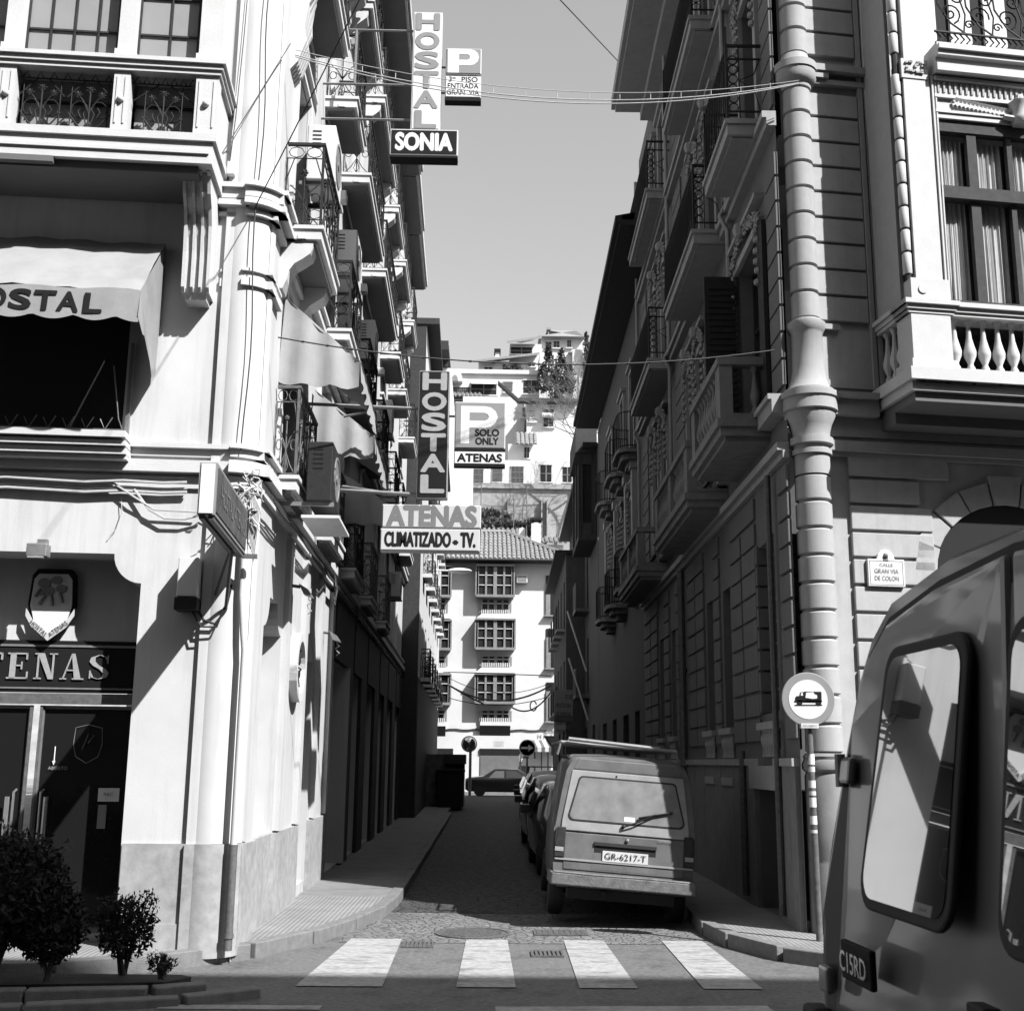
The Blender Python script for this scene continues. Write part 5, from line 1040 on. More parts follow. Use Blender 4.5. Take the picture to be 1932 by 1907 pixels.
# garland and crown over the window
q = MB(RF)
for i in range(14):
    x = 1.72 + i * .048; z = 8.86 - i * .006
    for sg in (-1, 1): q.add([(x, OR - .03, z), (x + .05, OR + .0, z + sg * .045), (x + .10, OR + .005, z + sg * .03), (x + .05, OR - .02, z + sg * .0)], [(0, 1, 2, 3)])
    q.ball((x + .03, OR - .02, z), .018, 6)
q.build('garland', 'oriel_white', G, fix=False)
q = MB(lambda a, b, c: RF(2.52 + a, OR + .0 + b, c)); q.lathe([(.09, 8.64), (.11, 8.68), (.11, 8.72), (.09, 8.78), (.12, 8.86), (.13, 8.9)], 0, 0, 14); q.ball((0, .0, 8.95), .05, 8, 1.4); q.tube([(-.2, 0, 8.72), (-.1, .02, 8.70)], .03, 6); q.tube([(.2, 0, 8.72), (.1, .02, 8.70)], .03, 6); q.build('crown', 'oriel_white', G, smooth=True)
# iron balcony over the oriel
q = MB(RF); P = lambda x, z: (x, OR + .05, z)
def tb(pts, r=.011, n=5): q.tube([P(*p) for p in pts], r, n)
for z in (9.52, 9.66, 10.25): tb([(UL + .44, z), (5, z)], .014)
for i in range(40): x = UL + .46 + i * .07; tb([(x, 9.53), (x + .05, 9.59), (x, 9.65)], .011, 4)
for i in range(8):
    x = UL + .62 + i * .34
    tb(spiral(x + .02, 9.90, .13, .015, 1.6, -1.2 + (i % 2), 20), .011, 4); tb(spiral(x + .1, 10.12, .11, .015, 1.5, 2.0, 18, -1), .011, 4); tb([(x - .14, 10.25), (x - .12, 10.0), (x + .02, 9.78), (x + .2, 9.66)], .011); tb(spiral(x + .24, 9.78, .06, .01, 1.3, 0, 12), .010, 4)
    tb([(x + .17, 9.66), (x + .2, 9.9), (x + .14, 10.1), (x + .18, 10.25)], .010)
q.build('iron_railing', 'iron', G, fix=False)
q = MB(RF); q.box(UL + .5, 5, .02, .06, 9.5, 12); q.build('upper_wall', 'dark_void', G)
for a, b_ in ((1.72, 2.0), (2.18, 2.45), (2.62, 2.9)): q = MB(RF); q.box(a, b_, .06, .10, 9.5, 11.6); q.build('shutter', 'curtain', G)
# street name plaque
A = thing('street_plaque', 'white glazed street name plaque reading CALLE GRAN VIA DE COLON', 'street sign', RF(1.0, .05, 3.58), world_built=True)
q = MB(RF); c_ = 1.0
q.prism([(c_ - .205, 3.575), (c_ + .205, 3.575), (c_ + .205, 3.865), (c_ + .10, 3.865), (c_ + .085, 3.92), (c_ + .045, 3.96), (c_, 3.97), (c_ - .045, 3.96), (c_ - .085, 3.92), (c_ - .10, 3.865), (c_ - .205, 3.865)], .045, .085, 'y'); q.build('plate', 'sign_white', A, bevel=.006)
q = MB(RF); q.box(c_ - .185, c_ + .185, .085, .088, 3.592, 3.596); q.box(c_ - .185, c_ + .185, .085, .088, 3.846, 3.85); q.box(c_ - .185, c_ - .181, .085, .088, 3.592, 3.85); q.box(c_ + .181, c_ + .185, .085, .088, 3.592, 3.85); q.build('border_line', 'lettering_midgrey', A)
d_ = RF(1, 0, 0) - RF(0, 0, 0)
for s_, z, h_, w_ in (('CALLE', 3.79, .032, .15), ('GRAN VIA', 3.715, .048, .27), ('DE COLON', 3.64, .048, .27)): text(s_, RF(c_, .0865, z), d_, ZU, h_, 'lettering_midgrey', A, 'letter', width=w_, bold=.01)
q = MB(RF); q.ball((c_, .088, 3.905), .03, 8); q.box(c_ - .025, c_ + .025, .086, .092, 3.85, 3.89); q.build('emblem', 'lettering_midgrey', A)
# ================================================================ sign pole on the right pavement
A = thing('no_trucks_sign', 'round no-trucks sign with a grey rim on a stickered pole before the right corner', 'traffic sign', (3.17, 11.75, .118), rot=(0, 0, 0))
q = MB(); q.tube([(.0, 0, 0), (-.02, 0, 2.2)], .033, 12); q.build('pole', 'iron_light', A, smooth=True)
q = MB(lambda a, b, c: (-.03 + a, -.05 + c * -1, 2.24 + b)); q.lathe([(.255, -.02), (.262, .0), (.255, .008), (0, .008)], 0, 0, 40); q.build('disc', 'sign_grey', A, smooth=True)
q = MB(lambda a, b, c: (-.03 + a, -.05 + c * -1, 2.24 + b)); q.lathe([(.19, .008), (.19, .011), (0, .011)], 0, 0, 36); q.build('white_field', 'sign_white', A)
q = MB(lambda a, b, c: (-.03 + a, -.064 + c * -1, 2.26 + b)) 
def flat(pts): q.prism(pts, 0, .003, 'z')
flat([(-.125, -.035), (-.125, -.0), (-.115, .01), (-.085, .012), (-.075, .048), (-.045, .05), (-.045, -.04)]); flat([(-.04, -.045), (-.04, .055), (.13, .055), (.13, -.04)]); flat([(-.135, -.045), (.132, -.045), (.132, -.03), (-.135, -.03)]); flat([(-.135, -.078), (.135, -.074), (.135, -.068), (-.135, -.072)])
for cx_ in (-.085, .1): flat([(cx_ + .026 * cos(t * pi / 6), -.052 + .026 * sin(t * pi / 6)) for t in range(12)])
q.build('truck_symbol', 'lettering_black', A)
q = MB(); q.box(-.0, .0, 0, 0, 0, 0) if False else None
q = MB(lambda a, b, c: (-.03 + a, -.068 + c * -1, 2.26 + b)); q.prism([(-.02, .045), (.05, .05), (.06, .03), (.085, .02), (.085, -.01), (.04, -.015), (-.03, -.005)], 0, .003, 'z'); q.prism([(-.07, .042), (-.055, .044), (-.052, .016), (-.075, .014)], 0, .003, 'z'); q.build('scraped_patch', 'sign_white', A)
q = MB(); q.box(-.11, .06, -.066, -.062, 1.965, 2.01); q.build('label_strip', 'sign_white', A); text('PROHIBIDO', (-.025, -.069, 1.98), XR, ZU, .018, 'lettering_black', A, width=.14)
rd = random.Random(2)
for z, h_ in ((1.62, .10), (1.55, .05), (1.40, .07), (1.33, .04), (1.22, .09), (1.06, .08), (.98, .03)): q = MB(lambda a, b, c: (-.012 + a, b, c)); q.lathe([(.0345 + rd.random() * .001, z), (.0345, z + h_)], 0, 0, 12, -pi * .95, -pi * .05); q.build('sticker', rd.choice(['sign_white', 'sign_cream', 'curtain']), A)

# ================================================================ plants at the lower left
def leaf_bush(mb, cen, rx, ry, rz, n, size, rd, shape=None):
    for i in range(n):
        while True:
            p = Vector((rd.uniform(-1, 1), rd.uniform(-1, 1), rd.uniform(-1, 1)))
            if p.length < 1 and (shape is None or shape(p)): break
        c = Vector(cen) + Vector((p.x * rx, p.y * ry, p.z * rz)); d = Vector((rd.gauss(0, 1), rd.gauss(0, 1), rd.gauss(.4, 1))).normalized(); e = d.cross(Vector((rd.gauss(0, 1), rd.gauss(0, 1), rd.gauss(0, 1)))).normalized(); s = size * rd.uniform(.6, 1.3)
        mb.add([c, c + d * s * .5 + e * s * .22, c + d * s, c + d * s * .5 - e * s * .22], [(0, 1, 2, 3)])
def shrub(x, y, r, h, n, size, label, seed, trunk=True, z=.11, sprigs=0):
    A = thing('shrub', label, 'shrub', (x, y, z), group='shrubs in the kerbside bed'); rd = random.Random(seed)
    q = MB()
    for i in range(7): a = rd.random() * 6.28; q.tube([(rd.uniform(-.02, .02), rd.uniform(-.02, .02), 0), (cos(a) * r * .3, sin(a) * r * .3, h * .45), (cos(a) * r * .7, sin(a) * r * .7, h * .8)], [.014, .01, .004], 5)
    q.build('stem', 'bark', A)
    q = MB(); leaf_bush(q, (0, 0, h * .62), r, r, h * .42, n, size, rd)
    for i in range(sprigs):
        a = rd.random() * 6.28; rr_ = r * rd.uniform(.5, 1.05); c = Vector((cos(a) * rr_, sin(a) * rr_, h * rd.uniform(.75, 1.12)))
        q.tube([(c.x * .6, c.y * .6, h * .6), c], .004, 4); leaf_bush(q, c, .04, .04, .04, 14, size * .7, rd)
    q.build('foliage', 'shrub_dark', A, fix=False); return A
p = at(240, 1880, 9.55); shrub(-2.74, 9.72, .21, .52, 1500, .05, 'small bushy shrub with upright sprigs in the kerbside bed', 5, sprigs=36)
shrub(-3.62, 9.5, .48, 1.0, 9000, .06, 'large dark shrub filling the corner in front of the hostel door', 9, sprigs=30)
shrub(-3.22, 9.45, .26, .62, 4200, .055, 'dark shrub between the large shrub and the small bushy one', 12, sprigs=20)
shrub(-4.2, 9.3, .45, 1.15, 4000, .06, 'large dark shrub at the edge beyond the hostel door', 19, sprigs=20)
shrub(-2.42, 9.60, .11, .15, 260, .035, 'tiny low plant with round heads near the end of the bed', 15, sprigs=7)
q = MB(); q.prism([(-8, 10.05), (-2.35, 9.95), (-2.25, 9.85), (-2.4, 9.62), (-8, 8.9)], -.04, .08, 'z'); q.build('planting_bed', 'soil', kind='structure')
kerb([(-8, 8.95), (-4.5, 9.14), (-3.3, 9.3), (-2.45, 9.42), (-2.1, 9.6)], 'kerb_bed', 1, ln=1.9, w=.14, h=.10)
kerb([(-9, 8.55), (-5, 8.72), (-3.2, 8.98), (-2.2, 9.28), (-1.72, 9.62)], 'kerb_outer', 1, ln=1.9, w=.14, h=.06)

# ================================================================ vehicles
def wheel(parent, x, y, r=.29, w_=.17, m='rubber'):
    T = lambda a, b, c: (x + c, y + a, r + b)
    q = MB(T); q.lathe([(r * .6, -w_ / 2), (r * .92, -w_ / 2), (r, -w_ / 2 + .03), (r, w_ / 2 - .03), (r * .92, w_ / 2), (r * .6, w_ / 2)], 0, 0, 24); o = q.build('wheel', m, parent, smooth=True)
    q = MB(T); q.lathe([(0, -w_ / 2 + .03), (r * .58, -w_ / 2 + .03), (r * .62, -w_ / 2 - .0), (r * .62, w_ / 2), (r * .58, w_ / 2 - .03), (0, w_ / 2 - .03)], 0, 0, 16); q.build('rim', 'metal_grey', o, smooth=True)
def ring_loft(rings, m, name, parent, bevel=0.0, smooth=True, caps=True):
    q = MB(); n = len(rings[0]); q.v = [tuple(p) for r in rings for p in r]
    for i in range(len(rings) - 1):
        for j in range(n): q.f.append((i * n + j, i * n + (j + 1) % n, (i + 1) * n + (j + 1) % n, (i + 1) * n + j))
    if caps: q.f += [tuple(range(n))[::-1], tuple((len(rings) - 1) * n + j for j in range(n))]
    return q.build(name, m, parent, smooth=smooth, bevel=bevel)
def sect(y, wb, wm, wt, z0, zm, zt, lean=0.0, r=.09, crown=.03):
    """closed cross-section ring; y leans forward with height"""
    half = [(wb, z0), (wb + (wm - wb) * .7, z0 + .06), (wm, zm * .62 + z0 * .38), (wm, zm), (wm - .015, zm + .04), (wm + (wt - wm) * .45, zm + (zt - zm) * .5), (wt + .03, zt - r * 1.4), (wt - r * .2, zt - r * .35), (wt - r, zt), (wt * .4, zt + crown)]
    full = half + [(-x, z) for x, z in half[::-1]]
    return [(x, y + lean * (z - z0) + (lean * .9 * max(0, z - zm)), z) for x, z in full]
# ---- small panel van seen from behind
V = thing('parked_van', 'worn two-tone small van seen from behind, plate GR 6217 T, with roof bars', 'van', (1.46, 13.34, 0), rot=(0, radians(4.2), radians(-1.0)))
V.scale = (.965, .965, .985)
V.location.z = .02
S = [sect(0, .70, .80, .67, .42, .98, 1.74, .07), sect(.12, .72, .80, .685, .36, .98, 1.77, .07), sect(.9, .74, .80, .70, .33, .98, 1.80, 0), sect(2.0, .74, .80, .70, .33, .98, 1.78, 0), sect(2.35, .74, .79, .60, .33, .97, 1.56, 0), sect(2.9, .74, .78, .56, .33, .93, 1.40, 0), sect(3.15, .72, .77, .68, .33, .90, 1.0, 0), sect(3.9, .66, .70, .6, .36, .78, .84, 0)]
ring_loft(S, 'old_paint', 'body', V)
yb = lambda z: .07 * (z - .42) + .063 * max(0, z - .98)   # rear face depth at height z
def rp(x, z, d=0.0): return (x, yb(z) - d, z)
def rear_poly(pts, d0, d1, m, name, par=V, bevel=0.0):
    q = MB(); n = len(pts); q.v = [rp(x, z, d0) for x, z in pts] + [rp(x, z, d1) for x, z in pts]
    q.f = [tuple(range(n)), tuple(range(2 * n - 1, n - 1, -1))] + [(i, n + i, n + (i + 1) % n, (i + 1) % n) for i in range(n)]
    return q.build(name, m, par, bevel=bevel)
rear_poly([(-.72, .97), (.72, .97), (.715, 1.08), (.635, 1.62), (-.635, 1.62), (-.715, 1.08)], -.02, .012, 'old_paint_light', 'tailgate_upper', bevel=.006)
rear_poly([(-.63, 1.63), (.63, 1.63), (.57, 1.755), (-.57, 1.755)], -.03, .006, 'old_paint', 'roof_edge', bevel=.01)
def rrect(x0, x1, x0t, x1t, z0, z1, r=.05, n=4):
    pts = []
    for (cx_, cz_, a0) in ((x1 - r, z0 + r, -pi / 2), (x1t - r, z1 - r, 0), (x0t + r, z1 - r, pi / 2), (x0 + r, z0 + r, pi)):
        for i in range(n + 1): a = a0 + pi / 2 * i / n; pts.append((cx_ + r * cos(a), cz_ + r * sin(a)))
    return pts
rear_poly(rrect(-.655, .665, -.565, .565, 1.075, 1.565, .06), 0, .018, 'rubber', 'rear_window', bevel=.004)
rw_ = bpy.data.objects[[o.name for o in V.children if o.name.startswith('rear_window')][0]]
q = MB(); pts = rrect(-.632, .642, -.548, .548, 1.093, 1.546, .05); q.v = [rp(x, z, .021) for x, z in pts]; q.f = [tuple(range(len(pts)))]; q.build('pane', 'dusty_glass', rw_)
rear_poly([(-.67, .56), (.67, .56), (.685, .95), (-.685, .95)], -.02, .010, 'old_paint', 'tailgate_lower', bevel=.006)
rear_poly([(-.80 + .03, .655), (.77, .655), (.77, .675), (-.77, .675)], 0, .022, 'old_paint_light', 'trim_line')
rear_poly([(-.34, .835), (.36, .835), (.36, .87), (-.34, .87)], 0, .032, 'rubber', 'plate_handle')
rear_poly([(-.335, .76), (.355, .76), (.355, .835), (-.335, .835)], 0, .013, 'dark_void', 'plate_recess')
rear_poly([(-.36, .58), (.38, .58), (.34, .835), (-.32, .835)], 0, .0115, 'old_paint', 'plate_panel')
pl_ = rear_poly([(-.24, .655 + .02), (.27, .675), (.27, .785), (-.24, .785)], .012, .026, 'sign_cream', 'number_plate')
text('GR-6217-T', rp(.015, .70, .03), XR, (0, .06, 1), .065, 'lettering_black', V, 'plate_lettering', width=.46, bold=.0)
for sg in (-1, 1):
    rear_poly([(sg * .785, .68), (sg * .665, .68), (sg * .665, 1.0), (sg * .755, 1.0), (sg * .785, .97)], -.02, .028, 'rubber', 'tail_lamp', bevel=.008)
    rear_poly([(sg * .775, .80), (sg * .68, .80), (sg * .68, .985), (sg * .75, .985)], .02, .034, 'lamp_red', 'lamp_glass'); rear_poly([(sg * .775, .745), (sg * .68, .745), (sg * .68, .79), (sg * .775, .79)], .02, .034, 'lamp_clear', 'lamp_glass'); rear_poly([(sg * .775, .69), (sg * .68, .69), (sg * .68, .735), (sg * .775, .735)], .02, .034, 'lamp_red', 'lamp_glass')
q = MB(); q.prism([(-.81, -.12), (-.79, -.14), (.79, -.14), (.81, -.12), (.83, .35), (.79, .35), (.77, -.02), (-.77, -.02), (-.79, .35), (-.83, .35)], .40, .53, 'z'); q.build('bumper', 'bumper', V, bevel=.015)
q = MB(); q.tube([(-.78, -.125, .535), (-.3, -.13, .53), (.2, -.125, .535), (.78, -.125, .53)], .016, 6); q.build('bumper_edge', 'bumper', V)
q = MB(); q.tube([rp(-.03, 1.05, .05), rp(.1, 1.10, .055), rp(.33, 1.21, .05)], .009, 5); q.tube([rp(.14, 1.16, .045), rp(.52, 1.245, .04)], .012, 5); q.ball(rp(-.03, 1.05, .03), .022, 8); q.build('wiper', 'lettering_black', V)
q = MB(); q.ball(rp(.03, .915, .02), .022, 8); q.build('lock', 'chrome', V); q = MB(); q.ball(rp(-.13, 1.585, .012), .012, 6); q.build('nozzle', 'lettering_black', V)
rear_poly([(-.02, 1.11), (.10, 1.11), (.10, 1.16), (-.02, 1.16)], .02, .0235, 'sign_white', 'sticker')
text('RENAULT', rp(-.45, .975, .024), XR, (0, .06, 1), .03, 'old_paint_light', V, 'badge', width=.16); text('EXPRESS', rp(.45, .925, .024), XR, (0, .06, 1), .025, 'old_paint_light', V, 'badge', width=.14)
for sg in (-1, 1):
    q = MB(); q.add([(sg * .807, .35, 1.05), (sg * .807, 1.9, 1.05), (sg * .70, 1.9, 1.5), (sg * .70, .35, 1.5)], [(0, 1, 2, 3)])
    q = MB(); q.tube([(sg * .69, .25, 1.77), (sg * .69, 2.0, 1.77)], .018, 6); q.build('gutter', 'rubber', V)
for x in (-.70, .70):
    for y in (.75, 3.2): wheel(V, x, y, .28)
q = MB(); q.box(-.6, .6, .1, 3.6, .25, .36); q.tube([(-.2, -.02, .33), (-.15, .5, .33)], .03, 8); q.build('underbody', 'rubber', V)
A = thing('roof_rack', 'light tubular roof rack lying on the small parked van', 'roof rack', (1.52, 13.6, 1.83), rot=(0, radians(4.2), 0))
q = MB()
for y in (0, .9, 1.7): q.tube([(-.68, y, .08), (.62, y, .08)], .02, 8)
q.tube([(-.60, -.06, .12), (.42, -.08, .09)], .022, 8); q.tube([(-.6, .05, .10), (.1, .02, .07)], .016, 8)
for x in (-.68, .62): q.tube([(x, 0, .08), (x, 1.7, .08)], .018, 6); q.tube([(x, 0, .08), (x + (-.03 if x < 0 else .03), 0, -.06)], .014, 6); q.tube([(x, 1.7, .08), (x, 1.7, -.06)], .014, 6)
q.build('rack_bars', 'metal_grey', A, smooth=True)
# ---- parked cars beyond, noses towards the viewer
def car(x, y, yaw, m, label, L=3.9, Hh=1.40, W=.80, rack=False):
    A = thing('parked_car', label, 'car', (x, y, 0), rot=(0, 0, yaw), group='cars parked along the right kerb')
    S = [sect(0, .6, .68, .62, .32, .55, .68), sect(.12, .66, .74, .66, .25, .6, .76), sect(1.0, .68, .79, .70, .22, .82, .92), sect(1.55, .68, .8, .56, .22, .86, 1.28), sect(1.9, .68, .8, .55, .22, .88, Hh), sect(3.0, .68, .8, .55, .22, .88, Hh), sect(3.5, .68, .79, .6, .24, .88, 1.12), sect(L, .62, .74, .66, .32, .7, .82)]
    for s_ in S:
        for i, p_ in enumerate(s_): s_[i] = (p_[0] * W / .8, p_[1], p_[2])
    ring_loft(S, m, 'body', A)
    q = MB(); q.add([(-.52, 1.08, .98), (.52, 1.08, .98), (.48, 1.52, 1.26), (-.48, 1.52, 1.26)], [(0, 1, 2, 3)]); v = q.v; q.v = [(a, b - .03, c + .03) for a, b, c in v]; q.build('windscreen', 'glass_lit', A)
    for sg in (-1, 1):
        q = MB(); q.add([(sg * .81 * W / .8, 1.35, .95), (sg * .81 * W / .8, 3.2, .95), (sg * .665 * W / .8, 3.0, 1.3), (sg * .665 * W / .8, 1.75, 1.28)], [(0, 1, 2, 3)]); q.build('side_window', 'glass_dark', A)
        q = MB(); q.box(sg * .93 - .08, sg * .93 + .08, 1.35, 1.42, .92, 1.06); q.tube([(sg * .8, 1.4, .95), (sg * .88, 1.39, .97)], .02, 5); q.build('mirror', 'car_dark', A, bevel=.015)
        q = MB(); q.box(sg * .52 - .11, sg * .52 + .11, -.02, .06, .56, .68); q.build('headlight', 'lamp_clear', A, bevel=.01)
        for yy in (.75, 3.15): wheel(A, sg * .68, yy, .28)
    q = MB(); q.box(-.72, .72, -.08, .05, .38, .5); q.build('bumper', 'rubber', A, bevel=.02)
    if rack:
        q = MB()
        for yy in (1.9, 2.8): q.tube([(-.6, yy, Hh + .12), (.6, yy, Hh + .12)], .018, 6); q.tube([(-.6, yy, Hh + .12), (-.62, yy, Hh - .02)], .014, 6); q.tube([(.6, yy, Hh + .12), (.62, yy, Hh - .02)], .014, 6)
        q.tube([(-.6, 1.9, Hh + .12), (-.6, 2.8, Hh + .12)], .014, 6); q.build('roof_bars', 'metal_grey', A)
    return A
car(1.62, 18.9, .015, 'car_brown', 'dark parked car with big door mirror directly beyond the small van')
car(1.66, 24.1, .02, 'car_dark', 'black parked car, second beyond the small van', Hh=1.45)
car(1.75, 29.6, .0, 'car_dark', 'black parked car with roof bars, third beyond the small van', Hh=1.5, rack=True)
car(1.95, 36.0, .02, 'car_brown', 'dark parked car, farthest of the row along the kerb')
# dark saloon crossing at the end
A = thing('saloon_car', 'dark saloon car passing sideways at the end of the street', 'car', (-1.0, 63.6, 0), rot=(0, 0, radians(-90)))
S = [sect(0, .6, .72, .62, .35, .7, .85), sect(.15, .66, .8, .66, .25, .8, .92), sect(.9, .68, .82, .6, .22, .88, 1.0), sect(1.5, .68, .82, .56, .22, .88, 1.36), sect(2.7, .68, .82, .56, .22, .88, 1.38), sect(3.4, .68, .82, .66, .22, .86, .96), sect(4.3, .6, .74, .6, .3, .66, .76)]
ring_loft(S, 'car_dark', 'body', A)
for sg in (-1, 1):
    q = MB(); q.add([(sg * .845, 1.2, .93), (sg * .845, 2.0, .93), (sg * .69, 2.0, 1.29), (sg * .69, 1.55, 1.28)], [(0, 1, 2, 3)]); q.build('side_window', 'curtain', A); q = MB(); q.add([(sg * .845, 2.1, .93), (sg * .845, 3.1, .93), (sg * .69, 2.6, 1.28), (sg * .69, 2.1, 1.29)], [(0, 1, 2, 3)]); q.build('side_window', 'pane_frosted', A)
    for yy in (.75, 3.5): wheel(A, sg * .72, yy, .3)

# ================================================================ near van, parked across the right foreground
V2 = thing('grey_van', 'dark grey panel van with twin glazed rear doors in the right foreground', 'van', (.75, 1.9, 0), rot=(0, 0, radians(-90)))
V2.location = (.79, 1.93, .22)
V2.rotation_euler.z = radians(-87.8)
lean = lambda a, b, c: (a, b + .13 * max(0, c - 1.2), c)
def vs(y, k=1.0, dz=0): # cross-section of the tall body
    half = [(.74, .30), (.85, .42), (.88, .75), (.872, 1.05), (.855, 1.20), (.825, 1.36), (.775, 1.55), (.725, 1.70), (.665, 1.79), (.56, 1.86), (.28, 1.905)]
    full = [(x * k, z + dz) for x, z in half]; full = full + [(-x, z) for x, z in full[::-1]]
    return [(x, y, z) for x, z in full]
ring_loft([[lean(*p_) for p_ in vs(.0, .985, -.015)], [lean(*p_) for p_ in vs(.02, .998, 0)], [lean(*p_) for p_ in vs(.05)], vs(.6), vs(1.9), vs(2.05, .99, -.01)], 'van_paint', 'cargo_body', V2)
q = MB(); ring_loft([[(x * .97, y, min(z, 1.62)) for x, y, z in vs(2.05)], [(x * .94, 2.5, min(z, 1.42)) for x, y, z in vs(2.5)], [(x * .93, 3.0, min(z, .98)) for x, y, z in vs(3)], [(x * .9, 3.9, min(z, .82)) for x, y, z in vs(3.9)]], 'van_paint', 'cab', V2)
ys = -.012
def rearp(pts, d0, d1, m, name, bevel=0.0, par=V2):
    return MB(lean).prism(pts, -d0, -d1, 'y').build(name, m, par, bevel=bevel)
def arch(x0, x1, z0, z1, x0t, x1t, r=.06): return rrect(x0, x1, x0t, x1t, z0, z1, r, 5)
for sg in (-1, 1):
    def mx(pts): return [(x * (1 if sg > 0 else -1), z) for x, z in pts]
    rearp(mx([(-.001, .35), (.81, .35), (.835, .75), (.83, 1.05), (.81, 1.22), (.77, 1.425), (.72, 1.61), (.655, 1.745), (.55, 1.815), (.3, 1.857), (-.001, 1.875)]), -.02, .004, 'rubber', 'door_seal')
    dr = rearp(mx([(.012, .36), (.80, .36), (.823, .75), (.818, 1.05), (.797, 1.22), (.757, 1.42), (.707, 1.60), (.643, 1.735), (.54, 1.80), (.3, 1.842), (.012, 1.86)]), -.01, .016, 'van_paint', 'rear_door', bevel=.012)
    iw = .115 if sg < 0 else .05
    wn = rearp(mx(arch(iw, .55, 1.235, 1.745, iw - .01, .50, .06)), .012, .026, 'rubber', 'door_window', bevel=.006)
    pts = mx(arch(iw + .02, .525, 1.258, 1.722, iw + .013, .475, .045)); q = MB(lean); q.poly([(x, -.028, z) for x, z in pts]); q.build('pane', 'glass_van', wn)
    for z in (1.50, 1.065): q = MB(lean); q.box(sg * (.675 if z > 1.4 else .76) - .03, sg * (.675 if z > 1.4 else .76) + .03, -.034, -.015, z - .028, z + .028); q.build('hinge', 'van_paint', V2, bevel=.008); q = MB(); q.tube([(sg * (.715 if z > 1.4 else .80), .012, z - .035), (sg * (.715 if z > 1.4 else .80), .012, z + .035)], .012, 8); q.build('hinge_pin', 'metal_grey', V2)
    rearp(mx([(.775, .42), (.86, .42), (.865, 1.0), (.78, 1.0)]), .0, .05, 'rubber', 'tail_lamp', bevel=.01); rearp(mx([(.785, .7), (.85, .7), (.853, .96), (.79, .96)]), .045, .056, 'lamp_red', 'lamp_glass')
    rearp(mx([(.785, .45), (.85, .45), (.85, .68), (.785, .68)]), .045, .056, 'lamp_clear', 'lamp_glass')
q = MB(); q.box(.20, .21, -.03, -.02, .5, 1.0); q = MB(); q.box(-.63, -.46, -.034, -.02, 1.09, 1.165); bd = q.build('badge_plate', 'lettering_black', V2, bevel=.004)
text('C15RD', (-.545, -.036, 1.108), XR, ZU, .038, 'chrome', V2, 'badge_lettering', width=.15, bold=.01)
q = MB(); q.box(-.03, .11, -.06, -.02, 1.07, 1.12); q.box(.0, .06, -.05, -.02, 1.12, 1.16); q.tube([(.03, -.04, 1.07), (.05, -.05, 1.02), (.10, -.045, 1.0)], .014, 8); q.build('door_handle', 'rubber', V2, bevel=.012)
rearp([(-.4, .55), (.02 - .05, .55), (-.04, .93), (-.38, .93)], .02, .03, 'rubber', 'lower_panel', bevel=.006)
q = MB(); q.box(-.8, .8, -.12, .02, .26, .36); q.build('bumper', 'rubber', V2, bevel=.02)
for sg in (-1, 1): q = MB(); q.tube([(sg * .44, .22, 1.87), (sg * .44, .5, 1.885), (sg * .44, 1.9, 1.885)], .016, 8); q.build('roof_gutter', 'van_paint', V2)
for x in (-.68, .68):
    for y in (.7, 3.1): wheel(V2, x, y, .29)
for c_ in [c for c in V2.children if c.name.startswith('wheel')]: c_.location.z -= .22
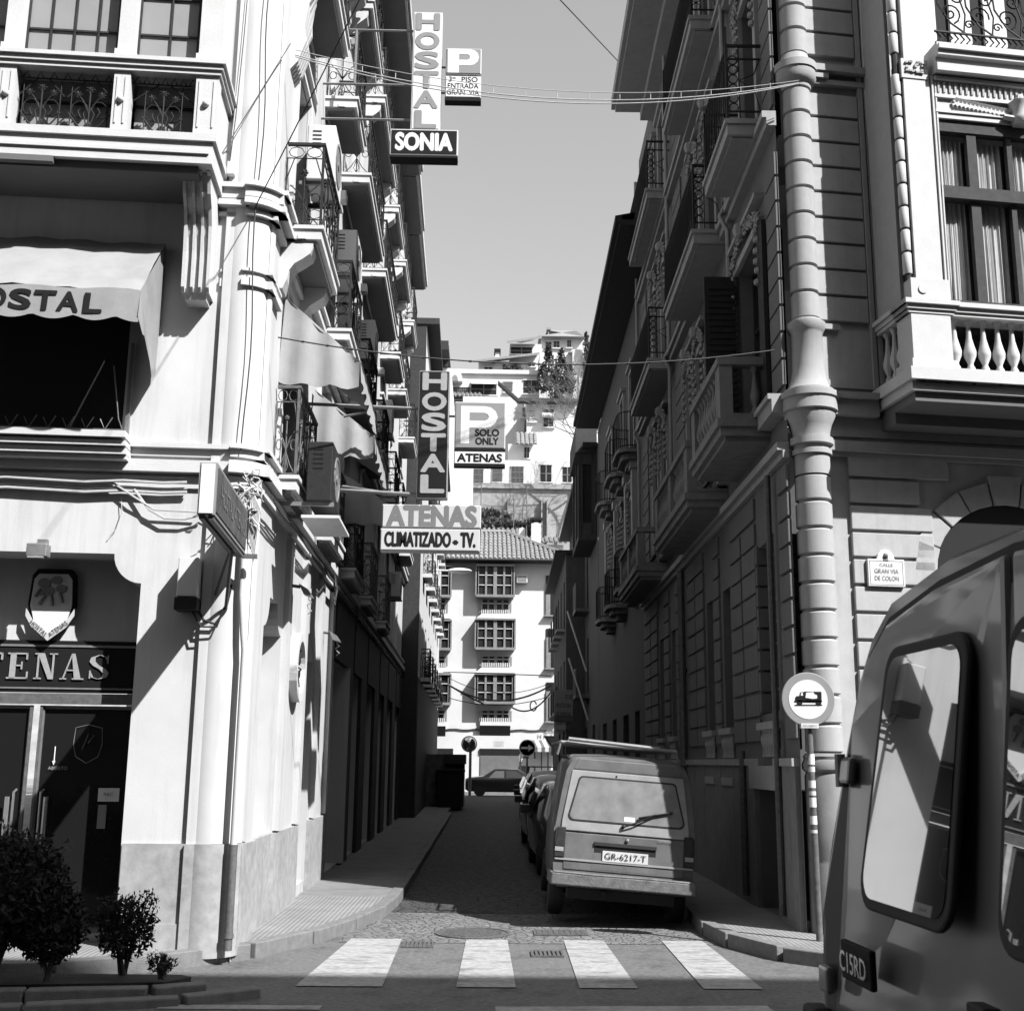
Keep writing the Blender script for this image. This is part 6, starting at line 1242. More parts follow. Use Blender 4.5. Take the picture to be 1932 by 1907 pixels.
# ================================================================ the far end: end building, hillside, houses
def conv(ox, oy, s): return lambda x, y: ((ox + x / s) / 1.294, (oy + y / s) / 1.294)
z1c, z2c, z3c, z4c = conv(1060, 780, 4.7675), conv(1060, 1150, 4.7675), conv(1000, 1500, 4.7675), conv(1000, 1750, 4.7675)
def rc(cv, x0, y0, x1, y1, Y):
    a = at(*cv(x0, (y0 + y1) / 2), Y); b_ = at(*cv(x1, (y0 + y1) / 2), Y); t = at(*cv((x0 + x1) / 2, y0), Y); u = at(*cv((x0 + x1) / 2, y1), Y)
    return a.x, b_.x, u.z, t.z
def far_house(name, label, Y, cv, rect, wins, depth=8, m='far_white', group='houses on the hillside', roof=None, zmin=None, cat='house'):
    x0, x1, z0, z1 = rc(cv, *rect, Y)
    if zmin is not None: z0 = zmin
    A = thing(name, label, cat, ((x0 + x1) / 2, Y, z0), group=group, world_built=True)
    q = MB(ID); q.box(x0, x1, Y, Y + depth, z0, z1); q.build('wall', m, A)
    for w_ in wins:
        a, b_, c_, d_ = rc(cv, *w_[:4], Y); kind_ = w_[4] if len(w_) > 4 else 'plain'; s_ = Y / 68
        q = MB(ID); q.box(a, b_, Y - .04 * s_, Y + .02, c_, d_); wo_ = q.build('window', 'window_dark', A)
        q = MB(ID); t = .06 * s_
        q.box(a - t, b_ + t, Y - .08 * s_, Y - .0, d_, d_ + t); q.box(a - t * 1.5, b_ + t * 1.5, Y - .14 * s_, Y, c_ - t, c_); q.build('sill', 'frame_light', wo_)
        q = MB(ID)
        if kind_ == 'grille':
            n_ = 9
            for i in range(n_ + 1): x = a + (b_ - a) * i / n_; q.box(x - .012 * s_, x + .012 * s_, Y - .12 * s_, Y - .10 * s_, c_, d_)
            for j in range(4): z = c_ + (d_ - c_) * j / 3; q.box(a, b_, Y - .12 * s_, Y - .1 * s_, z - .012 * s_, z + .012 * s_)
            q.build('grille', 'metal_grey', wo_)
        elif kind_ == 'louvre':
            for j in range(7): z = c_ + (d_ - c_) * j / 7; q.box(a, b_, Y - .1 * s_, Y - .05 * s_, z, z + (d_ - c_) / 14)
            q.build('louvre', 'frame_light', wo_)
        elif kind_ == 'blind':
            q.box(a, b_, Y - .09 * s_, Y - .05 * s_, c_ + (d_ - c_) * .15, d_); 
            q.build('blind', 'frame_far', wo_)
        else:
            x = (a + b_) / 2; q.box(x - .03 * s_, x + .03 * s_, Y - .07 * s_, Y - .04 * s_, c_, d_); q.box(a, b_, Y - .07 * s_, Y - .04 * s_, (c_ + d_) / 2 - .02 * s_, (c_ + d_) / 2 + .02 * s_); q.build('frame', 'frame_far', wo_)
    return A, (x0, x1, z0, z1)
def tiled_roof(A, T, u0, u1, v1, pitch, r, m='roof_tile', rows=True, fascia=True, cut=None):
    """slope made of rounded tile rows; T maps (u along eave, v up the slope) to the world; cut(u) gives the top end of each row"""
    n_ = max(2, int(round((u1 - u0) / pitch)))
    q0 = MB(); 
    for i in range(n_):
        u = u0 + (u1 - u0) * (i + .5) / n_; ve = cut(u) if cut else v1
        if ve <= .15: continue
        k = max(1, min(9, int(ve / .55))) if rows else 1
        for j in range(k):
            q = MB(); a, b_ = T(u, ve * j / k - .03, .0), T(u, ve * (j + 1) / k, .0); up = T(u, 0, 1) - T(u, 0, 0); sd = (T(u + 1, 0, 0) - T(u, 0, 0)); jr = random.uniform(.9, 1.1); hw = (u1 - u0) / n_ * .36 * jr
            vsq = []
            for e, rr_ in ((a, 1.08), (b_, .9)):
                for t in range(5): an = pi * t / 4; vsq.append(e + sd * (hw * rr_ * cos(an)) + up * (r * rr_ * sin(an) + (.03 if e is a else 0)))
            q0.add(vsq, [(t, t + 1, 6 + t, 5 + t) for t in range(4)] + [(0, 1, 2, 3, 4)])
    pts = [T(u0 + (u1 - u0) * i / 12, 0, -.02) for i in range(13)] + [T(u0 + (u1 - u0) * i / 12, max(.05, cut(u0 + (u1 - u0) * i / 12) if cut else v1), -.02) for i in range(12, -1, -1)]
    MB().poly(pts).build('roof_slope', m, A) if not ORI.get(A.name) else MB(ID).poly(pts).build('roof_slope', m, A)
    q0.T = ID; o = q0.build('roof_tiles', m, A, fix=False); o['kind'] = 'stuff'; 
    o_ = ORI.get(A.name)
    return o
def roofT(x0, Y, z0, ang): return lambda u, v, n: Vector((x0 + u, Y + v * cos(ang) - n * sin(ang), z0 + v * sin(ang) + n * cos(ang)))

# ---- end building across the cross street
Y = 68.0
xL = rc(z2c, -300, 1050, -300, 1100, Y)[0]; xR = rc(z2c, 1600, 1050, 1600, 1100, Y)[0]
zt = rc(z2c, 600, 1060, 700, 1070, Y)[3]
E_ = thing('end_building', 'sunlit white building with wooden bay windows closing the end of the street', 'building', (0, Y, 0), world_built=True)
q = MB(ID); q.box(xL, xR, Y, Y + 9, 0, zt); q.build('wall', 'far_white', E_)
q = MB(ID); q.box(xL, xR, Y - .9, Y, zt - .06, zt + .02); q.tube([(xL, Y - .98, zt), (xR, Y - .98, zt)], .06, 6); q.build('eave', 'brown_wood', E_)
ridx = rc(z2c, 850, 825, 850, 826, Y)[0]; xe = rc(z2c, 1345, 900, 1346, 901, Y)[0]; ang = radians(24)
T = roofT(xL, Y - .95, zt + .03, ang)
vmax = 6.5
def cut(u): x = xL + u; return vmax if x < ridx else max(.2, vmax * (1 - (x - ridx) / (xe - ridx) * .62)) 
tiled_roof(E_, T, 0, xR - xL, vmax, .27, .10, cut=cut)
q = MB(ID); rp_ = [Vector((x, Y - .95 + cut(x - xL) * cos(ang), zt + .1 + cut(x - xL) * sin(ang))) for x in [xL + (xR - xL) * i / 20 for i in range(21)]]; q.tube(rp_, .13, 6); q.build('ridge_tiles', 'roof_tile', E_)
def bay(cv, x0, y0, x1, y1, cols, rows, dep, open_side=True):
    a, b_, c_, d_ = rc(cv, x0, y0, x1, y1, Y - dep); q = MB(ID); q.box(a + .05, b_ - .05, Y - dep + .1, Y, c_ + .1, d_ - .05); g_ = q.build('bay_window', 'window_dark', E_)
    q = MB(ID); q.box(a - .04, b_ + .04, Y - dep - .04, Y, c_ - .02, c_ + .12); q.box(a - .08, b_ + .08, Y - dep - .1, Y, d_ - .06, d_ + .05)
    for i in range(cols + 1): x = a + (b_ - a) * i / cols; w_ = .10 if i in (0, cols // 2, cols) else .055; q.box(x - w_, x + w_, Y - dep, Y - dep + .09, c_, d_)
    for i in range(cols):
        x = a + (b_ - a) * (i + .5) / cols
    for y_ in (.0, dep * .5): q.box(a - .02, a + .06, Y - dep + y_, Y - dep + y_ + .07, c_, d_); q.box(b_ - .06, b_ + .02, Y - dep + y_, Y - dep + y_ + .07, c_, d_)
    q.build('bay_frame', 'frame_far', g_)
    q = MB(ID)
    for j in range(1, rows): z = c_ + .1 + (d_ - c_ - .1) * j / rows; q.box(a, b_, Y - dep + .02, Y - dep + .07, z - .02, z + .02); q.box(a, a + .05, Y - dep, Y, z - .03, z + .03); q.box(b_ - .05, b_, Y - dep, Y, z - .03, z + .03)
    q.build('glazing_bars', 'frame_light', g_)
def lowwin(cv, x0, y0, x1, y1, cols):
    a, b_, c_, d_ = rc(cv, x0, y0, x1, y1, Y); q = MB(ID); q.box(a, b_, Y - .1, Y + .02, c_, d_); g_ = q.build('window', 'window_dark', E_); q = MB(ID)
    for i in range(cols + 1): x = a + (b_ - a) * i / cols; w_ = .09 if i in (0, cols // 2, cols) else .05; q.box(x - w_, x + w_, Y - .17, Y - .1, c_, d_)
    q.build('window_frame', 'frame_far', g_); q = MB(ID); z = c_ + (d_ - c_) * .72; q.box(a, b_, Y - .15, Y - .1, z - .02, z + .02)
    for i in range(16): x = a + (b_ - a) * (i + .5) / 16; q.box(x - .025, x + .025, Y - .22, Y - .18, c_ - .05, c_ + .2)
    q.build('window_rail', 'frame_light', g_)
def sill(cv, x0, y0, x1, y1, d0=.15, d1=.62):
    a, b_, c_, d_ = rc(cv, x0, y0, x1, y1, Y); q = MB(ID); k = .32
    q.add([(a + k, Y - d0, d_), (b_ - k, Y - d0, d_), (b_, Y - d1, c_), (a, Y - d1, c_), (a + k, Y, d_), (b_ - k, Y, d_), (b_, Y, c_), (a, Y, c_)], [(0, 1, 2, 3), (4, 7, 6, 5), (0, 3, 7, 4), (1, 5, 6, 2), (0, 4, 5, 1), (3, 2, 6, 7)]); q.build('bay_canopy', 'far_white', E_)
dep = .62
bay(z2c, 500, 1095, 920, 1460, 4, 3, dep); lowwin(z2c, 545, 1500, 880, 1655, 4); sill(z2c, 497, 1660, 925, 1722)
bay(z3c, 778, 52, 1215, 405, 4, 3, dep); lowwin(z3c, 835, 490, 1170, 605, 4); sill(z3c, 775, 615, 1215, 682)
bay(z3c, 775, 688, 1212, 1035, 4, 3, dep); lowwin(z3c, 830, 1120, 1168, 1245, 4)
bay(z2c, -260, 1100, 185, 1460, 4, 3, dep); lowwin(z2c, -220, 1500, 142, 1655, 4); sill(z2c, -265, 1660, 190, 1722)
bay(z3c, 35, 62, 470, 408, 4, 3, dep); lowwin(z3c, 80, 490, 425, 605, 4); sill(z3c, 30, 615, 475, 682); bay(z3c, 30, 690, 465, 1045, 4, 3, dep); lowwin(z3c, 70, 1120, 415, 1245, 4)
for r_ in ((820, 1250, 1172, 1292), (60, 1255, 420, 1298)):
    a, b_, c_, d_ = rc(z3c, *r_, Y); q = MB(ID); q.box(a, b_, Y - .35, Y, c_, d_); q.build('balcony_front', 'far_white', E_); q = MB(ID); q.add([(a, Y - .35, c_ - .01), (b_, Y - .35, c_ - .01), (b_, Y, c_ - .55), (a, Y, c_ - .55), (a, Y, c_ - .01), (b_, Y, c_ - .01)], [(0, 1, 2, 3), (0, 3, 4), (1, 5, 2)]); q.build('balcony_underside', 'brown_wood', E_)
for cv, r_ in ((z2c, (1300, 1215, 1420, 1680)), (z3c, (1590, 165, 1720, 625)), (z3c, (1590, 790, 1720, 1245))):
    a, b_, c_, d_ = rc(cv, *r_, Y); q = MB(ID); q.box(a, b_, Y - .06, Y + .02, c_, d_); w_ = q.build('window', 'window_dark', E_); q = MB(ID); q.box(a, a + .25, Y - .12, Y - .06, c_, d_ - .5); q.box(a - .1, b_, Y - .3, Y, c_ - .08, c_); q.build('shutter', 'frame_far', w_)
# ground floor: metal shutter, doorway, drain line, lettering
a, b_, c_, d_ = rc(z3c, 812, 1560, 1285, 1950, Y); q = MB(ID); q.box(a, b_, Y - .02, Y + .04, .1, d_); sh = q.build('shop_shutter', 'roller_metal', E_)
q = MB(ID); n_ = 34
for i in range(n_): z = .12 + (d_ - .5) * i / n_; q.box(a + .05, b_ - .05, Y - .06, Y - .03, z, z + (d_ - .5) / n_ * .6)
q.build('shutter_slats', 'roller_metal', sh); bpy.data.objects[sh.children[0].name]['kind'] = 'stuff'
q = MB(ID); q.box(a, b_, Y - .10, Y - .02, d_ - .28, d_); q.build('shutter_box', 'lettering_black', sh)
a, b_, c_, d_ = rc(z3c, 120, 1556, 505, 1900, Y); q = MB(ID); q.box(a, b_, Y - .03, Y + .04, .1, d_); dd = q.build('shopfront', 'frame_far', E_); q = MB(ID); q.box(a, b_, Y - .08, Y - .03, d_ - .3, d_); q.build('lintel', 'lettering_black', dd)
q = MB(ID); a, b_, c_, d_ = rc(z3c, 190, 1335, 1600, 1340, Y); q.tube([(a + (b_ - a) * i / 20, Y - .06, c_ + .03 * sin(i * 1.7)) for i in range(21)], .035, 5); q.build('wall_cable', 'cable', E_)
for s_, r_ in (('H R A T', (1490, 1395, 1735, 1443)), ('BAR 2', (1565, 1345, 1745, 1385))):
    a, b_, c_, d_ = rc(z3c, *r_, Y); text(s_, ((a + b_) / 2, Y - .03, c_), XR, ZU, d_ - c_, 'lettering_grey', E_, width=b_ - a)
for i, s_ in enumerate(('RAMON', 'CASTRO', 'PARRA')):
    a, b_, c_, d_ = rc(z3c, 985, 1470 + i * 22, 1100, 1485 + i * 22, Y); text(s_, ((a + b_) / 2, Y - .03, c_), XR, ZU, d_ - c_, 'lettering_silver', E_, width=b_ - a)
# striped awning and striped shopfront
A = thing('striped_awning', 'striped shop awning at the right foot of the end building', 'awning', (8, Y - 1, 2.5), world_built=True)
a, b_, c_, d_ = rc(z3c, 1410, 1462, 1790, 1545, Y)
for i in range(9):
    u0, u1 = a + (b_ - a) * i / 9, a + (b_ - a) * (i + 1) / 9; q = MB(ID); q.add([(u0, Y - .05, d_), (u1, Y - .05, d_), (u1 + .15, Y - .9, c_), (u0 + .15, Y - .9, c_), (u1 + .15, Y - .88, c_ - .25), (u0 + .15, Y - .88, c_ - .25)], [(0, 1, 2, 3), (3, 2, 4, 5)]); q.build('stripe', 'stripe_dark' if i % 2 == 0 else 'far_white', A, fix=False)
a, b_, c_, d_ = rc(z3c, 1300, 1570, 1790, 1900, Y); q = MB(ID); q.box(a, b_, Y - .06, Y, .1, d_); sf = q.build('striped_shopfront', 'stripe_dark', E_)
for i in range(6): x = a + (b_ - a) * (.18 + i * .155); q = MB(ID); q.box(x, x + .30 if i else x + .28, Y - .10, Y - .06, .1 if i != 0 else .9, d_ - .1); q.build('pale_board', 'far_white', sf)
for i in range(3): z = d_ - .5 - i * 1.0; q = MB(ID); q.box(a, a + .95, Y - .13, Y - .10, z - .4, z); q.build('pale_board', 'far_white', sf)
A = thing('air_conditioner', 'small boxed air conditioner on the end building beside the top bay window', 'air conditioner', (3, Y, 9), world_built=True)
a, b_, c_, d_ = rc(z2c, 962, 1210, 1085, 1298, Y - .3); q = MB(ID); q.box(a, b_, Y - .42, Y, c_, d_); q.build('casing', 'ac_white', A); q = MB(ID); q.box(a + .05, b_ - .05, Y - .44, Y - .42, c_ + .05, d_ - .05); q.build('grille', 'frame_far', A)
# ---- traffic mirror, arrow sign, give way sign, lamp, kiosk
p = at(*z3c(693, 1505), 60.5); A = thing('traffic_mirror', 'round convex traffic mirror on a post at the end of the street', 'mirror', (p.x, 60.5, .1)); r_ = .37
q = MB(lambda a, b, c: (a, -c, p.z - .1 + b)); q.lathe([(r_, 0), (r_ * .96, .03), (r_ * .8, .07), (r_ * .5, .11), (0, .13)], 0, 0, 24); q.build('mirror_face', 'mirror_glass', A, smooth=True)
q = MB(lambda a, b, c: (a, -c, p.z - .1 + b)); q.lathe([(r_, -.04), (r_ + .03, -.02), (r_ + .03, .02), (r_, .03)], 0, 0, 24); q.build('rim', 'metal_grey', A); q = MB(); q.tube([(.07, .05, 0), (.07, .05, p.z)], .07, 8); q.build('post', 'iron_light', A)
p = at(*z3c(1370, 1550), 59); A = thing('arrow_sign', 'round blue direction sign with white arrow before the shutter', 'traffic sign', (p.x, 59, .1)); r_ = .40
q = MB(lambda a, b, c: (a, -c, p.z - .1 + b)); q.lathe([(r_, -.02), (r_, .02), (r_ * .93, .02), (0, .02)], 0, 0, 28); q.build('rim', 'sign_white', A)
q = MB(lambda a, b, c: (a, -c, p.z - .1 + b)); q.lathe([(r_ * .9, .022), (0, .022)], 0, 0, 28); q.build('disc', 'sign_blue', A, fix=False); q = MB(); zc = p.z - .1; q.prism([(-.3, zc - .05), (.05, zc - .05), (.05, zc - .16), (.31, zc), (.05, zc + .16), (.05, zc + .05), (-.3, zc + .05)], -.04, -.03, 'y'); q.build('arrow', 'sign_white', A)
q = MB(); q.tube([(0, .05, 0), (0, .05, p.z - .3)], .05, 8); q.build('post', 'iron_light', A)
p = at(*z3c(1680, 1490), 58); A = thing('give_way_sign', 'triangular give way sign beside the striped shopfront', 'traffic sign', (p.x, 58, .1)); zc = p.z - .1
q = MB(); q.prism([(-.5, zc + .32), (.5, zc + .32), (0, zc - .45)], -.02, .02, 'y'); q.build('plate', 'stripe_dark', A, bevel=.02); q = MB(); q.prism([(-.33, zc + .24), (.33, zc + .24), (0, zc - .27)], -.03, -.02, 'y'); q.build('inner_field', 'sign_grey', A); q = MB(); q.tube([(.0, .05, 0), (0, .05, zc)], .05, 8); q.build('post', 'iron_light', A)
p0, p1 = at(*z4c(185, 430), 45), at(*z4c(640, 1040), 45); A = thing('kiosk', 'low dark kiosk scrawled with graffiti on the left pavement', 'kiosk', ((p0.x + p1.x) / 2, 45, .1), world_built=True)
q = MB(ID); q.box(p0.x, p1.x - .35, 45, 47.4, .1, p0.z); q.build('body', 'graffiti_wall', A); q = MB(ID); q.box(p0.x + .7, p1.x, 44.8, 47.5, p0.z - .35, p0.z); q.box(p1.x - .35, p1.x - .05, 45.0, 47.4, .1, p0.z); q.build('roof', 'dark_wood', A)
q = MB(ID); rd = random.Random(8)
for i in range(7):
    z = .5 + i * .24; x = p1.x - .62; q.tube([(x + rd.uniform(-.2, .2), 44.97, z + rd.uniform(-.12, .12)) for _ in range(6)], .014, 4)
q.build('graffiti', 'lettering_silver', A)
A = thing('rubbish_bin', 'tall dark wheeled bin in front of the graffiti kiosk', 'bin', (p0.x + .95, 44.2, .1)); q = MB(); q.prism([(-.42, 0), (.42, 0), (.5, 1.25), (-.5, 1.25)], 0, .7, 'y'); q.build('body', 'lettering_black', A, bevel=.03); q = MB(); q.box(-.53, .53, -.04, .74, 1.25, 1.36); q.build('lid', 'lettering_black', A, bevel=.03); q = MB(); q.tube([(-.4, .6, .06), (.4, .6, .06)], .07, 8); q.build('wheels', 'rubber', A)
p = at(*z2c(310, 1160), 52); A = thing('street_lamp', 'pale curved street lamp head reaching out from the left houses', 'street lamp', (p.x - 1.5, 52, p.z))
q = MB(); q.add([(-.1 + 1.0, 0, 0)], []) if False else None; q.ball((1.45, 0, 0), .55, 12, .22); q.build('lamp_head', 'metal_light', A, smooth=True); q = MB(); q.tube([(-.6, 0, .05), (1.0, 0, .0)], .04, 8); q.build('arm', 'metal_light', A)
lm = [c for c in A.children if c.name.startswith('lamp_head')][0]; lm.scale = (1.0, .5, 1); 
# cables near the far end
q = MB()
for (x0, y0, x1, y1, sg, r_) in ((385, 665, 1650, 712, .0, .022), (455, 735, 1650, 790, .6, .015), (440, 810, 1650, 820, .75, .04), (455, 815, 860, 1035, .05, .04), (460, 970, 1600, 960, .35, .018), (1190, 1078, 1660, 880, .5, .035)):
    q.tube(sagged(at(*z3c(x0, y0), 57), at(*z3c(x1, y1), 57), sg, 18), r_, 4)
q.tube([at(*z3c(1440 + 38 * cos(t * .5), 1062 + 58 * sin(t * .5)), 57) for t in range(13)], .03, 4); tag(q.build('far_cables', 'cable', fix=False), 'several dark cables strung across the far end of the street', 'cables')
# vertical board sign on the right far wall
A = thing('board_sign', 'tall pale notice board sign hung out from the far right houses', 'sign', (4.2, 41, 3), world_built=True); a, b_, c_, d_ = rc(z3c, 1685, 875, 1900, 1250, 38)
q = MB(ID); q.box(a, b_, 38, 38.15, (c_ + d_) / 2 - .3, d_); q.build('panel', 'sign_grey', A); q = MB(ID); q.box(a, b_, 38, 38.15, c_, (c_ + d_) / 2 - .3); q.build('lower_panel', 'stripe_dark', A)
for i, s_ in enumerate(('ESTUDIOS', 'PROYECTOS Y OBRAS', 'DE VIVIENDAS', 'SEGUNDA PLANTA', 'PRIMERA')): text(s_, ((a + b_) / 2 + (.2 if i == 0 else 0), 37.97, d_ - .28 - i * .27), XR, ZU, .13, 'lettering_black', A, width=(b_ - a) * (.5 if i == 0 else .8))

# ---- farther left-hand buildings
L2 = thing('street_block', 'sunlit plain block with dark eave at the far left of the street', 'building', LS(25, 0, 0), world_built=True)
w = MB(LS); wall(w, 24.9, 49, 0, 15.3, [(a, a + 1, z, z + 1.9, .2) for a in (27, 30, 33, 36, 39, 42, 45) for z in (1, 4.3, 7.6, 10.9)], o=.5); w.build('wall', 'side_plaster', L2)
q = MB(LS); q.quad((24.9, .5, 0), (24.9, -8, 0), (24.9, -8, 15.3), (24.9, .5, 15.3)); q.quad((49, .5, 0), (49, -8, 0), (49, -8, 15.3), (49, .5, 15.3)); q.box(24.85, 49, -8, .9, 15.3, 15.5); q.build('roof', 'dark_wood', L2)
q = MB(LS); q.box(24.95, 48.9, .49, .52, .1, 4.2); q.build('shade_panel', 'shade_cladding', L2)  # added dark sheet standing in for shade on the lower wall
for a in (27, 30, 33, 36, 39, 42, 45):
    for z in (1, 4.3, 7.6, 10.9):
        q = MB(LS); q.box(a, a + 1, .26, .31, z, z + 1.9); q.build('window', 'window_dark', L2)
        if z > 4: q = MB(LS); q.box(a - .2, a + 1.2, .5, .80, z - .12, z); bb = q.build('balcony', 'side_plaster', L2); iron_railing(LS, bb, a - .15, a + 1.15, .51, .78, z, .9, pitch=.65)
# tall dark-eaved house and white house behind the left row
Yh = 84.0
A, (x0, x1, z0, z1) = far_house('tall_house', 'tall white house with a broad dark eave behind the left row', Yh, z1c, (-520, 560, 175, 2600), [], depth=10, zmin=0, group='houses beyond the street')
q = MB(ID); a, b_, c_, d_ = rc(z1c, -520, 262, 165, 600, Yh - 3); q.box(a, b_, Yh - 2.5, Yh + 10, d_ - .35, d_); q.box(b_ - 1.6, b_, Yh - 2.4, Yh, c_ - 5.5, d_ - .35) if False else None
q.build('eave', 'dark_wood', A); q = MB(ID); a, b_, c_, d_ = rc(z1c, -60, 320, 165, 560, Yh); q.box(a, b_, Yh - .3, Yh, c_, d_ + .4); q.build('eave_shade', 'dark_wood', A)  # dark panel standing in for the shade under the eave
A, _ = far_house('white_house', 'bright windowless white house end above the left row', 78.0, z2c, (-260, -700, 437, 420), [(-60, -330, 60, -250)], depth=9, zmin=0, group='houses beyond the street')
# rooftops and chimneys behind the end building
def rooftop(label, Y2, cv, ex0, ex1, ey, ridge_dy, wall_h, pitch=.32, ang=radians(20), zmin=6.0):
    a, b_, c_, d_ = rc(cv, ex0, ey, ex1, ey + 2, Y2); A = thing('tiled_house', label, 'house', ((a + b_) / 2, Y2, zmin), group='tiled roofs behind the end building', world_built=True)
    q = MB(ID); q.box(a + .3, b_ - .3, Y2 + .6, Y2 + 9, zmin, d_ - .05); q.build('wall', 'far_white', A); tiled_roof(A, roofT(a, Y2, d_, ang), 0, b_ - a, ridge_dy, pitch, .11); return A
rooftop('low tiled roof directly behind the end building, left of the chimneys', 79, z2c, 380, 1010, 782, 4.0, 3)
rooftop('low tiled roof right of the big chimney', 82, z2c, 1060, 1560, 830, 2.2, 3)
for r_, Y2, l in (((990, 600, 1060, 800), 77, 'slim white chimney with a dark cap above the tiled roofs'), ((1132, 545, 1240, 900), 76, 'stout white chimney with a ribbed cowl above the tiled roofs')):
    a, b_, c_, d_ = rc(z2c, *r_, Y2); A = thing('chimney', l, 'chimney', ((a + b_) / 2, Y2, c_ - 2), world_built=True, group='chimneys'); big = b_ - a > 1.2
    q = MB(ID); q.box(a, b_, Y2, Y2 + (b_ - a), c_ - 2, d_ - (1.3 if big else .3)); q.build('stack', 'far_white', A); q = MB(ID)
    if big:
        for i in range(5): q.box(a + .1, b_ - .2, Y2 + .1, Y2 + (b_ - a) - .1, d_ - 1.25 + i * .25, d_ - 1.1 + i * .25)
    else: q.box(a - .1, b_ + .1, Y2 - .1, Y2 + (b_ - a) + .1, d_ - .15, d_); [q.box(x, x + .15, Y2, Y2 + .15, d_ - .35, d_ - .1) for x in (a, b_ - .15)]
    q.build('cowl', 'frame_light' if big else 'lettering_black', A)
# aerials
for i, (px_, y0, y1, Y2) in enumerate(((545, 130, 640, 90), (925, 310, 690, 90), (1030, 430, 620, 88), (1075, 150, 780, 88), (1430, 500, 760, 86))):
    a, b_, c_, d_ = rc(z2c, px_, y0, px_ + 1, y1, Y2); A = thing('tv_aerial', ('thin television aerial between the CLIMATIZADO sign and the big leafy shrub', 'television aerial rising in front of the stone wall above the dark low shrub', 'television aerial standing over the slim chimney', 'tall aerial mast between the two chimneys', 'small television aerial right of the stout chimney')[i], 'aerial', (a, Y2, c_), group='rooftop aerials', world_built=True); q = MB(ID); q.tube([(a, Y2, c_ - 2), (a, Y2, d_)], .035, 4); q.build('mast', 'iron_light', A); q = MB(ID); [q.tube([(a - .5, Y2, d_ - .2 - j * .3), (a + .5, Y2, d_ - .1 - j * .3)], .02, 4) for j in range(3)]; q.build('rods', 'iron_light', A)
# ---- retaining wall, hill and houses
a, b_, c_, d_ = rc(z2c, -900, 150, 2600, 640, 116)
A = thing('retaining_wall', 'great rough stone retaining wall below the hillside houses', 'wall', (0, 116, 0), world_built=True)
q = MB(ID); q.box(a, b_, 116, 121, -1, d_); q.build('wall', 'retaining_stone', A); q = MB(ID); q.box(a, b_, 115.7, 116, d_ - .5, d_); q.build('coping', 'retaining_stone', A)
for x_ in (850, 1245, 1310): e = rc(z2c, x_, 330, x_ + 14, 600, 115.5); q = MB(ID); q.box(e[0], e[1], 115.4, 116, e[2] - 8, e[3]); q.build('buttress', 'retaining_stone', A)
e = rc(z2c, 540, 250, 840, 480, 114); q = MB(ID); q.box(e[0] - 20, e[1], 113, 116, -1, e[2]); q.build('lower_wall', 'retaining_stone', A)
g = MB(); cols, rows_ = 40, 14; vsq = []
rd = random.Random(4)
for j in range(rows_):
    for i in range(cols): vsq.append((-130 + 260 * i / (cols - 1), 74 + j * 14, -1 + (0 if j < 3 else (14 + (j - 3) * 3.2)) + rd.uniform(-.8, .8)))
g.add(vsq, [(j * cols + i, j * cols + i + 1, (j + 1) * cols + i + 1, (j + 1) * cols + i) for j in range(rows_ - 1) for i in range(cols - 1)]); g.build('hill', 'hill_earth', kind='structure', smooth=True)
def hz(rect, Y2, cv=z1c): return rc(cv, *rect, Y2)[2] - 9
far_house('hillside_house', 'long low white house with four barred windows just above the retaining wall', 122, z1c, (300, 1640, 1900, 1930), [(442, 1745, 570, 1940, 'grille'), (685, 1735, 790, 1895, 'grille'), (900, 1715, 1038, 1912, 'grille'), (1240, 1695, 1365, 1895, 'plain'), (1500, 1720, 1600, 1900, 'plain')])
A, _ = far_house('hillside_house', 'plain white house with a small tiled porch over a dark door', 128, z1c, (860, 1450, 1200, 1700), [(1050, 1488, 1106, 1618, 'plain')], zmin=20)
a, b_, c_, d_ = rc(z1c, 945, 1465, 1200, 1480, 127); tiled_roof(A, roofT(a, 126.5, d_, radians(38)), 0, b_ - a, 3.2, .45, .16)
far_house('hillside_house', 'white house wall and stairs at the right below the bare tree', 129, z1c, (1195, 1360, 1700, 1660), [], zmin=20)
far_house('hillside_house', 'tall plain white gable wall behind the big P sign', 136, z1c, (330, 900, 1050, 1560), [(1030, 1030, 1060, 1150)], zmin=20)
A, (x0, x1, z0, z1) = far_house('hillside_house', 'white house with a louvred window and balcony door beside the bare tree', 133, z1c, (1078, 960, 1660, 1420), [(1108, 1065, 1166, 1195, 'louvre'), (1275, 1045, 1388, 1255, 'plain')], zmin=20)
q = MB(ID); q.box(x0 - 1, x1, 131.8, 133, z1 - .3, z1 + .1); q.add([(x0 - 3.4, 132, z1 + 2.2), (x0 - 1, 131.8, z1), (x0 - 1, 134, z1), (x0 - 3.4, 134, z1 + 2.2), (x0 - 3.4, 132, z1 + 1.9), (x0 - 1, 131.8, z1 - .4)], [(0, 1, 2, 3), (0, 1, 5, 4)]); q.build('eave', 'brown_wood', A)
q = MB(ID); e = rc(z1c, 1255, 1245, 1400, 1350, 132); q.box(e[0], e[1], 131.9, 133, e[2] + 2.4, e[2] + 2.7); [q.tube([(e[0] + i * .25, 131.95, e[2] + 2.7), (e[0] + i * .25, 131.95, e[3] + 1.2)], .04, 4) for i in range(int((e[1] - e[0]) / .25) + 1)]; q.build('balcony', 'frame_light', A)
A, (x0, x1, z0, z1) = far_house('hillside_house', 'wide white house with an awninged terrace and barred window, second tier', 140, z1c, (190, 640, 1225, 1000), [(205, 795, 415, 885, 'grille'), (430, 748, 725, 882, 'plain'), (812, 732, 910, 850, 'grille'), (1042, 712, 1220, 868, 'plain')], zmin=20)
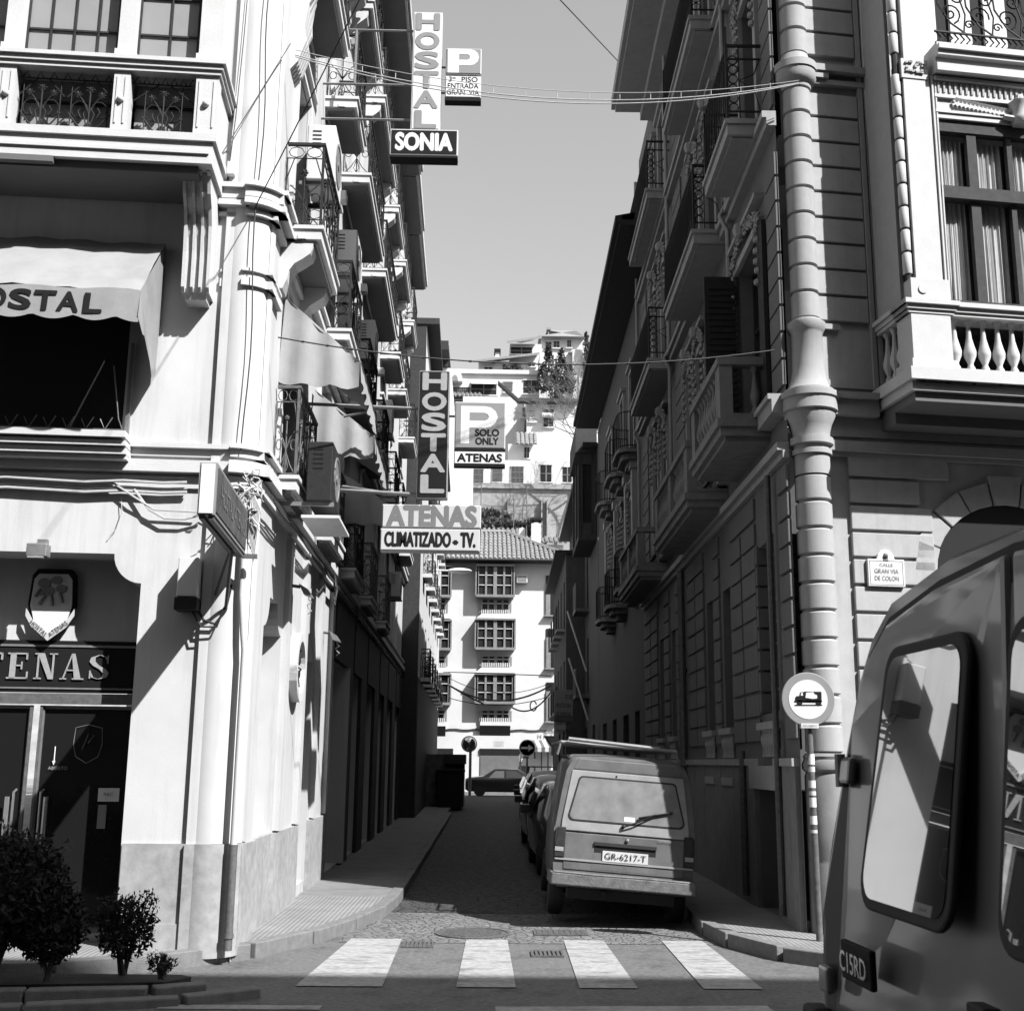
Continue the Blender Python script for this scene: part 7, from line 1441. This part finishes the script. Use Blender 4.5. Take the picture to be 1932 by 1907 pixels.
q = MB(ID); q.box(x0, x1, 139.5, 140, z0 + .1 + (z1 - z0) * .62, z0 + .25 + (z1 - z0) * .62) if False else None
q.box(x0, x1, 139.6, 140.2, z1, z1 + .5); q.build('parapet', 'far_white', A); q = MB(ID); e = rc(z1c, 430, 735, 725, 760, 139); q.add([(e[0], 140, e[3] + .5), (e[1], 140, e[3] + .5), (e[1], 138.6, e[2]), (e[0], 138.6, e[2])], [(0, 1, 2, 3)]); q.build('terrace_awning', 'frame_light', A)
e = rc(z1c, 205, 860, 550, 915, 138); tiled_roof(A, roofT(e[0], 137.2, e[2], radians(26)), 0, e[1] - e[0], 2.4, .5, .16); q = MB(ID); q.box(e[0], e[1], 137.4, 140, e[2] - .5, e[2] - .1); q.build('porch_beam', 'brown_wood', A)
far_house('hillside_house', 'narrow tall white tower wall beside the cypress', 138.5, z1c, (1225, 380, 1308, 1000), [], depth=4, zmin=20)
A, (x0, x1, z0, z1) = far_house('hillside_house', 'white house with small dark windows behind the planted terrace', 146, z1c, (515, 490, 1225, 700), [(583, 557, 675, 620, 'plain'), (800, 526, 872, 605, 'plain'), (1095, 505, 1172, 552, 'plain')], zmin=25)
q = MB(ID); e = rc(z1c, 460, 472, 1225, 500, 145); q.add([(e[0], 144.3, e[2]), (e[1], 144.3, e[2] + 1.2), (e[1], 154, e[2] + 4), (e[0] + 2, 154, e[2] + 3.0), (e[0], 144.3, e[2] - .3), (e[1], 144.3, e[2] + .9)], [(0, 1, 2, 3), (0, 1, 5, 4)]); q.build('roof', 'roof_tile', A)
A2 = thing('terrace_parapet', 'white terrace parapet with square piers in front of the small-windowed house', 'wall', (0, 142, 20), world_built=True); q = MB(ID); e = rc(z1c, 330, 640, 1225, 665, 142); q.box(e[0], e[1], 142, 142.4, e[2] - .4, e[3]); q.build('parapet', 'far_white', A2)
for x_ in (425, 725, 985): e2 = rc(z1c, x_, 590, x_ + 20, 660, 142); q = MB(ID); q.box(e2[0], e2[1], 141.9, 142.5, e2[2], e2[3]); q.build('pier', 'far_white', A2)
A, (x0, x1, z0, z1) = far_house('hillside_house', 'upper white house with one wide dark window band', 152, z1c, (880, 285, 1250, 480), [(893, 325, 1140, 408, 'plain')], zmin=30)
q = MB(ID); e = rc(z1c, 848, 262, 1250, 275, 151); q.add([(e[0], 150.3, e[2]), (e[1], 150.3, e[2] + .8), (e[1] - 1, 156, e[2] + 2.2), (e[0] + 2, 156, e[2] + 1.8), (e[0], 150.3, e[2] - .35), (e[1], 150.3, e[2] + .45)], [(0, 1, 2, 3), (0, 1, 5, 4)]); q.build('roof', 'roof_tile', A)
A, (x0, x1, z0, z1) = far_house('hillside_house', 'topmost white house with a low hipped tile roof and chimney', 158, z1c, (1245, 190, 1750, 420), [(1297, 262, 1363, 335, 'plain'), (1393, 254, 1456, 335, 'plain'), (1550, 243, 1592, 332, 'plain')], zmin=30, depth=9)
q = MB(ID); e0 = at(*z1c(1218, 190), 157); e1 = at(*z1c(1752, 190), 157); zr = at(*z1c(1530, 128), 162).z
q.add([(e0.x, 157, e0.z), (e1.x, 157, e0.z), (e1.x, 168, e0.z), (e0.x, 168, e0.z), (e0.x + 5.5, 162, zr), (e1.x - 5.0, 162, zr)], [(0, 1, 5, 4), (1, 2, 5), (2, 3, 4, 5), (3, 0, 4), (0, 3, 2, 1)]); q.build('roof', 'roof_tile', A)
q = MB(ID); e = rc(z1c, 1310, 100, 1355, 165, 160); q.box(e[0] + .2, e[1] - .2, 160, 161, e[2] - 1, e[3] - .3); q.box(e[0], e[1], 159.8, 161.2, e[3] - .3, e[3]); q.build('chimney', 'roof_tile', A)
q = MB(ID); e = rc(z1c, 1560, 335, 1600, 380, 157.5); q.box(e[0], e[1] + .5, 157.3, 158, e[2], e[3] - .6); q.build('step', 'far_white', A)
far_house('hillside_house', 'low white outbuilding right of the topmost house', 157, z1c, (1610, 350, 1900, 620), [(1730, 500, 1780, 600, 'plain')], zmin=30)
e = rc(z1c, 712, 345, 760, 450, 147); A = thing('chimney', 'white chimney with dark cap standing against the sky', 'chimney', (e[0], 147, e[2] - 2), world_built=True, group='chimneys'); q = MB(ID); q.box(e[0], e[1], 147, 148.3, e[2] - 3, e[3] - .4); q.build('stack', 'far_white', A); q = MB(ID); q.box(e[0] - .15, e[1] + .15, 146.8, 148.5, e[3] - .4, e[3]); q.build('cap', 'lettering_black', A)
e = rc(z1c, 190, 575, 330, 715, 139); A = thing('garden_arch', 'small white humped garden oven on the terrace at the left', 'oven', (e[0], 139, e[2]), world_built=True); q = MB(ID); c_ = (e[0] + e[1]) / 2; hw = (e[1] - e[0]) / 2
q.prism([(c_ + hw * cos(t * pi / 10), e[2] + (e[3] - e[2]) * sin(t * pi / 10)) for t in range(11)], 139, 141, 'y'); q.build('dome', 'far_white', A); q = MB(ID); q.prism([(c_ + hw * .55 * cos(t * pi / 10) - .2, e[2] + (e[3] - e[2]) * .5 * sin(t * pi / 10)) for t in range(11)], 138.95, 139, 'y'); q.build('mouth', 'frame_far', A)
# ---- trees on the hill
def far_crown(q, cen, r, n, size, rd, elong=1.0, taper=0.0):
    for i in range(n):
        z = rd.uniform(-1, 1); rr_ = sqrt(max(0, 1 - z * z)) * (1 - taper * max(0, z)) * rd.uniform(.55, 1.05) * (1 + .22 * sin(z * 9 + 5 * rd.random())); a = rd.random() * 6.283
        c = Vector(cen) + Vector((rr_ * cos(a) * r, rr_ * sin(a) * r, z * r * elong)); d = Vector((rd.gauss(0, 1), rd.gauss(0, 1), rd.gauss(.8, 1))).normalized(); e = d.cross(Vector((rd.gauss(0, 1), rd.gauss(0, 1), rd.gauss(0, 1)))).normalized(); s = size * rd.uniform(.5, 1.4)
        q.add([c - e * s * .4, c + d * s, c + e * s * .4], [(0, 1, 2)])
rd = random.Random(11)
a = at(*z1c(1420, 600), 134); top = at(*z1c(1400, 265), 134).z; bot = at(*z1c(1400, 920), 134).z
A = thing('cypress_tree', 'dense dark cypress tree among the hillside houses', 'tree', (a.x, 134, bot)); q = MB(); q.tube([(0, 0, -3), (0, 0, top - bot - 2)], [.4, .1], 6); q.build('trunk', 'bark', A)
q = MB(); hh = top - bot
for (dx, dz, r_, el) in ((-.12, .50, .13, 2.6), (.10, .40, .14, 2.2), (.24, .34, .10, 2.4), (-.22, .36, .10, 2.6), (-.14, .80, .06, 2.6), (.09, .72, .06, 2.6), (.0, .22, .17, 1.6)): far_crown(q, (dx * hh, 0, dz * hh), r_ * hh, int(5200 * r_), .30, rd, el, .45)
q.build('crown', 'leaf_dark', A, fix=False)
a = at(*z1c(1772, 250), 156); A = thing('cypress_tree', 'slim small cypress right of the topmost house', 'tree', (a.x, 156, a.z - 8)); q = MB(); q.tube([(0, 0, 0), (0, 0, 7)], .1, 5); q.build('trunk', 'bark', A); q = MB(); far_crown(q, (0, 0, 7.2), .45, 400, .3, rd, 4.5, .6); far_crown(q, (.9, 0, 6.2), .7, 300, .3, rd, 1.4, .3); q.build('crown', 'leaf_dark', A, fix=False)
def bare_tree(x, Y2, z, h, seed, label, lean=(0, 0)):
    A = thing('bare_tree', label, 'tree', (x, Y2, z)); rd = random.Random(seed); q = MB(); tw = MB()
    def br(p, d, l, r, lev):
        pts = [p]; 
        for i in range(3): d = (d + Vector((rd.gauss(0, .12), rd.gauss(0, .12), rd.gauss(.02, .08)))).normalized(); p = p + d * l / 3; pts.append(p)
        (q if lev < 2 else tw).tube(pts, [r, r * .9, r * .75, r * .6], 5 if lev < 2 else 3)
        if lev < 6:
            for k_ in range(3 if lev else 4): nd = (d + Vector((rd.gauss(0, .55), rd.gauss(0, .4), rd.gauss(.05, .35)))).normalized(); br(pts[rd.choice((2, 3, 3))], nd, l * rd.uniform(.6, .82), max(.008, r * .6), lev + 1)
    br(Vector((0, 0, 0)), Vector((lean[0], lean[1], 1)).normalized(), h * .28, h * .009, 0); q.build('trunk', 'bark', A, fix=False); tw.build('crown', 'twig', A, fix=False)
a = at(*z1c(1560, 1900), 108); bare_tree(a.x + .5, 108, a.z - 4, 19, 3, 'large bare-branched tree in front of the right hillside houses', (-.05, 0))
a = at(*z1c(1720, 1500), 112); bare_tree(a.x + 1.5, 112, a.z - 6, 20, 8, 'bare-branched tree behind the right-hand roof edge', (-.18, 0))
def far_shrub(r_, Y2, lab, seed, m='leaf_mid', n=2600, s=.45):
    a, b_, c_, d_ = rc(z2c, *r_, Y2); A = thing('hill_shrub', lab, 'shrub', ((a + b_) / 2, Y2, c_), group='shrubs below the retaining wall'); rd = random.Random(seed); q = MB()
    for i in range(6): t = (i + .5) / 6; rr_ = (d_ - c_) * rd.uniform(.4, .62); far_crown(q, ((t - .5) * (b_ - a), 0, (d_ - c_) * rd.uniform(.35, .6)), rr_, n // 6, s, rd, .9)
    q.build('foliage', m, A, fix=False); q = MB(); [q.tube([(((i + .5) / 6 - .5) * (b_ - a), 0, -1.5), (((i + .5) / 6 - .5) * (b_ - a), 0, (d_ - c_) * .4)], .08, 4) for i in range(6)]; q.build('stem', 'bark', A)
far_shrub((480, 480, 800, 700), 98, 'big leafy shrub at the foot of the stone wall left of the chimneys', 1, 'leaf_far', 5000)
far_shrub((640, 600, 1000, 740), 94, 'dark low shrub behind the tiled roof left of the slim chimney', 2, 'leaf_mid', 3600)
far_shrub((1060, 610, 1140, 740), 94, 'small dark shrub between the two chimneys', 3, 'leaf_mid', 1200)
for r_, lab, sd_ in (((870, 555, 985, 600), 'row of pot plants on the white terrace', 4),):
    a, b_, c_, d_ = rc(z1c, *r_, 141.5); A = thing('terrace_plants', lab, 'plant', (a, 141.5, c_), group=None); q = MB(); rd2 = random.Random(6); [far_crown(q, (i * (b_ - a) / 4, 0, .35), .5, 160, .22, rd2) for i in range(5)]; q.build('foliage', 'leaf_mid', A, fix=False)
